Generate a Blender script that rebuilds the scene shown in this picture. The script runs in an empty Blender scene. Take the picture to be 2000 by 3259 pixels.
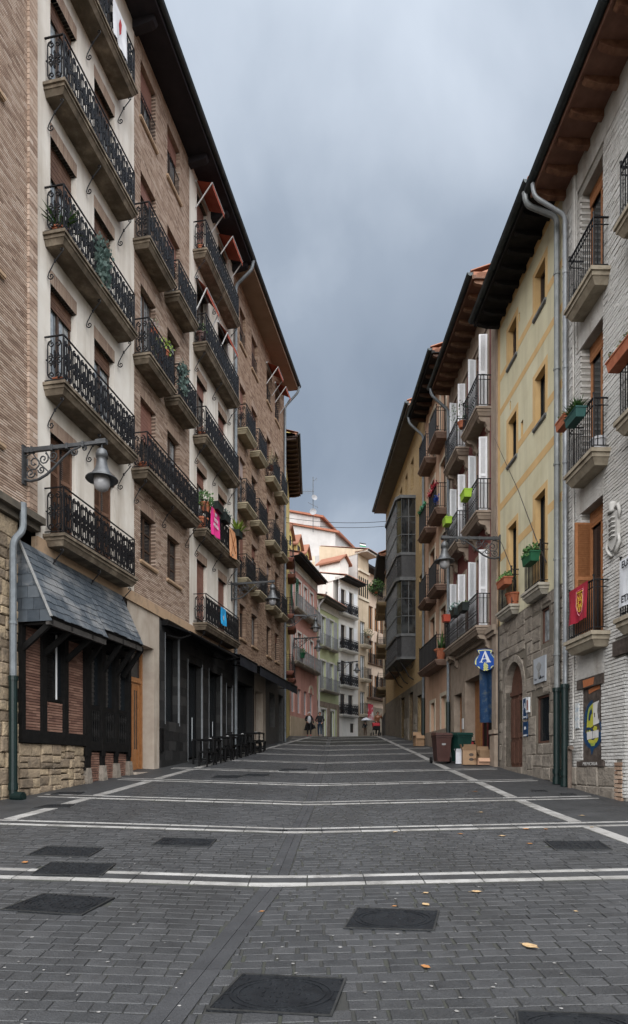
import bpy, math, random
from mathutils import Vector, Matrix
RND = random.Random(11)
rad = math.radians
SC = bpy.context.scene
COL = SC.collection
# ------------------------------------------------------------------ camera
EYE = 1.6
FPX, CX, HY = 2000.0, 1000.0, 2440.0       # focal length, principal point, horizon of the photograph (pixels)
cam_d = bpy.data.cameras.new('camera')
cam = bpy.data.objects.new('camera', cam_d); COL.objects.link(cam)
cam.location = (0, 0, EYE); cam.rotation_euler = (rad(90), 0, 0)
cam_d.sensor_fit = 'HORIZONTAL'; cam_d.sensor_width = 36.0; cam_d.lens = 36.0 * FPX / 2000.0
cam_d.shift_y = (HY - 1629.5) / 2000.0
cam_d.clip_start = 0.05; cam_d.clip_end = 2000.0
SC.camera = cam
# ------------------------------------------------------------------ sky
SUN_EL, SUN_ROT = 48.0, 180.0
world = bpy.data.worlds.new('World'); SC.world = world; world.use_nodes = True
SKYOFF = (5.4, 0.36, 0)
def build_sky():
    nt = world.node_tree; N = nt.nodes; L = nt.links
    for n in list(N): N.remove(n)
    out = N.new('ShaderNodeOutputWorld'); bg = N.new('ShaderNodeBackground')
    L.new(bg.outputs[0], out.inputs[0])
    sky = N.new('ShaderNodeTexSky'); sky.sky_type = 'NISHITA'; sky.sun_disc = False
    sky.sun_elevation = rad(SUN_EL); sky.sun_rotation = rad(SUN_ROT)
    dim = N.new('ShaderNodeVectorMath'); dim.operation = 'SCALE'; dim.inputs['Scale'].default_value = 0.05
    L.new(sky.outputs[0], dim.inputs[0])
    tc = N.new('ShaderNodeTexCoord'); sep = N.new('ShaderNodeSeparateXYZ'); L.new(tc.outputs['Generated'], sep.inputs[0])
    mx = N.new('ShaderNodeMath'); mx.operation = 'MAXIMUM'; mx.inputs[1].default_value = 0.0
    L.new(sep.outputs['Z'], mx.inputs[0])
    ad = N.new('ShaderNodeMath'); ad.operation = 'ADD'; ad.inputs[1].default_value = 0.28
    L.new(mx.outputs[0], ad.inputs[0])
    dx = N.new('ShaderNodeMath'); dx.operation = 'DIVIDE'; L.new(sep.outputs['X'], dx.inputs[0]); L.new(ad.outputs[0], dx.inputs[1])
    dy = N.new('ShaderNodeMath'); dy.operation = 'DIVIDE'; L.new(sep.outputs['Y'], dy.inputs[0]); L.new(ad.outputs[0], dy.inputs[1])
    cb = N.new('ShaderNodeCombineXYZ'); L.new(dx.outputs[0], cb.inputs[0]); L.new(dy.outputs[0], cb.inputs[1])
    mp = N.new('ShaderNodeMapping'); mp.inputs['Location'].default_value = SKYOFF; mp.inputs['Scale'].default_value = (1.25, 0.80, 1.0)
    L.new(cb.outputs[0], mp.inputs[0])
    n1 = N.new('ShaderNodeTexNoise'); n1.inputs['Scale'].default_value = 1.9; n1.inputs['Detail'].default_value = 7.0
    n1.inputs['Roughness'].default_value = 0.46; n1.inputs['Distortion'].default_value = 0.35
    L.new(mp.outputs[0], n1.inputs['Vector'])
    rp = N.new('ShaderNodeValToRGB'); r = rp.color_ramp
    r.elements[0].position = 0.30; r.elements[0].color = (0.041, 0.049, 0.060, 1)
    r.elements[1].position = 0.68; r.elements[1].color = (0.099, 0.109, 0.122, 1)
    e = r.elements.new(0.50); e.color = (0.059, 0.068, 0.080, 1)
    L.new(n1.outputs['Fac'], rp.inputs[0])
    g = N.new('ShaderNodeMath'); g.operation = 'MULTIPLY_ADD'; g.inputs[1].default_value = 0.98; g.inputs[2].default_value = 0.64
    L.new(mx.outputs[0], g.inputs[0])
    sc = N.new('ShaderNodeVectorMath'); sc.operation = 'SCALE'; L.new(rp.outputs[0], sc.inputs[0]); L.new(g.outputs[0], sc.inputs['Scale'])
    mix = N.new('ShaderNodeMix'); mix.data_type = 'RGBA'; mix.inputs[0].default_value = 0.90
    L.new(dim.outputs[0], mix.inputs[6]); L.new(sc.outputs[0], mix.inputs[7])
    L.new(mix.outputs[2], bg.inputs[0]); bg.inputs[1].default_value = 1.0
build_sky()
sun_d = bpy.data.lights.new('sun', 'SUN'); sun_d.energy = 1.5; sun_d.angle = rad(100); sun_d.color = (1.0, 0.99, 0.975)
sun = bpy.data.objects.new('sun', sun_d); COL.objects.link(sun)
sun.rotation_euler = (rad(90 - SUN_EL), 0, 0)   # shines from behind the camera down the street
sun.location = (0, -20, 60)
SC.view_settings.view_transform = 'Standard'; SC.view_settings.look = 'None'
SC.view_settings.gamma = 1.0; SC.view_settings.use_curve_mapping = False
SC.view_settings.exposure = 2.4
SC.cycles.use_denoising = True
SC.cycles.max_bounces = 6; SC.cycles.diffuse_bounces = 2; SC.cycles.glossy_bounces = 3
SC.cycles.transmission_bounces = 4; SC.cycles.transparent_max_bounces = 6
SC.cycles.caustics_reflective = False; SC.cycles.caustics_refractive = False

# ------------------------------------------------------------------ materials
MATS = {}
def M(name, cols, rough=0.8, scale=2.5, detail=5.0, bump=0.25, bscale=40.0, island=False, metallic=0.0, spec=0.4,
      stain=None, stain_scale=(1.3, 1.3, 0.22), stain_lo=0.5, stain_hi=0.72, stain_amt=0.7, bdist=0.01, coat=0.0, emit=None, rough2=None, grain=0.0, gscale=170.0):
    if name in MATS: return MATS[name]
    m = bpy.data.materials.new(name); m.use_nodes = True; MATS[name] = m
    nt = m.node_tree; N = nt.nodes; L = nt.links
    b = N['Principled BSDF']
    b.inputs['Roughness'].default_value = rough; b.inputs['Metallic'].default_value = metallic
    b.inputs['Specular IOR Level'].default_value = spec
    if coat: b.inputs['Coat Weight'].default_value = coat; b.inputs['Coat Roughness'].default_value = 0.05
    geo = N.new('ShaderNodeNewGeometry')
    if len(cols) > 1:
        nz = N.new('ShaderNodeTexNoise'); nz.inputs['Scale'].default_value = scale; nz.inputs['Detail'].default_value = detail
        nz.inputs['Roughness'].default_value = 0.6
        L.new(geo.outputs['Position'], nz.inputs['Vector'])
        fac = nz.outputs['Fac']
        if island:
            oi = N.new('ShaderNodeObjectInfo')
            a = N.new('ShaderNodeMath'); a.operation = 'ADD'; L.new(geo.outputs['Random Per Island'], a.inputs[0]); L.new(oi.outputs['Random'], a.inputs[1])
            fr = N.new('ShaderNodeMath'); fr.operation = 'FRACT'; L.new(a.outputs[0], fr.inputs[0])
            mm = N.new('ShaderNodeMath'); mm.operation = 'MULTIPLY'; mm.inputs[1].default_value = 0.72; L.new(fr.outputs[0], mm.inputs[0])
            ma = N.new('ShaderNodeMath'); ma.operation = 'MULTIPLY_ADD'; ma.inputs[1].default_value = 0.56; L.new(fac, ma.inputs[0]); L.new(mm.outputs[0], ma.inputs[2])
            ms = N.new('ShaderNodeMath'); ms.operation = 'SUBTRACT'; ms.inputs[1].default_value = 0.14; L.new(ma.outputs[0], ms.inputs[0])
            fac = ms.outputs[0]; lo, hi = 0.08, 0.92
        else: lo, hi = 0.32, 0.68
        rp = N.new('ShaderNodeValToRGB'); r = rp.color_ramp
        n = len(cols)
        for i, c in enumerate(cols):
            p = lo + (hi - lo) * i / (n - 1)
            if i == 0: e = r.elements[0]; e.position = p
            elif i == n - 1: e = r.elements[-1]; e.position = p
            else: e = r.elements.new(p)
            e.color = (*c, 1)
        L.new(fac, rp.inputs[0]); col = rp.outputs[0]
        if stain:
            mp = N.new('ShaderNodeMapping'); mp.inputs['Scale'].default_value = stain_scale; L.new(geo.outputs['Position'], mp.inputs[0])
            n2 = N.new('ShaderNodeTexNoise'); n2.inputs['Scale'].default_value = 1.0; n2.inputs['Detail'].default_value = 6.0; n2.inputs['Roughness'].default_value = 0.62
            L.new(mp.outputs[0], n2.inputs['Vector'])
            mr = N.new('ShaderNodeMapRange'); mr.inputs[1].default_value = stain_lo; mr.inputs[2].default_value = stain_hi
            mr.inputs[3].default_value = 0.0; mr.inputs[4].default_value = stain_amt
            L.new(n2.outputs['Fac'], mr.inputs[0])
            mx = N.new('ShaderNodeMix'); mx.data_type = 'RGBA'; L.new(mr.outputs[0], mx.inputs[0]); L.new(col, mx.inputs[6]); mx.inputs[7].default_value = (*stain, 1)
            col = mx.outputs[2]
        if grain:
            n3 = N.new('ShaderNodeTexNoise'); n3.inputs['Scale'].default_value = gscale; n3.inputs['Detail'].default_value = 3.0; L.new(geo.outputs['Position'], n3.inputs['Vector'])
            m3 = N.new('ShaderNodeMapRange'); m3.inputs[1].default_value = 0.3; m3.inputs[2].default_value = 0.7; m3.inputs[3].default_value = 1 - grain; m3.inputs[4].default_value = 1 + grain; L.new(n3.outputs['Fac'], m3.inputs[0])
            v3 = N.new('ShaderNodeVectorMath'); v3.operation = 'SCALE'; L.new(col, v3.inputs[0]); L.new(m3.outputs[0], v3.inputs['Scale']); col = v3.outputs[0]
        L.new(col, b.inputs['Base Color'])
        if rough2 is not None:
            mr2 = N.new('ShaderNodeMapRange'); mr2.inputs[1].default_value = 0.35; mr2.inputs[2].default_value = 0.65
            mr2.inputs[3].default_value = rough; mr2.inputs[4].default_value = rough2
            L.new(nz.outputs['Fac'], mr2.inputs[0]); L.new(mr2.outputs[0], b.inputs['Roughness'])
    else:
        b.inputs['Base Color'].default_value = (*cols[0], 1)
    if bump:
        nb = N.new('ShaderNodeTexNoise'); nb.inputs['Scale'].default_value = bscale; nb.inputs['Detail'].default_value = 4.0
        L.new(geo.outputs['Position'], nb.inputs['Vector'])
        bp = N.new('ShaderNodeBump'); bp.inputs['Strength'].default_value = bump; bp.inputs['Distance'].default_value = bdist
        L.new(nb.outputs['Fac'], bp.inputs['Height']); L.new(bp.outputs[0], b.inputs['Normal'])
    if emit:
        b.inputs['Emission Color'].default_value = (*emit[:3], 1); b.inputs['Emission Strength'].default_value = emit[3]
    return m
BRICK = M('brick_tan', [(.20,.132,.096), (.31,.217,.163), (.385,.282,.215), (.45,.342,.27), (.50,.40,.33)], .85, 6, island=True, bump=.4, bscale=60)
BRICK_OR = M('brick_orange', [(.17,.105,.072), (.28,.18,.125), (.345,.235,.165), (.41,.29,.21), (.46,.345,.265)], .85, 6, island=True, bump=.4, bscale=60)
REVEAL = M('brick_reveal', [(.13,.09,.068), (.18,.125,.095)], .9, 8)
MORTAR = M('mortar_dark', [(.030,.024,.020), (.05,.040,.034)], .95, 8)
LINTEL = M('lintel_brick', [(.24,.165,.125), (.34,.25,.19)], .85, 6, island=True)
CREAM = M('plaster_cream', [(.58,.53,.465), (.65,.605,.545), (.70,.665,.61)], .9, 1.1, bump=.15, bscale=55, stain=(.36,.30,.235), stain_scale=(2.4,2.4,.2), stain_lo=.46, stain_hi=.72, stain_amt=.65)
CONC = M('balcony_concrete', [(.085,.066,.046), (.155,.122,.088), (.27,.222,.165)], .9, 3.5, bump=.35, bscale=30, stain=(.085,.068,.048), stain_scale=(2.2,2.2,1.4), stain_lo=.46, stain_hi=.66, stain_amt=.85)
IRON = M('black_iron', [(.006,.006,.0075), (.013,.013,.015)], .5, 20, bump=.1, spec=.25)
IRON2 = M('grey_iron', [(.05,.055,.06), (.09,.095,.10)], .45, 12, bump=.1, metallic=.3)
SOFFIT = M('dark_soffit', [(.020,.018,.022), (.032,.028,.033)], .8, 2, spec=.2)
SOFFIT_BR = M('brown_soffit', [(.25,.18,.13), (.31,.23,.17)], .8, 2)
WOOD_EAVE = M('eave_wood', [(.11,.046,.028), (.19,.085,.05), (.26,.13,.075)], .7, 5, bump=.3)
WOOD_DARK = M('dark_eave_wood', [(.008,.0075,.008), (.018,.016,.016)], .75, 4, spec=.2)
GUTTER = M('gutter_zinc', [(.030,.038,.041), (.055,.065,.068)], .5, 4, metallic=.55, bump=.08)
PIPE = M('pipe_zinc', [(.13,.145,.158), (.20,.22,.235)], .55, 5, metallic=.3, bump=.06)
PIPE_GR = M('pipe_green', [(.002,.010,.0095), (.004,.016,.015)], .45, 6, bump=.05)
TILE = M('roof_tile', [(.20,.080,.048), (.28,.120,.072), (.35,.18,.115)], .8, 5, island=True, bump=.4)
FRAME_BR = M('frame_brown', [(.045,.026,.018), (.075,.045,.030)], .5, 12)
FRAME_WH = M('frame_white', [(.74,.75,.77), (.82,.83,.85)], .45, 10)
SHUT_RED = M('roller_brown', [(.17,.075,.055), (.24,.12,.09)], .6, 4, bump=.1)
SHUT_BR = M('shutter_brown', [(.085,.042,.026), (.15,.08,.05)], .6, 6)
WOOD_OR = M('wood_orange', [(.27,.105,.040), (.38,.165,.07)], .5, 14, bump=.15, rough2=.6)
DOOR_WOOD = M('door_wood', [(.24,.10,.035), (.34,.155,.06)], .45, 9, bump=.1)
DOOR_DK = M('door_dark_wood', [(.07,.032,.022), (.12,.056,.038)], .6, 9, bump=.3)
GLASS = M('window_glass', [(.012,.015,.018)], .06, bump=.06, bscale=2.0, spec=.6, bdist=.02)
CURT = M('curtained_glass', [(.20,.225,.24), (.40,.43,.45)], .10, 7, detail=1, bump=.05, bscale=2.0, coat=.8, stain=(.03,.035,.04), stain_scale=(9,9,.25), stain_lo=.45, stain_hi=.55, stain_amt=.8)
STONE_W = M('warm_stone', [(.15,.115,.08), (.26,.20,.14), (.36,.28,.19), (.44,.34,.22)], .92, 9, island=True, bump=.9, bscale=22, bdist=.03, stain=(.09,.075,.06), stain_scale=(6,6,6), stain_lo=.5, stain_hi=.7)
STONE_G = M('grey_stone', [(.20,.172,.142), (.245,.212,.176), (.29,.253,.212)], .92, 7, island=True, bump=.9, bscale=18, bdist=.03, stain=(.10,.085,.07), stain_scale=(4,4,4), stain_lo=.48, stain_hi=.66)
BEIGE = M('beige_stone', [(.35,.295,.24), (.41,.35,.29), (.46,.40,.335)], .85, 2, bump=.2, bscale=35, stain=(.25,.19,.14), stain_scale=(2.5,2.5,.5), stain_lo=.52, stain_hi=.75)
COURSE = M('beige_course', [(.36,.245,.155), (.44,.31,.205)], .85, 3, bump=.3, stain=(.13,.095,.065), stain_scale=(3,3,3))
SLATE = M('slate', [(.040,.050,.062), (.065,.078,.092), (.095,.108,.122)], .38, 10, island=True, bump=.35, bscale=45, rough2=.6, stain=(.22,.22,.22), stain_scale=(1.1,1.1,1.6), stain_lo=.50, stain_hi=.62, stain_amt=.75)
TIMBER = M('black_timber', [(.004,.004,.004), (.011,.010,.0095)], .65, 9, bump=.5, spec=.18)
BRICK_RED = M('brick_red', [(.12,.062,.046), (.19,.10,.072), (.26,.15,.11)], .85, 6, island=True, bump=.4, bscale=50)
WHITE_BR = M('white_painted_brick', [(.47,.455,.43), (.54,.525,.50), (.60,.585,.56)], .85, 3, island=True, bump=.8, bscale=26, bdist=.02, stain=(.30,.26,.22), stain_scale=(1.5,1.5,.3), stain_lo=.5, stain_hi=.72)
WHITE_PL = M('white_plaster', [(.42,.40,.375), (.52,.50,.47)], .9, 4, bump=.8, bscale=18, bdist=.03, stain=(.28,.24,.20), stain_scale=(2,2,.4), stain_lo=.5, stain_hi=.7)
YELLOW = M('plaster_yellow', [(.52,.475,.32), (.585,.54,.375), (.63,.59,.425)], .9, 1.0, bump=.12, stain=(.38,.34,.235), stain_scale=(2.6,2.6,.2), stain_lo=.47, stain_hi=.74, stain_amt=.6)
ORANGE = M('orange_paint', [(.54,.35,.155), (.62,.42,.20)], .9, 2, bump=.1)
OXBLOOD = M('oxblood_plaster', [(.135,.038,.036), (.18,.055,.050)], .85, 2.5, bump=.15)
TAUPE = M('taupe_stone', [(.25,.195,.15), (.33,.265,.21)], .9, 4, bump=.4, stain=(.16,.12,.095), stain_scale=(3,3,1.2))
PEACH = M('peach_plaster', [(.50,.31,.21), (.58,.385,.275)], .9, 1.5, bump=.12, stain=(.38,.25,.18))
CREAM2 = M('cream_trim', [(.52,.45,.35), (.60,.53,.43)], .85, 3, bump=.1)
OCHRE = M('ochre_brick', [(.29,.195,.095), (.36,.25,.125), (.42,.30,.165)], .85, 9, bump=.6, bscale=30)
def light_paint(n, a, b): return M(n, [a, b], .85, 1.6, bump=.12, stain=tuple(x*.62 for x in a), stain_scale=(1.5,1.5,.2), stain_lo=.52, stain_hi=.75)
PINK = light_paint('pink_plaster', (.53,.27,.225), (.59,.315,.265))
GREEN = light_paint('green_plaster', (.48,.52,.29), (.56,.60,.37))
WHITE = light_paint('white_render', (.68,.655,.61), (.76,.735,.69))
SAND = light_paint('sand_plaster', (.50,.395,.28), (.58,.47,.345))
PEACH2 = light_paint('pale_peach_plaster', (.62,.475,.37), (.68,.54,.43))
LEMON = light_paint('lemon_plaster', (.60,.46,.16), (.66,.53,.22))
DARKTILE = M('dark_wall_tile', [(.014,.014,.0145), (.026,.026,.0265), (.045,.044,.0435)], .6, 8, spec=.25, island=True, bump=.4, bscale=30)
AWN = M('black_awning', [(.005,.0055,.007), (.009,.010,.012)], .8, 5, bump=.1, spec=.15)
AWN_V = M('charcoal_valance', [(.014,.016,.021), (.024,.027,.034)], .75, 5, bump=.1, spec=.2)
AWN_OR = M('rust_awning', [(.25,.042,.022), (.33,.07,.035)], .8, 5, bump=.1)
METAL_WH = M('white_metal', [(.55,.55,.55)], .4, bump=0)
BLACKMETAL = M('black_metal', [(.005,.005,.0055)], .45, bump=0, spec=.2)
POT = M('terracotta_pot', [(.30,.085,.040), (.40,.14,.07)], .75, 9)
LEAF = M('leaf_green', [(.020,.055,.014), (.05,.12,.03), (.10,.19,.05)], .6, 9, island=True, bump=0)
LEAF_B = M('leaf_blue_green', [(.09,.15,.135), (.17,.25,.23), (.26,.34,.31)], .65, 9, island=True, bump=0)
LEAF_Y = M('leaf_lime', [(.14,.24,.03), (.28,.38,.06)], .6, 9, island=True, bump=0)

# ------------------------------------------------------------------ mesh tools
class MB:
    def __init__(s): s.v = []; s.f = []; s.m = []
    def add(s, vs, fs, m=0):
        o = len(s.v); s.v += [tuple(p) for p in vs]
        for f in fs: s.f.append(tuple(i + o for i in f)); s.m.append(m)
    def quad(s, a, b, c, d, m=0): s.add([a, b, c, d], [(0, 1, 2, 3)], m)
    def poly(s, pts, m=0): s.add(pts, [tuple(range(len(pts)))], m)
    def box(s, x0, x1, y0, y1, z0, z1, m=0):
        x0, x1 = min(x0, x1), max(x0, x1); y0, y1 = min(y0, y1), max(y0, y1); z0, z1 = min(z0, z1), max(z0, z1)
        s.add([(x0,y0,z0),(x1,y0,z0),(x1,y1,z0),(x0,y1,z0),(x0,y0,z1),(x1,y0,z1),(x1,y1,z1),(x0,y1,z1)],
              [(0,3,2,1),(4,5,6,7),(0,1,5,4),(1,2,6,5),(2,3,7,6),(3,0,4,7)], m)
    def bar(s, a, b, w, h, m=0, up=(0,0,1)):
        a = Vector(a); b = Vector(b); t = (b - a)
        if t.length < 1e-6: return
        t.normalize(); u = Vector(up)
        sd = t.cross(u)
        if sd.length < 1e-3: sd = t.cross(Vector((0,1,0)))
        sd.normalize(); n = sd.cross(t).normalized()
        P = []
        for p in (a, b):
            for i, j in ((-1,-1),(1,-1),(1,1),(-1,1)): P.append(p + sd*(i*w/2) + n*(j*h/2))
        s.add(P, [(0,1,2,3),(7,6,5,4),(0,4,5,1),(1,5,6,2),(2,6,7,3),(3,7,4,0)], m)
    def tube(s, pts, r, n=6, m=0, closed=False, caps=True):
        pts = [Vector(p) for p in pts]; k = len(pts); rs = r if isinstance(r, (list, tuple)) else [r]*k
        rings = []; prev = None
        for i in range(k):
            if closed: t = pts[(i+1) % k] - pts[i-1]
            elif i == 0: t = pts[1] - pts[0]
            elif i == k-1: t = pts[-1] - pts[-2]
            else: t = pts[i+1] - pts[i-1]
            if t.length < 1e-9: t = Vector((0,0,1))
            t.normalize()
            if prev is None:
                a = Vector((0,0,1)) if abs(t.z) < .9 else Vector((1,0,0))
                x = t.cross(a).normalized()
            else:
                x = prev - t*prev.dot(t)
                if x.length < 1e-6: x = t.orthogonal()
                x.normalize()
            prev = x; y = t.cross(x)
            rings.append([pts[i] + (x*math.cos(2*math.pi*j/n + math.pi/n) + y*math.sin(2*math.pi*j/n + math.pi/n))*rs[i] for j in range(n)])
        o = len(s.v)
        for rg in rings: s.v += [tuple(p) for p in rg]
        for i in range(k if closed else k-1):
            i2 = (i+1) % k
            for j in range(n):
                s.f.append((o+i*n+j, o+i*n+(j+1)%n, o+i2*n+(j+1)%n, o+i2*n+j)); s.m.append(m)
        if caps and not closed:
            s.f.append(tuple(o+j for j in range(n))[::-1]); s.m.append(m)
            s.f.append(tuple(o+(k-1)*n+j for j in range(n))); s.m.append(m)
    def lathe(s, prof, n=16, c=(0,0,0), m=0):
        o = len(s.v); k = len(prof)
        for r, z in prof:
            for j in range(n):
                a = 2*math.pi*j/n; s.v.append((c[0]+r*math.cos(a), c[1]+r*math.sin(a), c[2]+z))
        for i in range(k-1):
            for j in range(n):
                s.f.append((o+i*n+j, o+i*n+(j+1)%n, o+(i+1)*n+(j+1)%n, o+(i+1)*n+j)); s.m.append(m)
    def prism(s, pts, off, m=0):
        k = len(pts); off = Vector(off); a = [Vector(p) for p in pts]
        s.add(a + [p + off for p in a], [tuple(range(k))[::-1], tuple(range(k, 2*k))] + [(i, (i+1)%k, k+(i+1)%k, k+i) for i in range(k)], m)
    def mesh(s, name, mats, smooth=False):
        me = bpy.data.meshes.new(name); me.from_pydata(s.v, [], s.f)
        for mt in (mats if isinstance(mats, (list, tuple)) else [mats]): me.materials.append(mt)
        if any(s.m): me.polygons.foreach_set('material_index', s.m)
        if smooth: me.polygons.foreach_set('use_smooth', [True]*len(me.polygons))
        me.update(); return me
    def build(s, name, mats, parent=None, loc=None, smooth=False, kind=None):
        return ob(name, s.mesh(name, mats, smooth), parent, loc, kind=kind)
def ob(name, data, parent=None, loc=None, rot=None, kind=None, scale=None):
    o = bpy.data.objects.new(name, data); COL.objects.link(o)
    if parent is not None: o.parent = parent
    if loc is not None: o.location = loc
    if rot is not None: o.rotation_euler = rot
    if scale is not None: o.scale = scale
    if kind: o['kind'] = kind
    return o
def tag(o, label, cat, group=None):
    o['label'] = label; o['category'] = cat
    if group: o['group'] = group
    return o
def empty(name, loc=(0,0,0), rotz=0.0):
    o = bpy.data.objects.new(name, None); COL.objects.link(o); o.location = loc; o.rotation_euler = (0,0,rotz)
    o.empty_display_size = .3; return o
def copy_tree(o, parent=None):
    c = o.copy(); COL.objects.link(c); c.parent = parent
    for ch in o.children: copy_tree(ch, c)
    return c
def thing(name, label, cat, loc=(0,0,0), rotz=0.0, group=None): return tag(empty(name, loc, rotz), label, cat, group)

# ------------------------------------------------------------------ ground heights
PROF = [(-30,-1.9),(0,0),(3,.19),(6.27,.425),(9.4,.61),(12.5,.83),(15.7,1.137),(18.8,1.403),(21.9,1.71),(25.1,2.04),(28.2,2.33),
        (31.3,2.62),(34.5,2.94),(38,3.27),(41,3.52),(45,3.74),(50,3.97),(60,4.0),(400,4.0)]
CHAN = [(-30,-3.5),(3.37,-.82),(6.27,-.40),(9.4,-.27),(12.5,-.09),(33,.74),(45,1.2),(60,4),(400,4)]
def lerp(T, x):
    if x <= T[0][0]: return T[0][1]
    for (a, fa), (b, fb) in zip(T, T[1:]):
        if x <= b: return fa + (fb - fa)*(x - a)/(b - a)
    return T[-1][1]
def G(x, y):
    base = (lerp(PROF, y-1.2) + lerp(PROF, y) + lerp(PROF, y+1.2))/3
    d = x - lerp(CHAN, y); d = max(-7.0, min(7.0, d))
    k = .03 if d < 0 else .022
    return base + (abs(d) - .12*math.exp(-(d/.35)**2))*k
def ground_at(px, py):
    "point of the ground seen at a pixel of the photograph"
    dx, dz = (px - CX)/FPX, (HY - py)/FPX
    y = 2.0
    while y < 60:
        if EYE + dz*y <= G(dx*y, y): break
        y += .02
    return Vector((dx*y, y, G(dx*y, y)))
class Frame:
    "a facade line in plan; local x along the wall, y outwards to the street, z up"
    def __init__(s, a, b):
        s.a = Vector(a); s.b = Vector(b); s.d = (s.b - s.a).normalized(); s.n = Vector((-s.d.y, s.d.x)); s.L = (s.b - s.a).length
        s.rot = math.atan2(s.d.y, s.d.x)
    def uZ(s, Z): return (Z - s.a.y)/s.d.y
    def ux(s, px, w=0.0):
        k = (px - CX)/FPX; a = s.a + s.n*w
        return (k*a.y - a.x)/(s.d.x - k*s.d.y)
    def pt(s, u, w=0.0, z=0.0):
        p = s.a + s.d*u + s.n*w; return Vector((p.x, p.y, z))
    def zy(s, px, py, w=0.0):
        p = s.pt(s.ux(px, w), w); return EYE + (HY - py)/FPX*p.y
    def g(s, u, w=.1): p = s.pt(u, w); return G(p.x, p.y)
# ------------------------------------------------------------------ ground, road, pavement
SETT = M('paving_sett', [(.028,.029,.031), (.036,.037,.039), (.0415,.0425,.045), (.050,.0505,.0525)], .40, 7, island=True, bump=.7, bscale=75, bdist=.012, spec=.45,
         stain=(.022,.022,.022), stain_scale=(.9,.45,1), stain_lo=.46, stain_hi=.66, stain_amt=.62, rough2=.62, grain=.45)
JOINT = M('mossy_joint', [(.024,.024,.0225), (.030,.030,.028), (.034,.0365,.027)], .95, 3, bump=.5, bscale=60)
PAVE = M('pavement_asphalt', [(.029,.030,.0315), (.036,.037,.0385), (.043,.0435,.0455)], .55, 2.2, bump=.45, bscale=140, bdist=.006, rough2=.7, grain=.3,
         stain=(.028,.028,.030), stain_scale=(1.4,.5,1), stain_lo=.52, stain_hi=.7, stain_amt=.5)
WSTONE = M('white_paving_stone', [(.21,.203,.193), (.28,.273,.262), (.34,.333,.322)], .6, 5, island=True, bump=.4, bscale=60,
           stain=(.10,.095,.088), stain_scale=(4,4,4), stain_lo=.47, stain_hi=.68)
CHANST = M('channel_stone', [(.034,.035,.0375), (.044,.045,.048)], .40, 4, island=True, bump=.5, bscale=70, rough2=.6, grain=.4)
DIRT = M('bare_ground', [(.10,.09,.07), (.15,.13,.10)], .95, 1)
XL = [(-30,-6.6),(2,-5.4),(9.4,-4.79),(12.5,-4.5),(15.7,-4.05),(18.8,-3.64),(21.9,-3.12),(25.1,-2.58),(28.2,-2.09),(31.3,-1.62),(34.5,-1.08),(45,.5),(60,6)]
XRL = 4.08
BANDS = [6.27 + 3.13*i for i in range(0, 12)]
def sheet(name, xs_of, ys, off, mat, kind='structure', parent=None):
    mb = MB(); rows = []
    for y in ys:
        r = []
        for x in xs_of(y):
            r.append(len(mb.v)); mb.v.append((x, y, G(x, y) + off))
        rows.append(r)
    for a, b in zip(rows, rows[1:]):
        for i in range(len(a)-1): mb.f.append((a[i], a[i+1], b[i+1], b[i])); mb.m.append(0)
    return mb.build(name, mat, parent, kind=kind, smooth=True)
far_ys = [-300,-120,-60,-30,-20,-12,-6] + [i*1.0 for i in range(-3, 62)] + [70, 90, 130, 220, 420]
sheet('ground', lambda y: [-400,-150,-60,-30,-16,-11,-8,-5,-2.5,-1,0,1,2.5,5,8,11,16,30,60,150,400], far_ys, -.10, DIRT)
ys = [-8 + .5*i for i in range(0, 140)]
def span(a, b, n): return [a + (b-a)*i/n for i in range(n+1)]
def road_xs(y):
    c = lerp(CHAN, y); a = min(lerp(XL, y), c - .6)
    return span(a, c-.45, 10) + [c-.3, c-.15, c, c+.15, c+.3] + span(c+.45, max(XRL, c+1), 10)
road = sheet('road', road_xs, ys, -.007, JOINT)
sheet('pavement', lambda y: span(-9.5, lerp(XL, y), 12), ys, -.004, PAVE)
sheet('pavement', lambda y: span(XRL, 9.0, 12), ys, -.004, PAVE)

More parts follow.
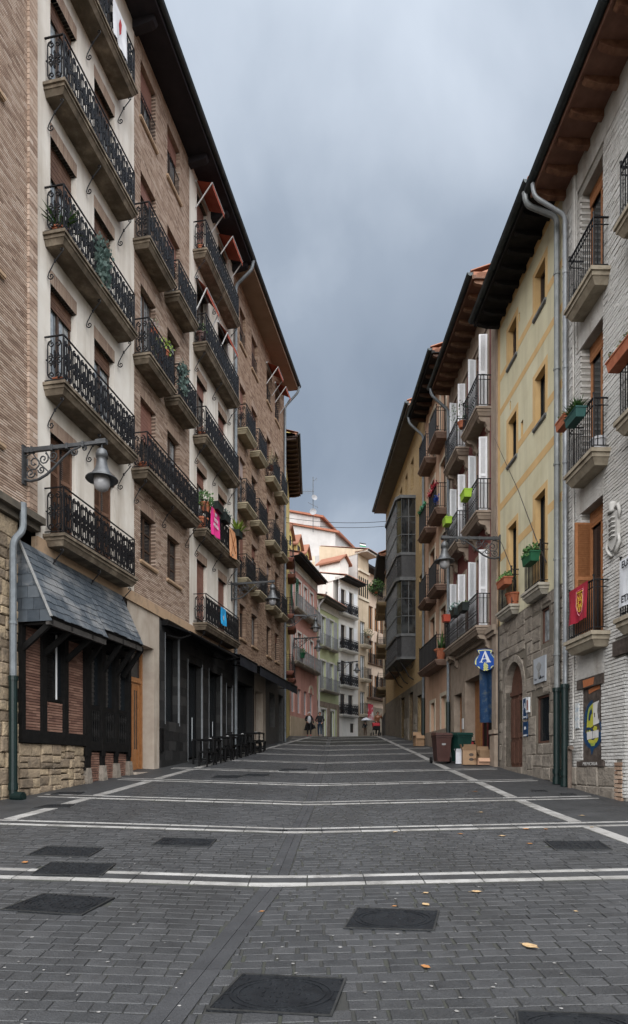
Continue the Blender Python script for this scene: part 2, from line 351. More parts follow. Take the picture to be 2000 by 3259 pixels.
COVERS = [
 ([(656,3220),(769,3104),(1104,3122),(1057,3242)], 'large rectangular manhole cover with a ring, nearest the camera left of the centre', 1),
 ([(1093,2959),(1136,2893),(1400,2903),(1384,2967)], 'rectangular iron manhole cover just right of the centre, in front of the first white band', 1),
 ([(0,2899),(139,2848),(366,2861),(261,2916)], 'rectangular manhole cover with a round ring at the photo\'s left edge', 1),
 ([(96,2787),(162,2747),(370,2752),(324,2791)], 'dark manhole cover interrupting the upper white line of the nearest band', 0),
 ([(83,2725),(149,2696),(331,2701),(281,2731)], 'dark manhole cover just above the one cutting the white band at left', 0),
 ([(481,2693),(519,2668),(691,2672),(668,2698)], 'manhole cover with oval ring standing alone between the two nearest bands', 1),
 ([(1731,2679),(1909,2679),(1952,2707),(1767,2707)], 'dark manhole cover beside the right white kerb line', 0),
 ([(1640,3224),(2020,3236),(2060,3330),(1655,3310)], 'dark manhole cover cut by the bottom right edge of the photo', 1),
 ([(102,2574),(155,2562),(238,2561),(218,2573)], 'small cover in the left pavement near the green downpipe', 0),
 ([(160,2530),(190,2522),(270,2522),(250,2530)], 'small cover in the left pavement in front of the stone plinth', 0),
 ([(671,2478),(691,2469),(774,2469),(754,2478)], 'narrow dark cover left of the road centre, nearer of a touching pair', 0),
 ([(765,2471),(790,2464),(860,2465),(840,2472)], 'narrow dark cover left of the road centre, farther of a touching pair', 0),
 ([(889,2454),(905,2447),(979,2448),(962,2455)], 'thin dark cover in the road close to the centre channel', 0),
 ([(1690,2516),(1735,2516),(1745,2521),(1690,2521)], 'small dark cover in the right pavement before the stone building', 0),
 ([(1783,2527),(1825,2527),(1838,2532),(1790,2532)], 'small dark cover in the right pavement by the two downpipes', 0),
]
CIRON = M('cover_iron', [(.009,.010,.012), (.017,.019,.022)], .5, 9, metallic=.2, spec=.25, bump=.6, bscale=90, bdist=.01)
CRIM = M('cover_rim', [(.028,.029,.029), (.050,.050,.049)], .45, 12, metallic=.4, bump=.3)
cov_polys = []
for q, lab, ring in COVERS:
    P = [ground_at(*p) for p in q]
    cov_polys.append(P)
    c = sum(P, Vector())/4
    def B(s_, t_, h=0.0):
        p = P[0].lerp(P[3], s_).lerp(P[1].lerp(P[2], s_), t_) - c; p.z += .007 + h; return p
    # orient so that s runs across and t away whatever the corner order
    mb = MB()
    def plate(s0, s1, t0, t1, h0, h1, m=0):
        mb.add([B(s0,t0,h0),B(s1,t0,h0),B(s1,t1,h0),B(s0,t1,h0),B(s0,t0,h1),B(s1,t0,h1),B(s1,t1,h1),B(s0,t1,h1)],
               [(4,5,6,7),(0,1,5,4),(1,2,6,5),(2,3,7,6),(3,0,4,7)], m)
    plate(0,1,0,1,-.03,.0)
    e = .02
    for a in ((0,1,0,e),(0,1,1-e,1),(0,e,e,1-e),(1-e,1,e,1-e)): plate(*a, 0, .005, 1)
    if ring:
        for rr in (.36, .42):
            n = 28; 
            for k in range(n):
                a0, a1 = 2*math.pi*k/n, 2*math.pi*(k+1)/n; r0, r1 = rr, rr+.022
                Q = [B(.5+r0*math.cos(a0), .5+r0*math.sin(a0), .006), B(.5+r1*math.cos(a0), .5+r1*math.sin(a0), .006), B(.5+r1*math.cos(a1), .5+r1*math.sin(a1), .006), B(.5+r0*math.cos(a1), .5+r0*math.sin(a1), .006)]
                mb.poly(Q); mb.poly([p - Vector((0,0,.005)) for p in Q])
                mb.quad(Q[1], Q[2], Q[2]-Vector((0,0,.006)), Q[1]-Vector((0,0,.006))); mb.quad(Q[0], Q[3], Q[3]-Vector((0,0,.006)), Q[0]-Vector((0,0,.006)))
    big = (P[0]-P[3]).length > .5
    for i in range(13 if big else 7):
        for j in range(9 if big else 5):
            s_, t_ = (i+.5)/(13 if big else 7), (j+.5)/(9 if big else 5)
            if ring and .34 < math.hypot(s_-.5, t_-.5) < .46: continue
            if RND.random() < .25: continue
            if (i + j) % 2: plate(s_-.022, s_+.022, t_-.01, t_+.01, 0, .005)
            else: plate(s_-.008, s_+.008, t_-.03, t_+.03, 0, .005)
    o = mb.build('manhole_cover', [CIRON, CRIM]); o.location = c
    tag(o, lab, 'manhole cover', 'covers set in the paving')
def in_cover(x, y, grow=.05):
    for P in cov_polys:
        c = sum(P, Vector())/4
        sgn = 0; ok = True
        for a, b in zip(P, P[1:] + P[:1]):
            ax, ay = a.x + (a.x-c.x)*grow/.4, a.y + (a.y-c.y)*grow/.3
            bx, by = b.x + (b.x-c.x)*grow/.4, b.y + (b.y-c.y)*grow/.3
            cr = (bx-ax)*(y-ay) - (by-ay)*(x-ax)
            if sgn == 0: sgn = cr
            elif sgn*cr < 0: ok = False; break
        if ok: return True
    return False
def sett_shape(lx, ly, ch=.006, bev=.004, h=.022, rnd=None):
    hx, hy = lx/2, ly/2; o = []
    for (ix, iy) in ((1,-1),(1,1),(-1,1),(-1,-1)):
        c1 = ch*(rnd.uniform(.6, 1.7) if rnd else 1)
        a, b = (hx*ix, (hy-c1)*iy), ((hx-c1)*ix, hy*iy)
        o += [a, b] if ix*iy > 0 else [b, a]
    top = [(x*(1-bev/hx), y*(1-bev/hy), 0) for x, y in o]
    low = [(x, y, -bev) for x, y in o]; bot = [(x, y, -h) for x, y in o]
    v = top + low + bot
    f = [tuple(range(8))] + [(i, 8+i, 8+(i+1)%8, (i+1)%8) for i in range(8)] + [(8+i, 16+i, 16+(i+1)%8, 8+(i+1)%8) for i in range(8)]
    return v, f
SETTS = []
def lay_row(y0, dy, xa, xb, gapf, lmin=.165, lmax=.245):
    x = xa + RND.uniform(-.2, 0)
    while x < xb:
        l = RND.uniform(lmin, lmax); a, b = max(x, xa), min(x + l, xb)
        if b - a > .05 and not in_cover((a+b)/2, y0+dy/2, -.03): SETTS.append(((a+b)/2, y0+dy/2, b-a-gapf((a+b)/2), dy-.007*RND.uniform(.5,1.6)))
        x += l
y = 2.6
while y < 32:
    dy = RND.uniform(.118, .138)
    nb = min(BANDS, key=lambda b: abs(b + .155 - (y + dy/2)))
    if abs(nb + .155 - (y + dy/2)) < .235 + dy/2: y = nb + .155 + .237; continue
    c = lerp(CHAN, y); w = .5*y + 1.3
    xa, xb = max(lerp(XL, y) + .12, -w), min(XRL - .12, w)
    lay_row(y, dy, xa, c - .112, lambda x: .005*RND.uniform(.5,1.8))
    lay_row(y, dy, c + .112, xb, lambda x: (.022 if x < c + 1.5 + RND.uniform(0,1.0) else .007)*RND.uniform(.5,1.5))
    y += dy
SETTS.sort(key=lambda s: (s[1] + max(0, abs(s[0]) - .5*s[1])*6))
svar = [MB() for _ in range(8)]; smesh = []
for k, mb in enumerate(svar):
    v, f = sett_shape(1, 1, rnd=random.Random(k)); r2 = random.Random(k)
    hx = .2; v, f = sett_shape(.2, .115, .006, rnd=r2); mb.add(v, f); smesh.append(mb.mesh('sett', SETT))
def slope(x, y):
    e = .06; return (G(x+e, y)-G(x-e, y))/(2*e), (G(x, y+e)-G(x, y-e))/(2*e)
rest = MB()
for i, (x, y, lx, ly) in enumerate(SETTS):
    sx, sy = slope(x, y); z = G(x, y) + RND.uniform(-.002, .002)
    if i < 290:
        ob('sett', smesh[i % 8], road, (x, y, z), (math.atan(sy) + RND.uniform(-.012,.012), -math.atan(sx) + RND.uniform(-.012,.012), RND.uniform(-.02,.02)), scale=(lx/.2, ly/.115, 1))
    else:
        v, f = sett_shape(lx, ly, rnd=RND); a, b = RND.uniform(-.012,.012), RND.uniform(-.012,.012)
        rest.add([(x+p[0], y+p[1], z + p[2] + p[0]*(sx+a) + p[1]*(sy+b)) for p in v], f)
rest.build('sett_field', SETT, road, kind='stuff')
# white bands and lines
def lay_stone(mb, x0, x1, y0, y1, h=0.0, g=.006, x0b=None, x1b=None):
    x0b = x0 if x0b is None else x0b; x1b = x1 if x1b is None else x1b
    P = [(x0+g, y0+g), (x1-g, y0+g), (x1b-g, y1-g), (x0b+g, y1-g)]
    t = [(px, py, G(px, py) + .002 + h) for px, py in P]; b = [(px, py, G(px, py) - .03) for px, py in P]
    mb.add(t + b, [(0,1,2,3), (4,5,1,0), (5,6,2,1), (6,7,3,2), (7,4,0,3)])
def wallL(y): return -8.30 + .195*y if y < 34.3 else -1.7
def wallR(y): return 6.30 - .03*y
wrest = MB(); drest = MB(); wcount = 0
for bi, yb in enumerate(BANDS):
    pass
    xa = wallL(yb) + .35; xb = wallR(yb) - .25
    if yb < 11: xa, xb = -.5*yb - 2.2, min(wallR(yb)-.2, .5*yb + 2.2)
    for li, (o0, o1, white) in enumerate(((-.055,.055,1), (.055,.255,0), (.255,.365,1))):
        x = xa
        c = lerp(CHAN, yb)
        while x < xb:
            x1 = min(x + .585, xb)
            xm = (x + x1)/2
            yc = yb + (o0+o1)/2; cuts = [x + (x1-x)*k/8 for k in range(9)]; runs = []
            for c0, c1 in zip(cuts, cuts[1:]):
                if in_cover((c0+c1)/2, yc, -.01): continue
                if runs and abs(runs[-1][1]-c0) < 1e-6: runs[-1][1] = c1
                else: runs.append([c0, c1])
            for c0, c1 in runs:
                n0 = MB(); lay_stone(n0, c0, c1, yb+o0, yb+o1, h=RND.uniform(-.001,.001))
                if white and wcount < 150 and abs(xm) < .5*yb + .6:
                    n0.build('white_stone', WSTONE, road); wcount += 1
                elif white: wrest.add(n0.v, n0.f)
                else: drest.add(n0.v, n0.f)
            x = x1
for side in (0, 1):
    y = 3.0
    while y < 44:
        y1 = y + .62
        xa, xb = (lerp(XL, y), lerp(XL, y1)) if side == 0 else (XRL, XRL)
        if side == 1 and y > 40: break
        nb = min(BANDS, key=lambda b: abs(b + .155 - (y + y1)/2))
        segs = [(y, y1)]
        lo, hi = nb - .08, nb + .39
        if hi > y and lo < y1: segs = [(a, b) for a, b in ((y, min(y1, lo)), (max(y, hi), y1)) if b - a > .04]
        for a, b in segs:
            fa = xa + (xb-xa)*(a-y)/.62; fb = xa + (xb-xa)*(b-y)/.62
            n0 = MB(); lay_stone(n0, fa-.11, fa+.11, a, b, h=.002, x0b=fb-.11, x1b=fb+.11)
            if y < 22 and abs(fa) < .5*y + .6: n0.build('white_stone', WSTONE, road)
            else: wrest.add(n0.v, n0.f)
        y = y1
wrest.build('white_stone_lines', WSTONE, road, kind='stuff'); drest.build('dark_band_stones', SETT, road, kind='stuff')
# centre channel: long stones laid in a shallow V
crest = MB(); y = 2.6
while y < 44:
    y1 = y + .38
    nb = min(BANDS, key=lambda b: abs(b + .155 - (y + y1)/2)); lo, hi = nb - .08, nb + .39
    for a, b in ([(y, y1)] if not (hi > y and lo < y1) else [(a, b) for a, b in ((y, min(y1, lo)), (max(y, hi), y1)) if b - a > .05]):
        ca, cb = lerp(CHAN, a), lerp(CHAN, b)
        for s0, s1 in ((-.11,0), (0,.11)):
            n0 = MB(); lay_stone(n0, ca+s0, ca+s1, a, b, x0b=cb+s0, x1b=cb+s1, g=.003)
            if in_cover((ca+cb)/2 + (s0+s1)/2, (a+b)/2, -.03): continue
            if y < 16: n0.build('channel_stone', CHANST, road)
            else: crest.add(n0.v, n0.f)
    y = y1
crest.build('channel_stones', CHANST, road, kind='stuff')
# drain grate at the second band
c = lerp(CHAN, 9.55); mb = MB()
for gx in (-.42, .14):
    z0 = G(c+gx+.14, 9.555) + .006
    mb.box(c+gx, c+gx+.28, 9.485, 9.62, z0-.03, z0-.012)
    for k in range(9): mb.box(c+gx+k*.033, c+gx+k*.033+.018, 9.485, 9.62, z0-.012, z0)
    mb.box(c+gx, c+gx+.28, 9.485, 9.495, z0-.012, z0+.001); mb.box(c+gx, c+gx+.28, 9.61, 9.62, z0-.012, z0+.001)
tag(mb.build('drain_grate', CIRON), 'small slotted iron drain grate in the centre channel at the second white band', 'drain grate')
# fallen leaves
LEAFS = M('dry_leaf', [(.30,.18,.08), (.40,.29,.16), (.22,.11,.05)], .7, 30, bump=.2)
LEAFS2 = M('dry_leaf_orange', [(.26,.10,.03), (.33,.16,.055)], .7, 30, bump=.2)
lfpos = [(1357,2846,.08,0,'curled pale leaf right of centre just before the nearest white band'), (1519,2842,.13,1,'heart shaped pale leaf just before the nearest white band'),
 (1357,2884,.115,2,'long pale leaf right beside the manhole cover at centre'), (1690,3018,.17,3,'longest pale curled leaf lying alone at lower right'),
 (1257,2888,.06,4,'tiny orange leaf left beside the manhole cover at centre'), (1357,3082,.09,5,'orange leaf lying alone below the long pale leaf'),
 (1601,2663,.13,6,'tan leaf lying just before the second band at right'), (1688,2688,.11,7,'brown leaf between the second band and the right manhole cover'),
 (80,2748,.13,8,'bright orange leaf beside the two covers at far left'), (1260,2650,.10,9,'small tan leaf touching the second white band'),
 (1468,2656,.10,10,'orange leaf on the lower white line of the second band'), (1676,2641,.14,11,'brown leaf on the upper white line of the second band'),
 (1855,2598,.11,12,'tan leaf on the right pavement beyond the second band'), (1885,2635,.10,13,'pale leaf on the right pavement at the second band'),
 (1740,2641,.09,14,'dark green brown leaf at the second band close to the kerb line'), (1515,2521,.12,15,'brown leaf in the road between third and fourth bands'),
 (1533,2587,.12,16,'dark curled leaf in the road between second and third bands'), (1835,2905,.05,17,'tiny scrap of leaf at the right of the foreground paving'), (835,2904,.06,18,'small reddish leaf on the centre channel')]
for px, py, s, k, lab in lfpos:
    s *= .85
    p = ground_at(px, py); mb = MB(); r = random.Random(k); n = 7; rows = []
    for i in range(n):
        t = i/(n-1); wd = (math.sin(math.pi*min(1, t*1.08+.02))**.8)*.30*r.uniform(.85,1.15); zc = .22*(t-.5)**2*r.uniform(.6,1.3)
        rows.append([((t-.5)*s, -wd*s, (zc+.16*wd+r.uniform(0,.03))*s), ((t-.5)*s, 0, zc*s), ((t-.5)*s, wd*s, (zc+.22*wd)*s)])
    for a, b in zip(rows, rows[1:]):
        for j in range(2): mb.quad(a[j], a[j+1], b[j+1], b[j])
    mb.tube([(-.5*s,0,.05*s), (-.62*s,0.02*s,.02*s), (-.72*s,0.05*s,.012*s)], .012*s, 4)
    o = mb.build('fallen_leaf', LEAFS2 if ('orange' in lab or 'brown' in lab or 'red' in lab) else LEAFS, loc=p + Vector((0,0,.006))); o.rotation_euler = (rad(4), 0, r.uniform(-1.2, 1.2))
    tag(o, lab, 'fallen leaf', 'fallen leaves on the paving')

# specks of litter and chewing gum trodden into the paving
mb = MB(); lr = random.Random(77)
for k in range(170):
    Z = 3.3 + 9*lr.random()**1.6; x = lr.uniform(-.55, .55)*Z; r = lr.uniform(.006, .017); z = G(x, Z) + .0045; n = 7; ph = lr.random()*6
    P = [(x + r*math.cos(ph+2*math.pi*j/n)*lr.uniform(.6,1.2), Z + r*math.sin(ph+2*math.pi*j/n)*lr.uniform(.6,1.2), z) for j in range(n)]
    mb.add(P + [(x, Z, z + .002)], [(j, (j+1) % n, n) for j in range(n)])
mb.build('litter', M('gum_specks', [(.16,.155,.15), (.30,.29,.28), (.05,.045,.04)], .7, 40, island=True, bump=0), kind='stuff')
# ------------------------------------------------------------------ building kit (local x along wall, y outwards, z up)
def building(name, label, fr, cat='building'):
    o = thing(name, label, cat, (fr.a.x, fr.a.y, 0), fr.rot); return o
def seg(fr, Z1, Z2): a, b = fr.uZ(Z1), fr.uZ(Z2); return min(a, b), max(a, b)
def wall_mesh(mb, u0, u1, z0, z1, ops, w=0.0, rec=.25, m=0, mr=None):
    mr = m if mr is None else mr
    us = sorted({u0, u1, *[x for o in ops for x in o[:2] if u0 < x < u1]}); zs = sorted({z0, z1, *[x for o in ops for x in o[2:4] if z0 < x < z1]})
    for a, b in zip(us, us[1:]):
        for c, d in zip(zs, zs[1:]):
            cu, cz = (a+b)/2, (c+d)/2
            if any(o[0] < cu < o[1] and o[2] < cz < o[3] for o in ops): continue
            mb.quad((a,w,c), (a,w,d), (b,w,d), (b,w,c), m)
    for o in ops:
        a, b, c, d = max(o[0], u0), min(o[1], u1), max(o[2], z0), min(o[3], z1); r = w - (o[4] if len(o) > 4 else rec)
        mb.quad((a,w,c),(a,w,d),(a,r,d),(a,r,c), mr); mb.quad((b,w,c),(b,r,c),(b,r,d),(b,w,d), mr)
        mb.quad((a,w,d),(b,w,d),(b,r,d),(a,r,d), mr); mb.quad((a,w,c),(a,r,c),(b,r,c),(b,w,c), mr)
UBOX = {}
def unit_box(mat):
    if mat.name not in UBOX:
        mb = MB(); mb.box(-.5,.5,-.5,.5,-.5,.5); UBOX[mat.name] = mb.mesh('piece', mat)
    return UBOX[mat.name]
def sub_iv(ivs, a, b):
    out = []
    for x, y in ivs:
        if b <= x or a >= y: out.append((x, y)); continue
        if a - x > .012: out.append((x, a))
        if y - b > .012: out.append((b, y))
    return out
def bricks(parent, u0, u1, z0, z1, ops, excl=(), mat=None, course=.053, h=.036, ln=.245, w=0.0, depth=.02, limit=0, near=None, jit=0.0, gap=.004, rec=.22, name='brick'):
    mat = mat or BRICK; items = []; z = z0; row = 0
    while z + h <= z1 + 1e-6:
        zc = z + h/2; ivs = [(u0, u1)]; edges = []
        for o in ops:
            if o[2] - .005 < zc < o[3] + .005: ivs = sub_iv(ivs, o[0], o[1]); edges += [o[0], o[1]]
        for o in excl:
            if o[2] < zc < o[3]: ivs = sub_iv(ivs, o[0], o[1])
        x = u0 - ln*(.5 if row % 2 else 0) - ln*((row*7) % 3)*.0
        while x < u1:
            for a, b in ivs:
                p, q = max(x, a), min(x + ln, b)
                if q - p > .03:
                    d = depth
                    if any(abs(p-e) < .004 or abs(q-e) < .004 for e in edges): d = rec
                    j = RND.uniform(-jit, jit) if jit else 0.0
                    items.append((p + (gap/2 if p > a else 0), q - (gap/2 if q < b else 0), w - d, w + j, z + (RND.uniform(-jit, jit)*.4 if jit else 0), z + h))
            x += ln
        z += course; row += 1
    if limit:
        items.sort(key=near)
    for i in items[:limit]:
        ob(name, unit_box(mat), parent, ((i[0]+i[1])/2, (i[2]+i[3])/2, (i[4]+i[5])/2), scale=(i[1]-i[0], i[3]-i[2], i[5]-i[4]))
    if len(items) > limit:
        mb = MB()
        for i in items[limit:]:
            x0, x1, y0, y1, c, d = i
            mb.add([(x0,y0,c),(x1,y0,c),(x1,y1,c),(x0,y1,c),(x0,y0,d),(x1,y0,d),(x1,y1,d),(x0,y1,d)], [(4,5,6,7),(0,3,2,1),(1,2,6,5),(2,3,7,6),(3,0,4,7)])
        mb.build('brick_courses', mat, parent, kind='stuff')
def lintel(parent, a, b, z, hgt=.30, over=.0, mat=None, w=.0, proud=.004, d=.22):
    mb = MB(); x = a - over; n = max(3, round((b-a+2*over)/.068)); st = (b-a+2*over)/n
    for i in range(n): mb.box(x+i*st+.004, x+(i+1)*st-.004, w-d, w+proud+RND.uniform(-.002,.002), z, z+hgt)
    mb.box(a-over, b+over, w-d+.01, w-.006, z+.004, z+hgt-.002)
    return mb.build('lintel', mat or LINTEL, parent)
def window(parent, a, b, z0, z1, rec=.2, frame=None, pane=None, roller=0.0, rollmat=None, sill=None, mull=1, cross=0, sillw=.07, w=0.0, name='window', bars=False):
    frame = frame or FRAME_BR; mb = MB(); f = .055; y0, y1 = w-rec, w-rec+.05
    mb.box(a, a+f, y0, y1, z0, z1); mb.box(b-f, b, y0, y1, z0, z1); mb.box(a+f, b-f, y0, y1, z1-f, z1); mb.box(a+f, b-f, y0, y1, z0, z0+f)
    for k in range(mull):
        c = a + (b-a)*(k+1)/(mull+1); mb.box(c-.035, c+.035, y0, y1+.006, z0+f, z1-f)
    for k in range(cross):
        c = z0 + (z1-z0)*(k+1)/(cross+1); mb.box(a+f, b-f, y0, y1-.008, c-.02, c+.02)
    o = mb.build(name, frame, parent)
    mp = MB(); mp.quad((a+f*.5,y0+.018,z0+f*.5),(b-f*.5,y0+.018,z0+f*.5),(b-f*.5,y0+.018,z1-f*.5),(a+f*.5,y0+.018,z1-f*.5)); mp.build('pane', pane or GLASS, o)
    if roller:
        mr = MB(); zb = z1 - (z1-z0)*roller; n = max(3, int((z1-zb)/.055)); st = (z1-zb)/n
        for i in range(n): mr.box(a+.01, b-.01, y1+.004, y1+.022+(i % 2)*.004, zb+i*st+.004, zb+(i+1)*st)
        mr.box(a+.01, b-.01, y1, y1+.008, zb, z1)
        mr.build('roller_shutter', rollmat or SHUT_RED, o)
    if sill:
        ms = MB(); ms.box(a-.08, b+.08, w-rec, w+sillw, z0-.07, z0-.004); ms.box(a-.06, b+.06, w, w+sillw-.02, z0-.10, z0-.07); ms.build('sill', sill, o)
    if bars:
        mg = MB()
        for k in range(int((b-a)/.09)): mg.box(a+.04+k*.09, a+.05+k*.09, w-.03, w-.02, z0, z0+.75)
        mg.box(a, b, w-.035, w-.015, z0+.74, z0+.77); mg.box(a, b, w-.035, w-.015, z0+.05, z0+.07); mg.build('guard_rail', IRON, o)
    return o
def spiral(c, r, a0, turns, sgn=1, n=10, r1=.18):
    return [(c[0] + r*(1-(1-r1)*i/n)*math.cos(a0 + sgn*turns*2*math.pi*i/n), c[1] + r*(1-(1-r1)*i/n)*math.sin(a0 + sgn*turns*2*math.pi*i/n)) for i in range(n+1)]
def ornate_module(mb, to3, s0, s1, h, th=.0165):
    W = s1 - s0; c = (s0+s1)/2; a, b = s0 + W*.10, s1 - W*.10; t0, t1 = h*.10, h*.90; k = W*.20
    def T(pts, r=th): mb.tube([to3(*p) for p in pts], r, 4, caps=False)
    for s in (-1, 1):
        e = a if s < 0 else b
        T([(e, t0+k), (e, t1-k)]); T([(c+s*W*.16, t0+.1*h), (c+s*W*.16, t1-.1*h)], th*.8)
        for t, sg in ((t1, 1), (t0, -1)):
            T([(e, t-sg*k), (e - s*W*.06, t-sg*k*.3), (c+s*W*.20, t)])
            T(spiral((c+s*W*.17, t-sg*W*.18), W*.19, math.pi/2*sg, 1.3, -s*sg, 9))
        for t, sg in ((.56, 1), (.44, -1)):
            T(spiral((c+s*W*.24, h*t), W*.17, math.pi/2*sg + (0 if s > 0 else 0), 1.2, s*sg, 8))
            T([(c+s*W*.05, h*(.5+sg*.02)), (c+s*W*.24, h*t+sg*W*.16)])
        T([(c+s*W*.42, h*.5), (c+s*W*.5, h*.5)], th*1.3)
    T([(c, h*.32), (c-.004, h*.4), (c, h*.5), (c+.004, h*.6), (c, h*.68)], th*1.7)
    for t in (.36, .64): mb.tube([to3(c, h*(t-.03)), to3(c, h*t), to3(c, h*(t+.03))], [.004, W*.075, .004], 5, caps=False)
RAILS = {}
def rail_mesh(L, p, H, style, mat=None):
    key = (round(L,2), p, H, style, mat.name if mat else '')
    if key in RAILS: return RAILS[key]
    mb = MB(); e = .025
    if style == 'ornate':
        mb.box(e, L-e, p-e-.016, p-e+.016, H-.022, H); mb.box(e, L-e, p-e-.01, p-e+.01, .055, .073)
        for u in (e, L-e):
            mb.box(u-.016, u+.016, 0, p-e, H-.022, H); mb.box(u-.01, u+.01, 0, p-e, .055, .073); mb.box(u-.012, u+.012, p-e-.012, p-e+.012, 0, H-.022)
            ornate_module(mb, (lambda s, t, u=u: (u, s, t)), .03, p-e-.01, H, .0135)
        n = max(2, round((L-2*e)/.30)); st = (L-2*e)/n
        for i in range(n): ornate_module(mb, (lambda s, t: (s, p-e, t)), e+i*st, e+(i+1)*st, H)
    else:
        sp, bw = {'bars': (.10, .020), 'fine': (.085, .017), 'sparse': (.13, .022)}[style]
        mb.box(e, L-e, p-e-.018, p-e+.018, H-.02, H); mb.box(e, L-e, p-e-.01, p-e+.01, .08, .095); mb.box(e, L-e, p-e-.01, p-e+.01, H-.16, H-.148)
        for u in (e, L-e):
            mb.box(u-.018, u+.018, 0, p-e, H-.02, H); mb.box(u-.01, u+.01, 0, p-e, .08, .095); mb.box(u-.01, u+.01, 0, p-e, H-.16, H-.148)
            mb.tube([(u, p-e, 0), (u, p-e, H+.05), (u, p-e, H+.09)], [.014, .014, .026], 6)
            k = max(2, round(p/.1))
            for i in range(1, k): mb.box(u-bw/2, u+bw/2, p*i/k-bw/2, p*i/k+bw/2, 0.08, H-.02)
        n = max(2, round((L-2*e)/sp))
        for i in range(1, n):
            u = e + (L-2*e)*i/n; zz = [.0, .2, .4, .6, .8, 1.0]
            mb.tube([(u, p-e, .02 + q*(H-.04)) for q in zz], [bw*.55*(1 + .35*(j % 2)) for j in range(6)], 4, caps=False)
        if style == 'sparse':
            for i in range(n):
                u = e + (L-2*e)*(i+.5)/n; mb.tube([(u+.06*math.cos(t*math.pi/4), p-e, H*.42+.06*math.sin(t*math.pi/4)) for t in range(8)], .010, 4, closed=True)
    RAILS[key] = mb.mesh('railing', mat or IRON); return RAILS[key]
SLABS = {}
def slab_mesh(L, p, mat, t=.28, tip=0.05):
    key = (round(L,2), p, mat.name, t)
    if key in SLABS: return SLABS[key]
    mb = MB(); a = t*.26; b = t*.55; g = .002
    mb.box(-tip, L+tip, -.02, p+tip, -a, 0); mb.box(-tip+.035, L+tip-.035, -.02, p+tip-.035, -b, -a+g)
    mb.add([(-tip+.05,-.02,-b),(L+tip-.05,-.02,-b),(L+tip-.05,p+tip-.05,-b),(-tip+.05,p+tip-.05,-b),(.05,-.02,-t),(L-.05,-.02,-t),(L-.05,p-.06,-t),(.05,p-.06,-t)],
           [(7,6,5,4),(0,1,5,4),(1,2,6,5),(2,3,7,6),(3,0,4,7)])
    SLABS[key] = mb.mesh('balcony', mat); return SLABS[key]
BRK = {}
def bracket_mesh(p):
    if p not in BRK:
        mb = MB(); y1 = p*.8
        pts = [(0, .03 + s[0], -.86 + s[1]) for s in spiral((.07, 0), .075, math.pi, 1.2, 1, 10)][::-1]
        pts += [(0, .05, -.78), (0, y1*.5, -.55), (0, y1, -.36)] + [(0, y1 + q[0], -.36 + q[1]) for q in spiral((-.03, .03), .05, -.6, .9, 1, 6)]
        mb.tube(pts, .013, 5); mb.box(-.012, .012, y1*.5-.02, y1*.5+.02, -.58, -.52)
        BRK[p] = mb.mesh('bracket', IRON)
    return BRK[p]
def balcony(parent, a, b, z, p=.47, H=1.0, style='ornate', mat=None, brackets=0, t=.28, cloth=None, corbel=None, tip=.05, rmat=None):
    L = b - a; o = ob('balcony', slab_mesh(L, p, mat or CONC, t, tip), parent, (a, 0, z))
    ob('railing', rail_mesh(L, p, H, style, rmat), o)
    for i in range(brackets): ob('bracket', bracket_mesh(p), o, (.1 + (L-.2)*i/(brackets-1), 0, .02))
    if corbel:
        for u in (.18, L-.18): ob('corbel', corbel, o, (u, 0, -t))
    if cloth:
        mb = MB(); n = 14
        for i in range(n):
            x0, x1 = .03+(L-.06)*i/n, .03+(L-.06)*(i+1)/n; f = lambda x: p+.0+.012*math.sin(x*17)
            mb.quad((x0,f(x0),.06),(x1,f(x1),.06),(x1,f(x1)-.004,H*.93),(x0,f(x0)-.004,H*.93))
        mb.build('cloth_screen', cloth, o)
    return o
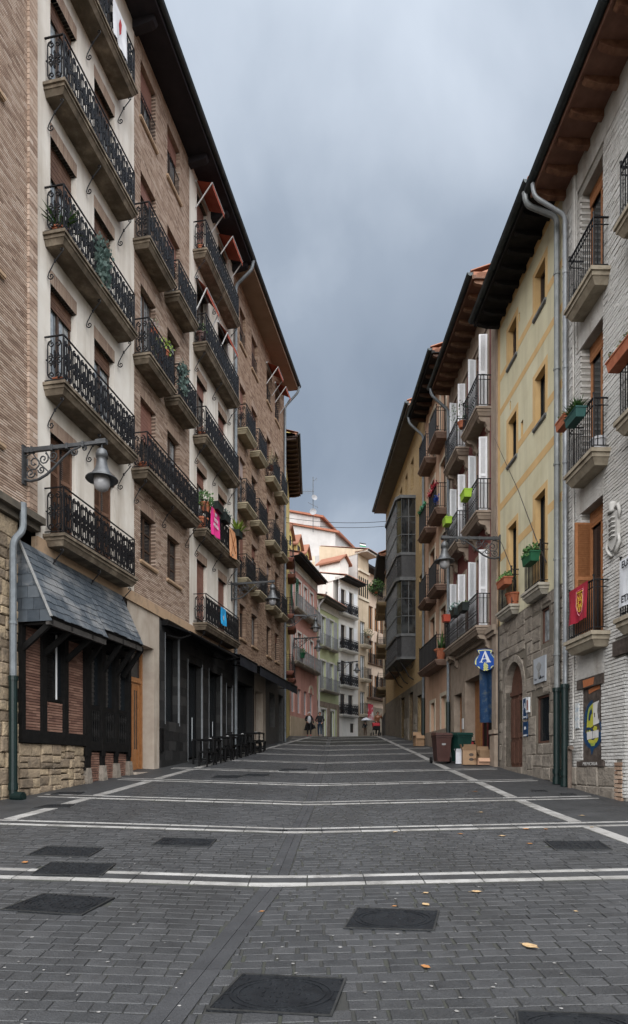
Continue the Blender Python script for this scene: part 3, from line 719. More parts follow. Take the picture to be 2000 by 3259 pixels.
def eave(parent, u0, u1, z, p=.8, mat=None, rafters=None, rmat=None, step=.55, roofmat=None, gut=.08, slope_=.36, back=4.0, flip=False, dz=.0, ends=True, rh=.14, gable=None):
    mat = mat or SOFFIT; mb = MB()
    mb.box(u0, u1, -.3, p, z, z+.10); mb.box(u0, u1, p-.03, p+.02, z-.02, z+.20)
    mb.build('eave', mat, parent)
    if rafters:
        mr = MB(); q = p*.93
        mr.prism([(-.06,-.1,0),(-.06,q,0),(-.06,q,-.05),(-.06,q-.05,-.09),(-.06,q-.16,-rh*.75),(-.06,q-.3,-rh),(-.06,-.1,-rh)], (.12,0,0)); me = mr.mesh('rafter', rmat or WOOD_EAVE)
        n = max(1, int((u1-u0-.3)/step))
        for i in range(n+1): ob('rafter', me, parent, (u0 + .15 + (u1-u0-.3)*i/n, 0, z))
    mg = MB(); gy, gz = p+.085, z+.17
    prof = [(gy+gut*math.cos(t), gz+gut*math.sin(t)) for t in [math.pi + math.pi*k/10 for k in range(11)]]
    k = len(prof); v = [(u0, y, zz) for y, zz in prof] + [(u1, y, zz) for y, zz in prof]
    mg.add(v, [(i, i+1, k+i+1, k+i) for i in range(k-1)])
    prof2 = [(gy+(gut-.008)*math.cos(t), gz+(gut-.008)*math.sin(t)) for t in [math.pi + math.pi*j/10 for j in range(11)]]
    mg.add([(u0, y, zz) for y, zz in prof2] + [(u1, y, zz) for y, zz in prof2], [(i, k+i, k+i+1, i+1) for i in range(k-1)])
    for u in (u0, u1): mg.poly([(u, y, zz) for y, zz in prof])
    u = u0 + .5
    while u < u1:
        mg.tube([(u, gy+(gut+.004)*math.cos(t), gz+(gut+.004)*math.sin(t)) for t in [math.pi + math.pi*j/8 for j in range(9)]], .010, 4); u += 1.05
    for s in (-1, 1): mg.tube([(u0, gy+s*gut, gz), (u1, gy+s*gut, gz)], .011, 5)
    mg.build('gutter', GUTTER, parent)
    # pitched tiled roof
    mt = MB(); zt = z + .24
    mt.box(u0, u1, -.3, p-.01, z+.10, z+.20)
    mt.add([(u0,p+.04,zt),(u1,p+.04,zt),(u1,-back,zt+(p+back)*slope_),(u0,-back,zt+(p+back)*slope_),(u0,p+.04,zt-.05),(u1,p+.04,zt-.05),(u1,-back,zt-.6),(u0,-back,zt-.6)],
           [(0,1,2,3),(0,4,5,1)]); mt.add([(u0,p-.1,zt-.1),(u1,p-.1,zt-.1),(u1,-back,zt-.04+(p+back)*slope_),(u0,-back,zt-.04+(p+back)*slope_),(u0,p-.1,zt-.2),(u1,p-.1,zt-.2),(u1,-back,zt-.6),(u0,-back,zt-.6)], [(1,5,6,2),(3,2,6,7),(0,3,7,4)], 1)
    ro = mt.build('roof', [TILE, gable or TILE], parent)
    mr = MB(); x = u0 + .1
    while x < u1:
        n = 6; r = .085
        rows = []
        for s in range(0, 5):
            y = p + .06 - s*(p+back)/4*.999; zz = zt + (p+.06-y)*slope_
            rows.append([(x + r*math.cos(math.pi*j/n), y, zz + r*.8*math.sin(math.pi*j/n)) for j in range(n+1)])
        for A, B in zip(rows, rows[1:]):
            for j in range(n): mr.quad(A[j], A[j+1], B[j+1], B[j])
        mr.poly(rows[0]); x += .215
    mr.build('tile_rows', roofmat or TILE, ro, kind='stuff')
def body(parent, u0, u1, z0, z1, mat, w0=-.55, w1=-7.0):
    mb = MB(); mb.box(u0+.003, u1-.003, w1, w0, z0, z1); return mb.build('body', mat, parent)
def downpipe(parent, pts, r=.055, mat=None, name='downpipe', clips=2.0):
    mb = MB(); P = [Vector(p) for p in pts]; out = [P[0]]
    for i in range(1, len(P)-1):
        a, b, c = P[i-1], P[i], P[i+1]; d1 = (a-b); d2 = (c-b); k = min(.14, d1.length*.45, d2.length*.45)
        s, e = b + d1.normalized()*k, b + d2.normalized()*k
        for t in (0, .33, .67, 1): out.append(s*(1-t)**2 + b*2*t*(1-t) + e*t*t)
    out.append(P[-1]); mb.tube(out, r, 10)
    for a, b in zip(P, P[1:]):
        if abs(a.z-b.z) > clips:
            n = int(abs(a.z-b.z)/clips)
            for i in range(1, n+1): q = a.lerp(b, (i-.4)/n); mb.tube([q+Vector((0,0,.025)), q-Vector((0,0,.025))], r*1.22, 10)
    return mb.build(name, mat or PIPE, parent, smooth=False)
def stones(parent, u0, u1, z0, z1, mat, w=0.0, smin=.12, smax=.34, gap=.012, pr=.035, excl=(), name='stone', aspect=1.7, seed=1, limit=280):
    r = random.Random(seed); out = []
    def split(a, b, c, d):
        W, H = b-a, d-c
        if W > smax*aspect or H > smax or (W > smin*2.2*aspect and r.random() < .55) or (H > smin*2.2 and r.random() < .5):
            if W/aspect > H and W > 2*smin:
                m = a + W*r.uniform(.36,.64); split(a, m, c, d); split(m, b, c, d); return
            if H > 2*smin*.8:
                m = c + H*r.uniform(.38,.62); split(a, b, c, m); split(a, b, m, d); return
        out.append((a, b, c, d))
    split(u0, u1, z0, z1)
    items = []
    for a, b, c, d in out:
        cu, cz = (a+b)/2, (c+d)/2
        if any(e[0] < cu < e[1] and e[2] < cz < e[3] for e in excl): continue
        for e in excl:
            if a < e[1] and b > e[0] and c < e[3] and d > e[2]:
                ov = [(e[1]-a, 'a'), (b-e[0], 'b'), (e[3]-c, 'c'), (d-e[2], 'd')]; k = min(ov)[1]
                if k == 'a': a = e[1]
                elif k == 'b': b = e[0]
                elif k == 'c': c = e[3]
                else: d = e[2]
        if b-a < .04 or d-c < .04: continue
        items.append((a+gap/2, b-gap/2, c+gap/2, d-gap/2))
    items.sort(key=lambda i: -(i[1]-i[0])*(i[3]-i[2])); rest = MB()
    for k, (a, b, c, d) in enumerate(items):
        y = w + r.uniform(-.3, 1)*pr; bv = min(.022, (b-a)*.18, (d-c)*.18); j = lambda s=.010: r.uniform(-s, s)
        A = [(a+j(),w-.05,c+j()),(b+j(),w-.05,c+j()),(b+j(),w-.05,d+j()),(a+j(),w-.05,d+j())]
        Bq = [(p[0], y-bv*.8, p[2]) for p in A]
        cu, cz = (a+b)/2, (c+d)/2
        C = [(cu+(p[0]-cu)*(1-2*bv/(b-a)), y + j(.008), cz+(p[2]-cz)*(1-2*bv/(d-c))) for p in A]
        m = (cu + j(.02), y + r.uniform(0,.014), cz + j(.02))
        mb = rest if k >= limit else MB()
        mb.add(A + Bq + C + [m], [(0,1,5,4),(1,2,6,5),(2,3,7,6),(3,0,4,7),(4,5,9,8),(5,6,10,9),(6,7,11,10),(7,4,8,11),(8,9,12),(9,10,12),(10,11,12),(11,8,12)])
        if k < limit: mb.build(name, mat, parent)
    if rest.v: rest.build('stone_courses', mat, parent, kind='stuff')
def louvre_leaf(L, H, mat_, name='shutter', slats=True, frame=.06, th=.035, n=None, panels=2):
    "leaf in the plane y=0, hinged at x=0"
    mb = MB(); mb.box(0, frame, -th/2, th/2, 0, H); mb.box(L-frame, L, -th/2, th/2, 0, H)
    zs = [0] + [H*k/panels for k in range(1, panels)] + [H]
    for k, z in enumerate(zs): mb.box(frame, L-frame, -th/2, th/2, max(0, z-frame*.7), min(H, z+frame*.7))
    n = n or int(H/.05)
    for i in range(n):
        z = .05 + (H-.1)*i/n
        mb.add([(frame,-th*.4,z),(L-frame,-th*.4,z),(L-frame,th*.4,z+H/n*.9),(frame,th*.4,z+H/n*.9),(frame,-th*.4,z+.006),(L-frame,-th*.4,z+.006),(L-frame,th*.4,z+H/n*.9+.006),(frame,th*.4,z+H/n*.9+.006)],
               [(0,1,2,3),(7,6,5,4),(0,4,5,1),(2,6,7,3)])
    return mb.mesh(name, mat_)
# ------------------------------------------------------------------ plants and pots
def foliage(r, n, size, leaf, kind='bush'):
    mb = MB(); rr = random.Random(r)
    for i in range(n):
        if kind == 'bush':
            d = Vector((rr.gauss(0,1), rr.gauss(0,1), rr.gauss(0,.8))).normalized()*size*rr.uniform(.35,1)**.6; p = d + Vector((0,0,size*.55))
        elif kind == 'trail':
            t = rr.random(); p = Vector((rr.gauss(0,.35)*size, rr.uniform(0,.5)*size*(1-t*.3), -t*size*2.2 + .2*size + rr.gauss(0,.05)))
        else: p = None
        if kind == 'spike':
            a = rr.uniform(0, 2*math.pi); e = rr.uniform(.3,1.2); L = size*rr.uniform(.8,1.5); w = leaf*.5
            t = Vector((math.cos(a)*math.cos(e), math.sin(a)*math.cos(e), math.sin(e))); s = Vector((-math.sin(a), math.cos(a), 0))
            q = [Vector((0,0,0)), t*L*.5 + Vector((0,0,.04*L)), t*L - Vector((0,0,.12*L*math.cos(e)))]
            mb.add([q[0]-s*w*.6, q[0]+s*w*.6, q[1]+s*w, q[1]-s*w, q[2]], [(0,1,2,3),(3,2,4)]); continue
        ax = Vector((rr.uniform(-1,1), rr.uniform(-1,1), rr.uniform(-.6,1))).normalized(); b = ax.orthogonal().normalized()*leaf*.38; a2 = ax*leaf*rr.uniform(.6,1.2)
        mb.add([p, p+a2*.5+b, p+a2, p+a2*.5-b], [(0,1,2),(0,2,3)])
    return mb
def plant(name, label, loc, rotz=0, pot='round', potmat=None, size=.25, leafmat=None, leaf=.06, n=140, kind='bush', seed=1, pl=.6, group='pots and boxes on the balconies', pw=.16, ph=.17):
    t = thing(name, label, 'planter' if pot == 'box' else 'potted plant', loc, rotz, group); mb = MB()
    if pot == 'round':
        r = pw*.8; mb.lathe([(.001,0),(r*.7,0),(r,ph*.85),(r*1.12,ph*.85),(r*1.12,ph),(r*.95,ph),(r*.92,ph*.85),(.001,ph*.85)], 14)
    else:
        a, b = pl/2, pw/2
        for s, (z0, z1) in ((.86, (0, ph*.86)),):
            mb.add([(-a*s,-b*s,0),(a*s,-b*s,0),(a*s,b*s,0),(-a*s,b*s,0),(-a,-b,ph),(a,-b,ph),(a,b,ph),(-a,b,ph)], [(0,3,2,1),(0,1,5,4),(1,2,6,5),(2,3,7,6),(3,0,4,7)])
        mb.box(-a*1.03, a*1.03, -b*1.08, -b*.9, ph-.03, ph); mb.box(-a*1.03, a*1.03, b*.9, b*1.08, ph-.03, ph); mb.box(-a*1.03, -a*.95, -b*.9, b*.9, ph-.03, ph); mb.box(a*.95, a*1.03, -b*.9, b*.9, ph-.03, ph)
        mb.box(-a*.94, a*.94, -b*.88, b*.88, ph*.7, ph*.82)
    mb.build('pot', potmat or POT, t)
    f = MB(); m = 1 if pot == 'round' else max(2, int(pl/.22))
    for k in range(m):
        g = foliage(seed*7+k, n//m, size, leaf, kind); x = 0 if m == 1 else (-pl/2 + pl*(k+.5)/m)
        f.add([(q[0]+x, q[1], q[2]+ph*.8) for q in g.v], g.f)
    if kind == 'bush': f.tube([(0,0,ph*.5),(.01,0,ph+size*.5)], .008, 5)
    f.build('foliage', leafmat or LEAF, t); return t
def on_wall(fr, u, w, z): return fr.pt(u, w, z)
# ------------------------------------------------------------------ LEFT SIDE
def FLx(Z): return -8.30 + .195*Z
def left_frame(Z0, Z1): return Frame((FLx(Z1), Z1), (FLx(Z0), Z0))
S5 = [6.5, 9.7, 12.87, 16.03, 19.2]
EAVE_L = 22.0
# --- main block: cream / brick / cream panels
F1 = left_frame(13.0, 25.7)
B1 = building('apartment_block', 'tall block of cream plaster and brick bays with ornate black balconies, dark flat eaves', F1)
def panel(b, fr, Z0, Z1, z0, z1, kind, ops, rec=.2, limit=0, excl=(), mat=None, brickmat=None, near=None):
    u0, u1 = seg(fr, Z0, Z1)
    if kind == 'plaster':
        mb = MB(); wall_mesh(mb, u0, u1, z0, z1, ops, 0, rec); mb.build('wall', mat or CREAM, b)
    else:
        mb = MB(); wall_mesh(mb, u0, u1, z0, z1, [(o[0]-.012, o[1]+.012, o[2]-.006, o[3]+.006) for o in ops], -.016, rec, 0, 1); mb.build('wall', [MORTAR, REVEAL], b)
        bricks(b, u0, u1, z0+.006, z1-.01, ops, excl, mat=brickmat, limit=limit, near=near, rec=rec)
opsA, opsB, opsD, exB = [], [], [], []
wins = []
for i, s in enumerate(S5):
    for Z0, Z1 in ((13.5,14.47), (15.23,16.18)): a, b = seg(F1, Z0, Z1); opsA.append((a, b, s, s+2.3)); wins.append((a, b, s, s+2.3, 'A', i))
    for Z0, Z1 in ((21.75,22.7), (23.87,24.85)): a, b = seg(F1, Z0, Z1); opsD.append((a, b, s, s+2.3)); wins.append((a, b, s, s+2.3, 'D', i))
    for Z0, Z1 in ((17.62,18.55), (19.37,20.3)):
        a, b = seg(F1, Z0, Z1); z0, z1 = (s+.62, s+2.25) if i == 4 else ((s+.9, s+2.3) if i == 0 else (s, s+2.3))
        opsB.append((a, b, z0, z1)); wins.append((a, b, z0, z1, 'B', i)); exB.append((a-.0, b+.0, z1, z1+.30))
panel(B1, F1, 13.0, 17.24, 6.1, EAVE_L, 'plaster', opsA)
panel(B1, F1, 17.24, 21.1, 6.38, EAVE_L, 'brick', opsB, limit=250, excl=exB, near=lambda i: -i[0]*.25 + abs((i[4]+i[5])/2 - 8.5)*.25)
panel(B1, F1, 21.1, 25.7, 6.1, EAVE_L, 'plaster', opsD)
WR = random.Random(5)
for a, b, z0, z1, p, i in wins:
    ro = WR.choice([0, .18, .3, .45, .0, .85]) if p != 'A' else [1.0, .16, .30, .16, .12][i]
    if p == 'A' and i == 0: ro = .0
    pn = CURT if (WR.random() < .5 or (p == 'A' and i in (1,2,3,4))) else GLASS
    if p == 'B' and i == 0: ro = 0; pn = GLASS
    o = window(B1, a, b, z0, z1, .2, pane=pn, roller=ro, rollmat=SHUT_RED if p != 'A' else SHUT_BR, sill=(COURSE if (p == 'B' and i in (0, 4)) else None), bars=(p == 'B' and i == 4), cross=(2 if p == 'B' and i == 0 else 0))
    lintel(o, a, b, z1, over=(.0 if p == 'B' else .02), mat=LINTEL)
    if p == 'A' and i == 0:      # brown louvred leaves on the lowest floor
        for s in (0, 1):
            L = (b-a)/2 - .02; me = louvre_leaf(L, z1-z0-.02, SHUT_BR, panels=3)
            ob('shutter', me, o, (a + .01 + s*((b-a)/2), -.12, z0+.01), (0, 0, -.25 if s == 0 else .0))
for i, s in enumerate(S5):
    a, b = seg(F1, 13.28, 16.42); balcony(B1, a, b, s, .47, 1.0, brackets=3, t=.24)
    a, b = seg(F1, 21.42, 25.0); balcony(B1, a, b, s, .47, 1.0, brackets=3, t=.24)
    if i in (2, 3):
        for Z0, Z1 in ((17.2,18.85), (19.17,20.62)): a, b = seg(F1, Z0, Z1); balcony(B1, a, b, s, .47, 1.0, t=.24)
    if i == 1: a, b = seg(F1, 17.1, 20.8); balcony(B1, a, b, s, .47, 1.0, brackets=3, t=.24)
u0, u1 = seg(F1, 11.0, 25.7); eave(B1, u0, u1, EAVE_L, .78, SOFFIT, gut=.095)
mb = MB(); mb.prism([(-.11,-.1,0),(-.11,.62,0),(-.11,.66,-.07),(-.11,.60,-.15),(-.11,.50,-.19),(-.11,-.1,-.26)], (.22,0,0)); cme = mb.mesh('corbel', SOFFIT)
for Z in (13.1, 17.24, 21.1, 23.2, 25.6): ob('corbel', cme, B1, (F1.uZ(Z), 0, EAVE_L))
u0, u1 = seg(F1, 13.0, 25.7); body(B1, u0, u1, -1, EAVE_L+.05, MORTAR)
mb = MB()
for Z0, Z1 in ((13.0,14.3),(14.3,15.6),(15.6,16.9),(16.9,18.2),(18.2,19.5),(19.5,20.8),(20.8,22.1),(22.1,23.4),(23.4,24.6),(24.6,25.7)):
    a, b = seg(F1, Z0, Z1); mb.box(a+.003, b-.003, -.1, .045+(.008 if Z0 < 17 else 0), 6.08, 6.37)
mb.build('string_course', COURSE, B1)
# door bay
a, b = seg(F1, 16.85, 18.8); da, db = seg(F1, 16.97, 18.45)
mb = MB(); wall_mesh(mb, a, b, .5, 6.08, [(da, db, .5, 5.05, .45)], .0); mb.build('door_bay_wall', BEIGE, B1)
gd = F1.g(db) + .05
mb = MB(); f = .09
mb.box(da, da+f, -.45, -.36, gd, 5.05); mb.box(db-f, db, -.45, -.36, gd, 5.05); mb.box(da+f, db-f, -.45, -.36, 4.02, 4.16); mb.box(da+f, db-f, -.45, -.36, 4.96, 5.05)
mb.box(da+f, db-f, -.44, -.40, gd, 4.02)
for k in range(2):
    c = da+f+.12+k*(db-da-2*f)*.5; mb.box(c, c+.06, -.40, -.37, gd+.1, 3.95); mb.box(c+.36, c+.42, -.40, -.37, gd+.1, 3.95)
dr = mb.build('door', DOOR_WOOD, B1)
mb = MB()
for k in range(2):
    c = da+f+.2+k*(db-da-2*f)*.5
    for q in range(2): mb.box(c+q*.11, c+q*.11+.05, -.405, -.395, gd+.65, 3.8)
mb.box(da+f, db-f, -.43, -.42, 4.16, 4.96); mb.build('pane', GLASS, dr)
mb = MB(); mb.box(da-.05, db+.05, -.45, .22, gd-.3, gd); mb.build('door_step', BEIGE, B1)
# dark tiled shop front
a, b = seg(F1, 18.8, 25.7)
shop = [(19.2,20.3,2.9,5.7), (20.96,22.3,1.2,5.2), (22.9,24.3,1.2,5.2), (24.8,25.6,2.9,4.9)]
ops = [(*seg(F1, p, q), c, d) for p, q, c, d in shop]
mb = MB(); wall_mesh(mb, a, b, .5, 6.08, [(o[0]-.006, o[1]+.006, o[2]-.004, o[3]+.004) for o in ops], -.018, .3); mb.build('shop_wall', MORTAR, B1)
bricks(B1, a, b, 1.2, 6.06, ops, mat=DARKTILE, course=.30, h=.294, ln=.55, gap=.006, depth=.018, rec=.3, limit=280, near=lambda i: -i[0], name='wall_tile')
for k, o in enumerate(ops): window(B1, o[0], o[1], max(o[2], F1.g(o[0])+.02), o[3], .3, frame=BLACKMETAL, mull=0 if k in (0, 3) else 1, name='shop_window')
STEEL = M('brushed_steel', [(.30,.32,.34), (.40,.42,.44)], .35, 6, metallic=.6, bump=.03)
for o in ops:
    for e in (o[0], o[1]-.03): q = MB(); q.box(e, e+.03, -.05, .012, max(o[2], F1.g(e)+.02), o[3]); q.build('steel_trim', STEEL, B1)
for o in ops[1:3]: q = MB(); q.tube([(o[0]+.5,-.2,2.5),(o[0]+.5,-.2,3.3)], .015, 6); q.build('door_handle', STEEL, B1)
mb = MB(); mb.box(F1.uZ(18.98)-.02, F1.uZ(18.98)+.16, 0, .06, 2.05, 2.75); mb.build('meter_cabinet', BLACKMETAL, B1)
def awning(parent, fr, Z0, Z1, p, zt, zf, zv, mat, vm, cass=True):
    a, b = seg(fr, Z0, Z1); mb = MB(); n = 10
    mb.add([(a,.1,zt),(b,.1,zt),(b,p,zf),(a,p,zf),(a,.1,zt-.015),(b,.1,zt-.015),(b,p,zf-.015),(a,p,zf-.015)], [(0,1,2,3),(7,6,5,4),(0,4,5,1),(1,5,6,2),(2,6,7,3),(3,7,4,0)])
    o = mb.build('awning', mat, parent)
    if zv:
        mv = MB(); st = max(6, int((b-a)/.18))
        for i in range(st):
            x0, x1 = a+(b-a)*i/st, a+(b-a)*(i+1)/st; f = lambda x: p + .012*math.sin(x*5)
            mv.quad((x0,f(x0),zv),(x1,f(x1),zv),(x1,p+.004,zf),(x0,p+.004,zf))
        mv.build('valance', vm, o)
    mc = MB(); mc.tube([(a,p,zf),(b,p,zf)], .035, 8)
    if cass: mc.box(a, b, .0, .2, zt-.06, zt+.12)
    for u in (a+.25, b-.25): mc.bar((u,.06,zt-.3),(u,p*.55,zf-.12),.04,.04); mc.bar((u,p*.55,zf-.12),(u,p-.05,zf-.03),.04,.04)
    mc.build('awning_frame', BLACKMETAL, o); return o
awning(B1, F1, 18.95, 23.3, .92, 5.92, 5.62, None, AWN, AWN)
awning(B1, F1, 23.5, 25.68, 1.0, 6.0, 5.75, 5.36, AWN, AWN_V)
# downpipe between cream and brick, and elbow from the gutter
u = F1.uZ(25.62); downpipe(B1, [(u,.86,22.1),(u,.80,21.75),(u,.12,21.2),(u,.12,2.3)], .065)
# --- brick block
F2 = left_frame(25.7, 34.2)
B2 = building('brick_block', 'brick apartment block with small paired iron balconies and brown flat eaves', F2)
S3 = [9.42, 12.53, 15.62]; WZ = [(26.5,27.3),(28.2,29.1),(30.7,31.5),(32.3,33.1)]; BZ = [(26.05,27.4),(27.95,29.2),(30.4,31.65),(32.05,33.25)]
ops, ex, wl = [], [], []
for k, (Z0, Z1) in enumerate(WZ):
    a, b = seg(F2, Z0, Z1)
    for s in S3: wl.append((a, b, s, s+2.2, 1))
    wl.append((a, b, 19.5, 21.05, 2)); wl.append((a, b, 7.05, 8.5, 0))
for a, b, c, d, t in wl: ops.append((a, b, c, d)); ex.append((a, b, d, d+.28))
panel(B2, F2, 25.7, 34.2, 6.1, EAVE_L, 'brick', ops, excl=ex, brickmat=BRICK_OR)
for a, b, c, d, t in wl:
    o = window(B2, a, b, c, d, .2, pane=CURT if WR.random() < .5 else GLASS, roller=WR.choice([0,.2,.5,.9,.3]), sill=COURSE if t != 1 else None, bars=(t == 2), rollmat=WR.choice([SHUT_RED, SHUT_BR, M('roller_mauve', [(.33,.26,.25), (.40,.33,.31)], .6, 4)]))
    lintel(o, a, b, d, .28)
for s in S3:
    for Z0, Z1 in BZ: a, b = seg(F2, Z0, Z1); balcony(B2, a, b, s, .45, 1.0, mat=M('pale_concrete', [(.30,.255,.17), (.40,.345,.24)], .9, 4, stain=(.12,.10,.06), stain_scale=(2,2,1)), t=.22)
u0, u1 = seg(F2, 25.7, 34.2); eave(B2, u0, u1, EAVE_L, .78, SOFFIT_BR, gut=.085); body(B2, u0, u1, -1, EAVE_L+.05, BRICK_OR)
u = F2.uZ(34.05); downpipe(B2, [(u,.86,22.1),(u,.82,21.8),(u,.1,21.1),(u,.1,2.9)], .06)
# its ground floor
gf = [(26.2,28.4,2.2,5.2), (28.75,30.0,2.2,5.1), (31.2,32.2,3.6,5.3), (33.0,34.0,2.6,5.4)]
ops = [(*seg(F2, p, q), c, d) for p, q, c, d in gf]
for (Z0, Z1, m_) in ((25.7,28.6,DARKTILE), (28.6,30.5,BEIGE), (30.5,34.2,M('dark_granite', [(.05,.05,.05), (.085,.083,.08)], .5, 7, bump=.4))):
    a, b = seg(F2, Z0, Z1); mb = MB(); wall_mesh(mb, a, b, 1, 6.1, [o for o in ops if o[0] >= a-.01 and o[1] <= b+.01], 0, .4); mb.build('ground_floor_wall', m_, B2)
for k, o in enumerate(ops): window(B2, o[0], o[1], o[2], o[3], .4, frame=BLACKMETAL if k != 1 else DOOR_DK, mull=1, name='shop_window' if k != 1 else 'door')
awning(B2, F2, 26.1, 33.0, 1.0, 6.0, 5.75, 5.36, AWN, AWN_V)
# small rust-red drop-arm awnings over upper windows
def drop_awning(parent, fr, Z0, Z1, z, p, drop):
    a, b = seg(fr, Z0, Z1); mb = MB(); n = 8
    for i in range(n):
        x0, x1 = a+(b-a)*i/n, a+(b-a)*(i+1)/n
        mb.quad((x0,.03,z),(x1,.03,z),(x1,p,z-drop),(x0,p,z-drop)); mb.quad((x0,p,z-drop),(x1,p,z-drop),(x1,p+.01,z-drop-.16-.02*(i % 2)),(x0,p+.01,z-drop-.16-.02*((i+1) % 2)))
    o = mb.build('drop_awning', AWN_OR, parent); mf = MB(); mf.tube([(a,p,z-drop),(b,p,z-drop)], .018, 6)
    for u in (a, b): mf.bar((u,.02,z-drop-.75),(u,p,z-drop),.03,.03)
    mf.box(a, b, 0, .06, z-.04, z+.03); mf.build('awning_arm', METAL_WH, o)
for Z0, Z1, z, p, d in ((21.6,22.8,21.75,.62,.18), (23.75,24.95,21.75,.62,.2), (21.6,22.8,18.45,.42,.45), (23.75,24.95,18.45,.42,.5)): drop_awning(B1, F1, Z0, Z1, z, p, d)
for Z0, Z1 in ((30.6,31.6), (32.2,33.2)): drop_awning(B2, F2, Z0, Z1, 21.3, .6, .3)
# --- stone and brick house at the left edge
F0 = left_frame(9.0, 13.0)
B0 = building('brick_and_stone_house', 'brick house on a rough stone ground floor, cut by the left edge of the photo', F0)
ops, ex = [], []
for z in (7.75, 11.0, 14.4, 17.6):
    for Z0, Z1 in ((10.7,11.95), (9.2,10.0)): a, b = seg(F0, Z0, Z1); ops.append((a, b, z, z+1.5)); ex.append((a, b, z+1.5, z+1.8))
panel(B0, F0, 9.0, 13.0, 6.75, 23.5, 'brick', ops, excl=ex, limit=280, near=lambda i: abs(i[0]-F0.uZ(12.5))*2.2 + abs(i[4]-9.5)*.25)
for o, e in zip(ops, ex): w_ = window(B0, *o[:4], .2, sill=COURSE, roller=.3); lintel(w_, *e[:3])
u0, u1 = seg(F0, 12.74, 13.0)
bricks(B0, u0+.0, u1, 6.76, 23.4, [], w=.05, depth=.06, ln=.29, course=.106, h=.094, gap=.0)
u0, u1 = seg(F0, 9.0, 13.0); body(B0, u0, u1, -1, 23.6, MORTAR)
mb = MB(); u0, u1 = seg(F0, 9.0, 13.03); mb.box(u0, u1, -.1, .10, 6.45, 6.58); mb.box(u0, u1, -.1, .22, 6.58, 6.72); mb.box(u0, u1, -.1, .16, 6.72, 6.755)
mb.build('ledge', M('dark_ledge', [(.06,.052,.042), (.13,.11,.085)], .9, 4, bump=.6, bscale=20), B0)
mb = MB(); u0, u1 = seg(F0, 9.0, 12.44); mb.quad((u0,-.03,.3),(u0,-.03,6.45),(u1,-.03,6.45),(u1,-.03,.3)); mb.quad((u0,-.03,.3),(u0,-.6,.3),(u0,-.6,6.45),(u0,-.03,6.45)); mb.build('wall_core', MORTAR, B0)
stones(B0, u0, u1, .55, 6.45, STONE_W, .02, .16, .40, seed=3, limit=220)
u = F0.uZ(12.1); downpipe(B0, [(u-.22,.22,6.75),(u-.22,.22,6.2),(u,.16,5.95),(u,.16,3.3)], .065); 
mb = MB(); mb.tube([(u,.16,1.05),(u,.16,3.3)], .078, 12); mb.tube([(u,.16,3.25),(u,.16,3.34)], .09, 12); mb.tube([(u,.16,1.15),(u,.16,1.28)], .092, 12); gp = mb.build('pipe_guard', PIPE_GR, B0)
mb = MB(); mb.tube([(u,.15,1.02),(u,.38,1.02)], .095, 16); mb.tube([(u,.375,1.02),(u,.39,1.02)], .06, 12); mb.build('pipe_shoe', PIPE_GR, gp)
# --- timber tavern front with slate canopy
F3 = left_frame(12.42, 16.85)
B3 = building('tavern_front', 'black timbered tavern front with red brick infill under a grey slate canopy', F3, 'tavern front')
U = lambda Z: F3.uZ(Z)
mb = MB(); mb.box(0, F3.L, -.5, -.03, .3, 6.08); mb.build('wall_core', MORTAR, B3)
stones(B3, U(14.78), F3.L, .75, 2.08, STONE_W, .06, .11, .30, seed=8, limit=200)
mb = MB(); posts = [(12.44,12.56),(13.1,13.25),(13.88,14.02),(14.68,14.92),(15.4,15.56),(16.07,16.2),(16.73,16.86)]
def part(n, x0, x1, y0, y1, z0, z1, m_=TIMBER): q = MB(); q.box(x0, x1, y0, y1, z0, z1); return q.build(n, m_, B3)
for i, (p, q) in enumerate(posts): part('post', U(q), U(p), -.03, .10 + (.02 if i > 2 else 0), (2.3 if i < 3 else 1.85), 4.75)
part('sill_beam', U(14.69), U(12.42), -.03, .13, 2.08, 2.34); part('sill_beam', U(16.86), U(14.92), -.03, .105, 1.98, 2.2)
part('head_beam', U(16.86), U(12.42), -.03, .13, 4.48, 4.7)
for i, (p, q) in enumerate(posts[3:]):
    c = (U(p)+U(q))/2; g = F3.g(c); q_ = MB(); q_.add([(c-.12,-.03,g-.15),(c+.12,-.03,g-.15),(c+.125,.17,g-.15),(c-.125,.17,g-.15),(c-.085,-.03,g+.36),(c+.085,-.03,g+.36),(c+.085,.13,g+.36),(c-.085,.13,g+.36)],
        [(4,5,6,7),(0,1,5,4),(1,2,6,5),(2,3,7,6),(3,0,4,7)]); q_.build('stone_foot', STONE_G, B3)
    if i < 4: part('post', U(q), U(p), -.03, .10, g+.3, 1.99)
for (p, q, c, d) in ((12.56,13.1,2.35,4.47),(13.25,13.88,2.35,3.0),(14.02,14.68,2.35,4.47),(14.92,15.4,1.2,1.97),(15.56,16.07,1.25,1.97),(16.2,16.73,1.3,1.97)):
    bricks(B3, U(q), U(p), c, d, [], mat=BRICK_RED, course=.058, h=.045, w=.035, depth=.06, limit=40, near=lambda i: -i[4])
wn = part('window', U(13.88), U(13.25), -.03, .02, 3.0, 3.12); 
q_ = MB()
for k in range(24): q_.box(U(13.55), U(13.25), .0, .025+.012*(k % 2), 3.13+k*.055, 3.175+k*.055)
q_.build('shutter', TIMBER, wn); q_ = MB(); q_.tube([(U(13.62),.06,3.05),(U(13.62),.06,4.45)], .02, 8); q_.build('light_tube', METAL_WH, wn)
q_ = MB(); q_.quad((U(13.88),-.01,3.12),(U(13.55),-.01,3.12),(U(13.55),-.01,4.5),(U(13.88),-.01,4.5)); q_.build('pane', GLASS, wn)
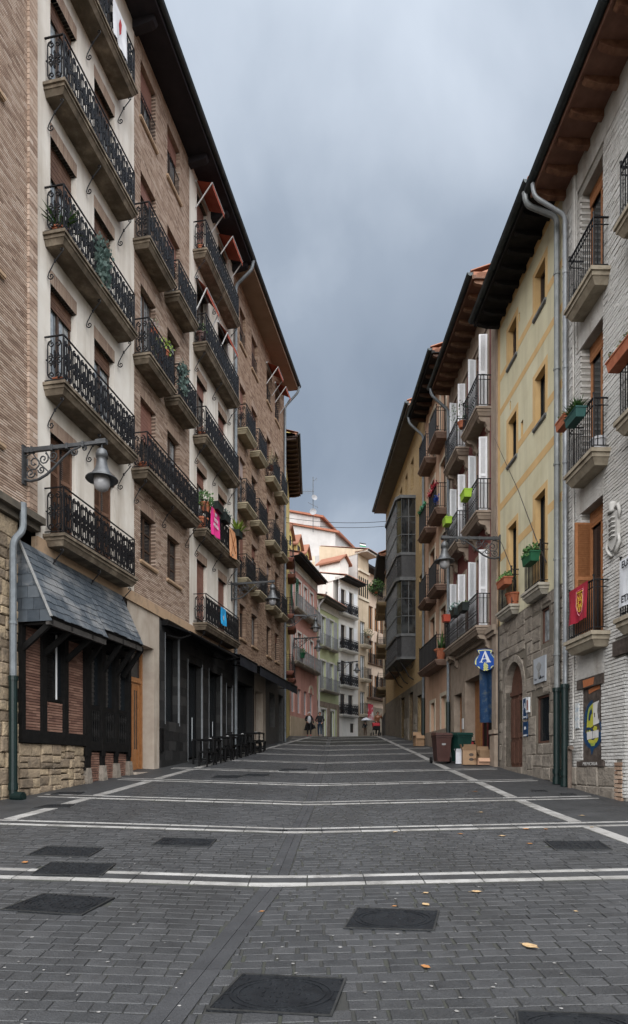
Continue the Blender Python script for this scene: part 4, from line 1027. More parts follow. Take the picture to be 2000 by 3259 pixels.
for (p, q) in ((14.92,15.4),(15.56,16.07),(16.2,16.73)):
    o = part('bay_window', U(q), U(p), -.02, .05, 2.95, 3.07); q_ = MB()
    for k in range(22): q_.box(U(p)-.26, U(p)-.02, .0, .02+.014*(k % 2), 3.09+k*.06, 3.14+k*.06)
    q_.build('shutter', M('dark_louvre', [(.03,.028,.027), (.06,.056,.052)], .5, 5), o)
    q_ = MB(); q_.quad((U(q),-.01,3.0),(U(p),-.01,3.0),(U(p),-.01,4.5),(U(q),-.01,4.5)); q_.quad((U(q),-.012,2.2),(U(p),-.012,2.2),(U(p),-.012,2.95),(U(q),-.012,2.95)); q_.build('pane', GLASS, o)
    for k in range(5):
        c = U(q) + (U(p)-U(q))*(k+.5)/5; q_ = MB(); q_.lathe([(.02,2.2),(.02,2.27),(.03,2.33),(.03,2.42),(.018,2.52),(.018,2.66),(.03,2.74),(.03,2.82),(.02,2.88),(.02,2.95)], 8, (c,.05,0)); q_.build('baluster', TIMBER, o)
# canopy
def slope_pt(u, t): return (u, .04 + .71*t, 6.08 - 1.53*t)
def slates(parent, ua, ub, tmax, rows, cols, seed):
    r = random.Random(seed); dt = tmax/rows; nrm = Vector((0, 1.53, .71)).normalized()
    for i in range(rows):
        t1 = tmax - i*dt + .004; t0 = max(0, t1 - dt*1.5); off = (.5 if i % 2 else 0); w = (ub-ua)/cols
        for j in range(-1, cols+1):
            a, b = ua + (j+off)*w, ua + (j+off+1)*w; a, b = max(a, ua), min(b, ub)
            if b - a < .04: continue
            l = .026 + r.uniform(0,.006); dj = r.uniform(-.010,.010)
            A = Vector(slope_pt(a+.003, t1+dj)) + nrm*l; Bv = Vector(slope_pt(b-.003, t1+dj)) + nrm*l; C = Vector(slope_pt(b-.003, t0)) + nrm*.012; D = Vector(slope_pt(a+.003, t0)) + nrm*.012
            q = MB(); e = nrm*.012; P = [A, Bv, C, D]; q.add(P + [p-e for p in P], [(0,1,2,3),(7,6,5,4),(0,4,5,1),(1,5,6,2),(3,7,4,0)]); q.build('slate', SLATE, parent)
mb = MB(); ua, um, ub = U(16.45), U(14.52), F3.L + .02
for a, b, t in ((ua, um, .86), (um, ub, 1.0)):
    P = [slope_pt(a,0), slope_pt(b,0), slope_pt(b,t), slope_pt(a,t)]; mb.add([Vector(p) for p in P] + [Vector(p)-Vector((0,.03,.05)) for p in P], [(0,1,2,3),(7,6,5,4),(0,4,5,1),(1,5,6,2),(2,6,7,3),(3,7,4,0)])
mb.poly([(ub,.02,6.08),(ub,.75,4.5),(ub,.02,4.42)]); mb.poly([(um,.04,6.0),(um,.74,4.5),(um,.04,4.5)])
can = mb.build('canopy', TIMBER, B3)
slates(can, ua, um, .86, 9, 9, 1); slates(can, um, ub, 1.0, 10, 10, 2)
for i in range(7):     # slates of the near gable end
    z0 = 4.45 + i*.235; z1 = z0 + .245; wmax = .04 + .71*(6.08-z0)/1.53
    n = max(1, round(wmax/.26)); off = .13 if i % 2 else 0; edges = sorted({0.0, wmax, *[k*.26+off for k in range(0, 4) if .05 < k*.26+off < wmax-.05]})
    for a, b in zip(edges, edges[1:]): q = MB(); q.add([(ub+.012,a+.004,z0),(ub+.012,b-.004,z0),(ub+.004,min(b-.004,.04+.71*(6.08-z1)/1.53),z1),(ub+.004,a+.004 if a < .04+.71*(6.08-z1)/1.53 else .04+.71*(6.08-z1)/1.53,z1)], [(0,1,2,3)]); q.v += [(v[0]-.012, v[1], v[2]) for v in q.v]; q.f += [(7,6,5,4),(0,4,5,1),(1,5,6,2),(3,7,4,0)]; q.m += [0]*4; q.build('slate', SLATE, can)
q = MB(); q.bar((ub+.01,.05,6.12),(ub+.01,.78,4.53),.05,.03); q.build('verge_flashing', M('pale_flashing', [(.22,.22,.22), (.32,.32,.31)], .6, 9), can)
for a, b, t in ((ua, um, .86), (um+.01, ub, 1.0)): p = slope_pt(0, t); q = MB(); q.box(a, b, p[1]-.1, p[1]-.02, p[2]-.17, p[2]-.055); q.build('fascia_beam', M('grey_timber', [(.035,.032,.03), (.06,.056,.052)], .7, 8, bump=.5), can)
for i, Z in enumerate((12.5,13.17,13.95,14.75,15.48,16.13,16.5)):
    t = 1.0 if i < 3 else .86; p = slope_pt(0, t); q = MB(); q.bar((U(Z),.08,3.95),(U(Z),p[1]-.06,p[2]-.12),.07,.11); q.bar((U(Z),-.02,p[2]-.1),(U(Z),p[1]-.02,p[2]-.1),.07,.10); q.build('strut', TIMBER, can)
# ------------------------------------------------------------------ RIGHT SIDE
def FRx(Z): return 6.30 - .03*Z
def right_frame(Z0, Z1, dx=0.0): return Frame((FRx(Z0)+dx, Z0), (FRx(Z1)+dx, Z1))
def plaque(name, label, cat, fr, Z0, Z1, z0, z1, mat_, w=.03, draw=None, th=.02, group=None):
    a, b = seg(fr, Z0, Z1); t = thing(name, label, cat, fr.pt((a+b)/2, 0, z0), fr.rot, group)
    mb = MB(); mb.box(-(b-a)/2, (b-a)/2, .002, w, 0, z1-z0); mb.build('panel', mat_, t)
    if draw: draw(t, b-a, z1-z0, w)
    return t
def scallop(t, cx, cz, r, y, mat_, n=7, a0=rad(20), a1=rad(160), rot=0.0, yd=.006):
    mb = MB()
    for k in range(n):
        a = a0 + (a1-a0)*k/(n-1) + rot; da = (a1-a0)/(n-1)*.33; rr = r*(1 - .12*abs(k-(n-1)/2)/((n-1)/2))
        p0 = Vector((cx, y, cz)); P = [p0 + Vector((math.cos(a-da)*r*.12, 0, math.sin(a-da)*r*.12)), p0 + Vector((math.cos(a-da)*rr, 0, math.sin(a-da)*rr)), p0 + Vector((math.cos(a)*rr*1.06, 0, math.sin(a)*rr*1.06)), p0 + Vector((math.cos(a+da)*rr, 0, math.sin(a+da)*rr)), p0 + Vector((math.cos(a+da)*r*.12, 0, math.sin(a+da)*r*.12))]
        mb.prism(P, (0, yd, 0))
    mb.build('scallop_shell', mat_, t)
def letters(t, body_, size, loc, mat_, rot=(rad(90), 0, 0), ext=.002, name='lettering', align='CENTER', sx=1.0, bold=0.0, shear=0.0):
    c = bpy.data.curves.new(name, 'FONT'); c.body = body_; c.size = size; c.align_x = align; c.align_y = 'CENTER'; c.extrude = ext; c.offset = bold; c.shear = shear
    c.materials.append(mat_); o = bpy.data.objects.new(name, c); COL.objects.link(o); o.parent = t; o.location = loc; o.rotation_euler = rot; o.scale = (sx, 1, 1); return o
# --- white painted brick house
G0 = right_frame(8.6, 14.8)
R0 = building('white_brick_house', 'white painted brick house with brown rafters, cut by the right edge of the photo', G0)
U0 = G0.uZ; TOP0 = 15.0
cols0 = [(12.84,13.85), (10.6,11.6), (9.0,9.9)]; sl0 = [4.32, 7.97, 11.6]
ops = []
for Z0, Z1 in cols0:
    for s in sl0: ops.append((U0(Z0), U0(Z1), s, s+2.84 if s < 11 else s+2.6))
gr_ops = [(U0(12.92), U0(13.80), 1.72, 3.30), (U0(10.9), U0(12.0), 0.3, 3.75)]
mb = MB(); allops = ops + gr_ops
wall_mesh(mb, 0, G0.L, .3, TOP0, [(o[0]-.01, o[1]+.01, o[2]-.005, o[3]+.005) for o in allops], -.03, .28); mb.build('wall', M('shaded_joint', [(.24,.225,.20), (.33,.31,.28)], .95, 5, bump=.4), R0)  # painted white like the bricks; the joint shadow is put into this darker colour
for (a_, b_) in ((12.84,13.85),(10.6,11.6)):
    for z0_, z1_ in ((3.52,4.3),(7.17,7.95),(10.82,11.58)): mb = MB(); mb.box(U0(a_)-.02, U0(b_)+.22, -.03, .006, z0_, z1_); mb.build('plaster_panel', WHITE_PL, R0)
mb = MB(); mb.box(0, G0.L, -.03, .004, 14.4, 14.99); mb.build('plaster_panel', WHITE_PL, R0)
ex = []
for Z0, Z1 in cols0[:2]:
    for s in sl0: ex += [(U0(Z0)-.02, U0(Z1)+.22, s+2.84 if s < 11 else s+2.6, s+3.64)]
    ex += [(U0(Z0)-.05, U0(Z1)+.15, 3.5, 4.32)]
ex += [(U0(12.8), U0(14.05), .3, 1.62), (U0(12.8), U0(13.9), 1.6, 1.73), (U0(12.78), U0(13.98), 3.28, 3.52), (U0(12.08), U0(12.34), .3, 1.72), (U0(10.6), U0(12.38), 3.7, 4.1)]
bricks(R0, 0, G0.L, 1.0, TOP0-.6, allops, ex, mat=WHITE_BR, course=.068, h=.053, ln=.27, w=.006, depth=.04, limit=290, rec=.28, jit=.007, gap=.012, near=lambda i: abs(i[0]-U0(12.5))*1.2 + abs(i[4]-3.2)*.35)
for o in ops:
    top = o[3]; w_ = window(R0, o[0], o[1], o[2]+.02, top, .27, frame=WOOD_OR, pane=GLASS, mull=1, roller=.12, rollmat=WOOD_OR)
for k, (Z0, Z1) in enumerate(((12.6,13.76), (10.4,11.6))):
    for i, s in enumerate(sl0): balcony(R0, U0(Z0), U0(Z1), s, .33, 1.05, 'fine', mat=M('tan_stone_slab', [(.27,.225,.165), (.37,.32,.245)], .9, 5, bump=.5, bscale=25, stain=(.13,.10,.07), stain_scale=(3,3,3)), t=.30, tip=.07)
eave(R0, -.1, G0.L, TOP0, .74, M('rust_eave_boards', [(.15,.07,.048), (.22,.11,.075)], .75, 3, bump=.3), rafters=True, rmat=WOOD_EAVE, step=.60, rh=.16, gut=.10)
body(R0, 0, G0.L, -1, TOP0+.1, WHITE_PL)
u = U0(14.42); downpipe(R0, [(u+.1,.82,15.05),(u+.1,.78,14.75),(u,.10,14.25),(u,.10,3.35)], .048, M('steel_pipe', [(.23,.245,.26), (.32,.335,.35)], .45, 5, metallic=.5, bump=.04))
def green_guard(parent, u, w, fr, zt):
    g = fr.g(u, w); mb = MB(); mb.tube([(u,w,g+.02),(u,w,zt)], .078, 12); mb.tube([(u,w,zt-.05),(u,w,zt+.04)], .10, 12); mb.tube([(u,w,g+.25),(u,w,g+.36)], .10, 12); mb.tube([(u,w,g+.0),(u,w,g+.18)], .096, 12); mb.build('pipe_guard', PIPE_GR, parent)
green_guard(R0, u, .11, G0, 3.45)
louv = louvre_leaf(.40, 2.45, WOOD_OR, panels=2)
ob('shutter', louv, [c for c in R0.children if c.name.startswith('window')][0], (U0(13.80), -.24, 4.5), (0,0,rad(92)))
mb = MB(); mb.tube([(U0(14.14),.035,2.2),(U0(14.14),.035,14.8)], .022, 6); mb.tube([(U0(14.08),.03,12.3),(U0(14.08),.03,14.9)], .03, 6); mb.tube([(U0(13.98),.03,10.9),(U0(13.98),.03,14.4)], .014, 5); mb.build('cable_duct', WHITE_PL, R0)
# boarded opening with graffiti
BOARD = M('old_board', [(.035,.026,.022), (.065,.050,.042), (.10,.08,.068)], .75, 9, bump=.4, bscale=30)
bd = MB(); bd.box(gr_ops[0][0], gr_ops[0][1], -.07, -.03, 1.72, 3.3); bo = bd.build('boarded_window', BOARD, R0)
bl = U0(13.80) - U0(12.92)
def BP(s, t, y): return (gr_ops[0][0] + bl*s, y, 1.72 + 1.58*t)      # s from near edge to far edge
def paint(name, polys, mat_, y):
    q = MB()
    for p in polys: q.poly([BP(1-s, 1-t, y) for s, t in p])
    q.build(name, mat_, bo)
GR_Y = M('graffiti_yellow', [(.38,.36,.03), (.46,.45,.07)], .6, 12, bump=0); GR_B = M('graffiti_blue', [(.004,.03,.085), (.008,.05,.12)], .6, 8, bump=0)
GR_G = M('graffiti_green', [(.22,.30,.05), (.30,.36,.08)], .6, 8, bump=0); GR_W = M('white_paper', [(.50,.49,.47), (.60,.59,.57)], .7, 9, bump=.05); GR_O = M('graffiti_orange', [(.36,.11,.04), (.42,.16,.07)], .7, 20, bump=0)
def arc(cx, cy, rx, ry, a0, a1, n=10): return [(cx+rx*math.cos(rad(a0+(a1-a0)*i/n)), cy+ry*math.sin(rad(a0+(a1-a0)*i/n))) for i in range(n+1)]
def ring(cx, cy, rx, ry, a0, a1, k, n=10): return arc(cx, cy, rx, ry, a0, a1, n) + arc(cx, cy, rx*k, ry*k, a1, a0, n)
paint('graffiti_outline', [arc(.50,.62,.50,.22,0,180,14), arc(.52,.47,.46,.29,180,270,10)+[(.52,.47)], ring(.5,.62,.5,.22,180,360,.8,14)], GR_B, -.027)
paint('graffiti_fill', [[(.20,.54),(.22,.44),(.30,.33),(.42,.25),(.55,.22),(.55,.53),(.40,.55)], ring(.52,.66,.30,.12,20,160,.5), [(.30,.60),(.36,.57),(.42,.60),(.44,.64),(.32,.64)], [(.52,.57),(.60,.53),(.74,.55),(.72,.59),(.58,.60)]], GR_Y, -.025)
paint('graffiti_fill', [ring(.45,.42,.22,.17,180,265,.72), [(.36,.75),(.52,.765),(.68,.745),(.60,.80),(.44,.80)], [(.20,.60),(.26,.58),(.28,.62),(.22,.64)]], GR_G, -.023)
paint('graffiti_line', [ring(.5,.45,.20,.16,180,262,.55), [(.20,.55),(.33,.54),(.44,.56),(.52,.60),(.70,.60),(.70,.615),(.50,.615),(.40,.575),(.22,.57)]], GR_B, -.0215)
paint('graffiti_drip', [[(.36,.80),(.62,.80),(.50,.90),(.45,.92)]], GR_B, -.026)
paint('torn_poster', [[(.54,.225),(.84,.205),(.85,.50),(.55,.525)]], GR_W, -.020)
paint('poster_scrap', [[(.78,.25),(.83,.22),(.84,.47),(.80,.44),(.76,.34)], [(.60,.36),(.645,.357),(.645,.415),(.60,.418)]], BOARD, -.018)
paint('torn_poster', [[(.22,.605),(.50,.597),(.52,.70),(.23,.712)], [(.525,.60),(.82,.59),(.82,.69),(.53,.70)]], GR_W, -.019)
paint('spray_patch', [[(.30,.03),(.85,-.02),(.90,.05),(.55,.07),(.32,.09)]], GR_O, -.0225)
mb = MB(); mb.box(U0(12.78), U0(13.98), -.05, .035, 3.3, 3.5); lb = mb.build('wood_lintel', BOARD, R0)
mb = MB(); mb.quad((U0(13.2),.037,3.33),(U0(13.65),.037,3.31),(U0(13.68),.037,3.47),(U0(13.15),.037,3.48)); mb.build('spray_patch', GR_O, lb)
mb = MB(); mb.box(U0(12.75), U0(13.95), -.05, .05, 1.60, 1.72); sb = mb.build('wood_sill', BOARD, R0)
letters(sb, 'MEMORIA', .105, (U0(13.33), .053, 1.655), GR_W, (rad(90), 0, rad(180)), .001, 'sprayed_letters', sx=1.45, shear=.25)
stones(R0, U0(12.36), G0.L-.1, .7, 1.60, STONE_G, .03, .22, .55, seed=12, excl=())
bricks(R0, U0(12.08), U0(12.34), .85, 1.7, [], mat=BRICK_OR, course=.085, h=.065, ln=.26, w=.03, depth=.05, jit=.006)
mb = MB(); mb.box(U0(10.6), U0(12.4), -.1, .04, 3.76, 4.05); mb.build('wood_lintel', BOARD, R0)
window(R0, gr_ops[1][0], gr_ops[1][1], .9, 3.75, .28, frame=BLACKMETAL, name='door', pane=GLASS)
mb = MB(); mb.tube([(U0(14.2),.09,.9),(U0(14.2),.09,1.95),(U0(14.14),.12,2.02),(U0(14.0),.14,2.02)], .05, 8); mb.build('stub_pipe', M('rusty_pipe', [(.10,.075,.06), (.16,.12,.095)], .7, 6), R0)
DIAGR = M('street_sign_print', [(.18,.30,.42), (.55,.56,.55), (.60,.60,.58)], .5, 24, bump=0)
plaque('notice_board', 'small faded blue and white notice panel on the white brick', 'notice', G0, 13.9, 14.08, 2.45, 3.0, DIAGR)
# stone coat of arms carving
t = thing('stone_crest', 'white carved stone crest on the white brick wall', 'stone carving', G0.pt(U0(12.35), 0, 5.8), G0.rot); mb = MB()
CRW = M('crest_plaster', [(.40,.385,.36), (.48,.465,.44)], .85, 5, bump=.4)
sh = [(-.18,0,.25),(-.21,0,.7),(-.16,0,.78),(.16,0,.78),(.21,0,.7),(.18,0,.25),(.1,0,.12),(0,0,.05),(-.1,0,.12)]; mb.prism([(x,.0,z) for x, _, z in sh], (0,.07,0)); mb.build('shield', CRW, t)
mb = MB()
for k in range(5): mb.tube([(-.12,.075,.3+k*.09),(-.05,.10,.32+k*.09),(.05,.10,.30+k*.09),(.12,.075,.33+k*.09)], .018, 6)
mb.lathe([(.001,1.02),(.06,1.0),(.085,.93),(.07,.85),(.1,.80),(.001,.79)], 10, (0,.05,0))
for s in (-1, 1): mb.tube([(s*.08,.05,.85),(s*.19,.05,.88),(s*.25,.05,.74),(s*.22,.05,.6)], [.03,.04,.035,.02], 6); mb.tube([(s*.2,.04,.3),(s*.25,.05,.15),(s*.14,.05,.02),(s*.05,.05,-.05)], [.025,.035,.035,.02], 6)
mb.build('carving', CRW, t, smooth=True)
# --- yellow house
G1 = right_frame(14.8, 19.5)
R1 = building('yellow_house', 'yellow house with painted orange bands above a grey stone ground floor', G1)
U1 = G1.uZ; TOP1 = 15.25; ST = 5.93
colz = [(15.82,16.5), (17.88,18.57)]
ops, big = [], []
for Z0, Z1 in colz:
    for z0, z1 in ((13.37,14.45), (10.48,11.75), (6.17,8.62)): ops.append((U1(Z0), U1(Z1), z0, z1))
smalls = [(U1(17.35), U1(17.52), 10.75, 11.2), (U1(17.6), U1(17.68), 14.1, 14.35), (U1(18.35), U1(18.43), 12.05, 12.3)]
mb = MB(); wall_mesh(mb, 0, G1.L, ST, TOP1, ops + smalls, 0, .22, 0, 1); mb.build('wall', [YELLOW, ORANGE], R1)
for k, o in enumerate(ops): window(R1, *o, .2, frame=BLACKMETAL if k % 3 else FRAME_BR, pane=GLASS, mull=1, sill=(M('grey_sill', [(.12,.12,.12), (.2,.2,.19)], .8, 5) if o[2] > 7 else None), sillw=.05)
for o in smalls: q = MB(); q.box(*o[:2], -.2, -.12, *o[2:]); q.build('vent_opening', BLACKMETAL, R1)
bnd = MB()
def split_band(z0, z1, w=.004):
    iv = [(0, G1.L)]
    for o in ops:
        if o[2]-.02 < (z0+z1)/2 < o[3]+.16: iv = sub_iv(iv, o[0]-.15, o[1]+.15)
    for a, b in iv: bnd.box(a, b, -.01, w, z0, z1)
for z0, z1 in ((13.40,13.60),(12.36,12.55),(10.55,10.76),(9.44,9.66),(7.88,8.10)): split_band(z0, z1)
bnd.box(0, G1.L, -.01, .004, 15.05, 15.25); bnd.box(G1.L-.2, G1.L, -.01, .0045, ST, 15.05)
for o in ops:
    for a, b, c, d in ((o[0]-.15, o[0], o[2], o[3]+.15), (o[1], o[1]+.15, o[2], o[3]+.15), (o[0], o[1], o[3], o[3]+.15)): bnd.box(a, b, -.01, .005, c, d)
bnd.build('painted_band', ORANGE, R1)
for Z0, Z1 in ((15.62,16.70), (17.68,18.80)): balcony(R1, U1(Z0), U1(Z1), 6.17, .22, 1.0, 'bars', mat=M('pale_stone_slab', [(.33,.30,.25), (.44,.41,.35)], .9, 5, stain=(.16,.14,.11), stain_scale=(3,3,3)), t=.26, tip=.07)
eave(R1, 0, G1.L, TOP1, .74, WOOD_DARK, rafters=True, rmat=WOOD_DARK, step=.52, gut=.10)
body(R1, 0, G1.L, -1, TOP1+.1, YELLOW)
# its stone ground floor
win_s = [(U1(15.62), U1(16.15), 4.72, 5.62), (U1(15.62), U1(16.45), 2.2, 3.42)]
da, db, zs, zt = U1(17.40), U1(18.85), 3.80, 4.62
aw = (da, db, .5, zt)
mb = MB(); wall_mesh(mb, 0, G1.L, .6, ST, [(*o, .2) for o in win_s] + [(*aw, .45)], -.02, .3)
mb.build('stone_wall_core', M('stone_core', [(.12,.10,.08), (.16,.14,.11)], .95, 6, bump=.5), R1)
stones(R1, 0, G1.L, .75, ST, STONE_G, .0, .26, .62, gap=.005, pr=.006, seed=21, excl=[(o[0]-.02, o[1]+.02, o[2]-.02, o[3]+.02) for o in win_s] + [(da-.29, db+.29, .5, zt+.20)], aspect=1.5, limit=200)
cx, hw = (da+db)/2, (db-da)/2; nv = 11     # arch voussoirs and jambs
def arch_z(x): return zs + (zt-zs)*math.sqrt(max(0, 1-((x-cx)/hw)**2))
for k in range(nv):
    a0, a1 = math.pi*k/nv, math.pi*(k+1)/nv; q = MB(); P = []
    for a, r in ((a0, 1), (a1, 1), (a1, 1.4), (a0, 1.4)): P.append((cx + hw*math.cos(a)*(1 if r == 1 else 1.26), -.45 if False else .0, zs + (zt-zs)*math.sin(a)*(1 if r == 1 else 1.24)))
    q.prism([(p[0]+(0), -.45, p[2]) for p in P], (0,.455+.004*(k % 2),0)); q.build('voussoir', STONE_G, R1)
for s in (-1, 1):
    z = .9
    while z < zs - .02:
        z1 = min(z + .42, zs); e = cx + s*hw; q = MB(); q.box(min(e, e+s*.29), max(e, e+s*.29), -.45, .006, z+.004, z1-.004); q.build('jamb_stone', STONE_G, R1); z = z1
gd = G1.g(cx) + .12; q = MB()
P = [(cx-hw, -.40, gd)] + [(cx + hw*math.cos(math.pi - math.pi*k/14), -.40, zs + (zt-zs)*math.sin(math.pi*k/14)) for k in range(15)] + [(cx+hw, -.40, gd)]
q.prism(P, (0, -.06, 0))
for k in range(4): q.box(cx-hw+.1+k*.36, cx-hw+.36+k*.36, -.40, -.375, gd+.1, gd+.75); q.box(cx-hw+.1+k*.36, cx-hw+.36+k*.36, -.40, -.375, gd+.85, zs-.2)
q.box(cx-hw, cx+hw, -.40, -.36, zs-.12, zs)
q.box(cx-.03, cx+.03, -.40, -.37, gd, zs-.12)
dr = q.build('arched_door', DOOR_DK, R1, (0,.20,0)); q = MB(); q.box(cx-.36, cx-.1, -.374, -.37, gd+1.0, zs-.3); q.build('door_pane', GLASS, dr)
q = MB(); q.box(da, db, -.45, .05, gd-.4, gd); q.build('door_step', STONE_G, R1)
for k, o in enumerate(win_s): window(R1, *o, .12, frame=DOOR_DK, pane=CURT if k == 0 else GLASS, mull=0, sill=None)
u = U1(14.86); downpipe(R1, [(u+.15,.83,15.3),(u+.15,.78,15.0),(u,.11,14.6),(u,.11,3.35)], .064, M('old_zinc_pipe', [(.16,.17,.17), (.25,.26,.26)], .5, 4, metallic=.4, bump=.1)); green_guard(R1, u, .11, G1, 3.42)
mb = MB(); mb.tube([(U1(19.35),.03,1.6),(U1(19.35),.03,6.6),(U1(19.3),.03,8.2)], .016, 5); mb.build('cable', BLACKMETAL, R1)
PLQ = M('plaque_metal', [(.36,.39,.43), (.43,.46,.50)], .35, 3, bump=.02, metallic=.15); SHELLG = M('shell_grey', [(.20,.20,.20), (.26,.26,.255)], .6, 9, bump=0); INK = M('dark_ink', [(.012,.014,.018)], .6, bump=0); BLUE = M('sign_blue', [(.006,.055,.30), (.010,.075,.36)], .35, 4, bump=.02); PLQW = M('sign_white', [(.66,.68,.70)], .4, bump=0); PLQY = M('sign_yellow', [(.68,.66,.14), (.74,.72,.24)], .4, 8, bump=0)
NAVY = M('navy_plate', [(.006,.03,.085), (.010,.045,.115)], .4, 9, bump=0)
def draw_hostel(t, W, H, w):
    scallop(t, .02, H*.36, H*.44, w, SHELLG, n=9, a0=rad(52), a1=rad(128)); q = MB(); q.box(-.07, .09, w, w+.004, H*.22, H*.40); q.build('shell_foot', SHELLG, t)
    q = MB(); q.box(-.14, .02, w, w+.004, H*.14, H*.20); q.prism([(-.12,w,H*.20),(-.04,w,H*.20),(-.08,w,H*.29)], (0,.004,0)); q.build('emblem', INK, t)
    letters(t, 'Casa', .085, (W*.32, w+.003, H*.17), INK, (rad(90),0,rad(180)), .001); letters(t, 'Albergue', .085, (-W*.24, w+.003, H*.19), INK, (rad(90),0,rad(180)), .001)
plaque('hostel_plaque', 'square pale metal plaque with grey scallop shell on the stone wall', 'plaque', G1, 15.72, 16.48, 3.75, 4.40, PLQ, .045, draw_hostel)
def draw_a(t, W, H, w): letters(t, 'A', .26, (0, w+.003, H*.58), PLQW, (rad(90),0,rad(180)), .001); q = MB(); q.box(-W*.3, W*.3, w, w+.003, H*.06, H*.12); q.build('text_strip', PLQW, t); q = MB(); [q.box(*b) for b in ((-W/2,-W/2+.02,w,w+.003,0,H),(W/2-.02,W/2,w,w+.003,0,H),(-W/2+.02,W/2-.02,w,w+.003,H-.02,H))]; q.build('border', PLQW, t)
plaque('hostel_category_plate', 'tall navy plate with white letter A beside the arched door', 'plaque', G1, 17.0, 17.32, 2.9, 3.48, NAVY, .025, draw_a)
def draw_s(t, W, H, w): scallop(t, 0, H*.45, .09, w, PLQW, n=7); q = MB(); q.box(-W*.4, W*.4, w, w+.003, .01, .05); q.build('text_strip', PLQW, t)
plaque('pilgrim_plate', 'small navy plate with a shell, lower beside the arched door', 'plaque', G1, 16.98, 17.3, 2.42, 2.82, NAVY, .025, draw_s)
def draw_p(t, W, H, w): q = MB(); q.box(-W*.28, W*.2, w, w+.003, H*.15, H*.82); q.build('photo_print', M('photo_print', [(.02,.015,.012), (.25,.06,.05), (.30,.20,.06)], .4, 18, bump=0), t)
plaque('white_framed_notice', 'small white framed notice with a dark picture by the navy plates', 'notice', G1, 16.82, 17.02, 3.06, 3.46, PLQW, .05, draw_p)
# --- oxblood house
G2 = right_frame(19.5, 25.5)
R2 = building('oxblood_house', 'dark red house with white louvred shutters and taupe stone trim', G2)
U2 = G2.uZ; TOP2 = 16.75; sl2 = [6.15, 9.83, 13.17]; colz = [(20.5,21.75), (23.15,24.35)]
ops = [(U2(a), U2(b), s, s+2.55) for a, b in colz for s in sl2] + [(U2(a)+.1, U2(b)-.1, 16.2, 16.6) for a, b in colz][:0]
mb = MB(); wall_mesh(mb, 0, G2.L, 5.85, TOP2, ops, 0, .25); mb.build('wall', OXBLOOD, R2)
mb = MB(); mb.box(0, .55, -.05, .05, 5.85, TOP2); mb.box(G2.L-.5, G2.L, -.05, .05, 5.85, TOP2); mb.box(.55, G2.L-.5, -.05, .04, 16.0, TOP2); mb.box(0, G2.L, -.05, .18, 5.85, 6.02); mb.box(0, G2.L, -.05, .12, 5.72, 5.85); mb.box(0, G2.L, -.05, .07, 15.9, 16.0); mb.build('stone_trim', TAUPE, R2)
cb = MB(); cb.prism([(-.09,-.02,0),(-.09,.36,0),(-.09,.38,-.06),(-.09,.32,-.14),(-.09,.16,-.17),(-.09,.10,-.30),(-.09,.12,-.38),(-.09,.05,-.46),(-.09,-.02,-.46)], (.18,0,0)); corb = cb.mesh('corbel', TAUPE)
wl = louvre_leaf(.27, 2.5, FRAME_WH, panels=2, n=40)
for o in ops:
    w_ = window(R2, *o, .25, frame=FRAME_WH, pane=GLASS, mull=1)
    q = MB(); [q.box(*b) for b in ((o[0]-.14,o[0],-.02,.03,o[2],o[3]+.14),(o[1],o[1]+.14,-.02,.03,o[2],o[3]+.14),(o[0],o[1],-.02,.03,o[3],o[3]+.14))]; q.build('surround', TAUPE, w_)
    for e, off in ((o[0], -.03), (o[1], .03)):
        ob('shutter', wl, w_, (e+off, .04, o[2]+.02), (0,0,rad(90)+(.12 if off > 0 else -.10)))
for i, s in enumerate(sl2):
    if i == 0: balcony(R2, U2(20.25), U2(24.55), s, .45, 1.05, 'sparse', mat=TAUPE, t=.26, corbel=corb)
    else:
        for a, b in ((20.2,22.0), (22.75,24.6)): balcony(R2, U2(a), U2(b), s, .45, 1.05, 'sparse', mat=TAUPE, t=.26, corbel=corb)
eave(R2, 0, G2.L, TOP2, .78, M('brown_eave_boards', [(.085,.042,.026), (.13,.065,.04)], .75, 3), rafters=True, rmat=M('light_rafter', [(.14,.075,.045), (.22,.13,.08)], .7, 6), step=.56, gut=.095)
body(R2, 0, G2.L, -1, TOP2+.1, TAUPE)
u = U2(25.38); downpipe(R2, [(u-.05,.86,16.9),(u-.05,.80,16.55),(u,.12,16.0),(u,.12,4.2)], .06)
# ground floor: shop opening, pilasters
sa, sb_ = U2(19.95), U2(23.3)
mb = MB(); wall_mesh(mb, 0, G2.L, .8, 5.72, [(sa, sb_, .8, 4.75, .5), (U2(23.75), U2(24.9), .8, 4.4, .3)], 0, .4); mb.build('ground_floor_wall', TAUPE, R2)
mb = MB(); g = G2.g(.3); mb.box(.02, U2(19.93), -.02, .06, g+1.15, 5.72); mb.box(-.0, U2(19.95), -.02, .12, g-.2, g+.95); mb.box(-.02, U2(19.97), -.02, .15, 2.62, 2.75); mb.build('pilaster', TAUPE, R2)
dr = window(R2, sa+.9, sb_-.75, G2.g(sa)+.02, 4.7, .48, frame=M('dark_red_frame', [(.07,.008,.010), (.10,.015,.016)], .5, 6), name='shop_door', mull=2)
mb = MB(); mb.box(sb_-.72, sb_, -.45, -.38, G2.g(sb_), 4.75); mb.build('shop_door', DOOR_WOOD, R2)
mb = MB(); mb.box(sa, sb_, -.5, -.46, .8, 4.75); mb.build('shop_back', BLACKMETAL, R2)
window(R2, U2(23.75), U2(24.9), G2.g(U2(24)), 4.4, .3, frame=DOOR_WOOD, name='door')
mb = MB(); mb.box(U2(23.4)+.05, U2(23.4)+.25, 0, .03, 3.0, 3.4); mb.build('intercom', METAL_WH, R2)
mb = MB(); mb.tube([(u,.12,2.2),(u,.12,4.2)], .08, 10); mb.build('pipe_guard', PIPE_GR, R2)
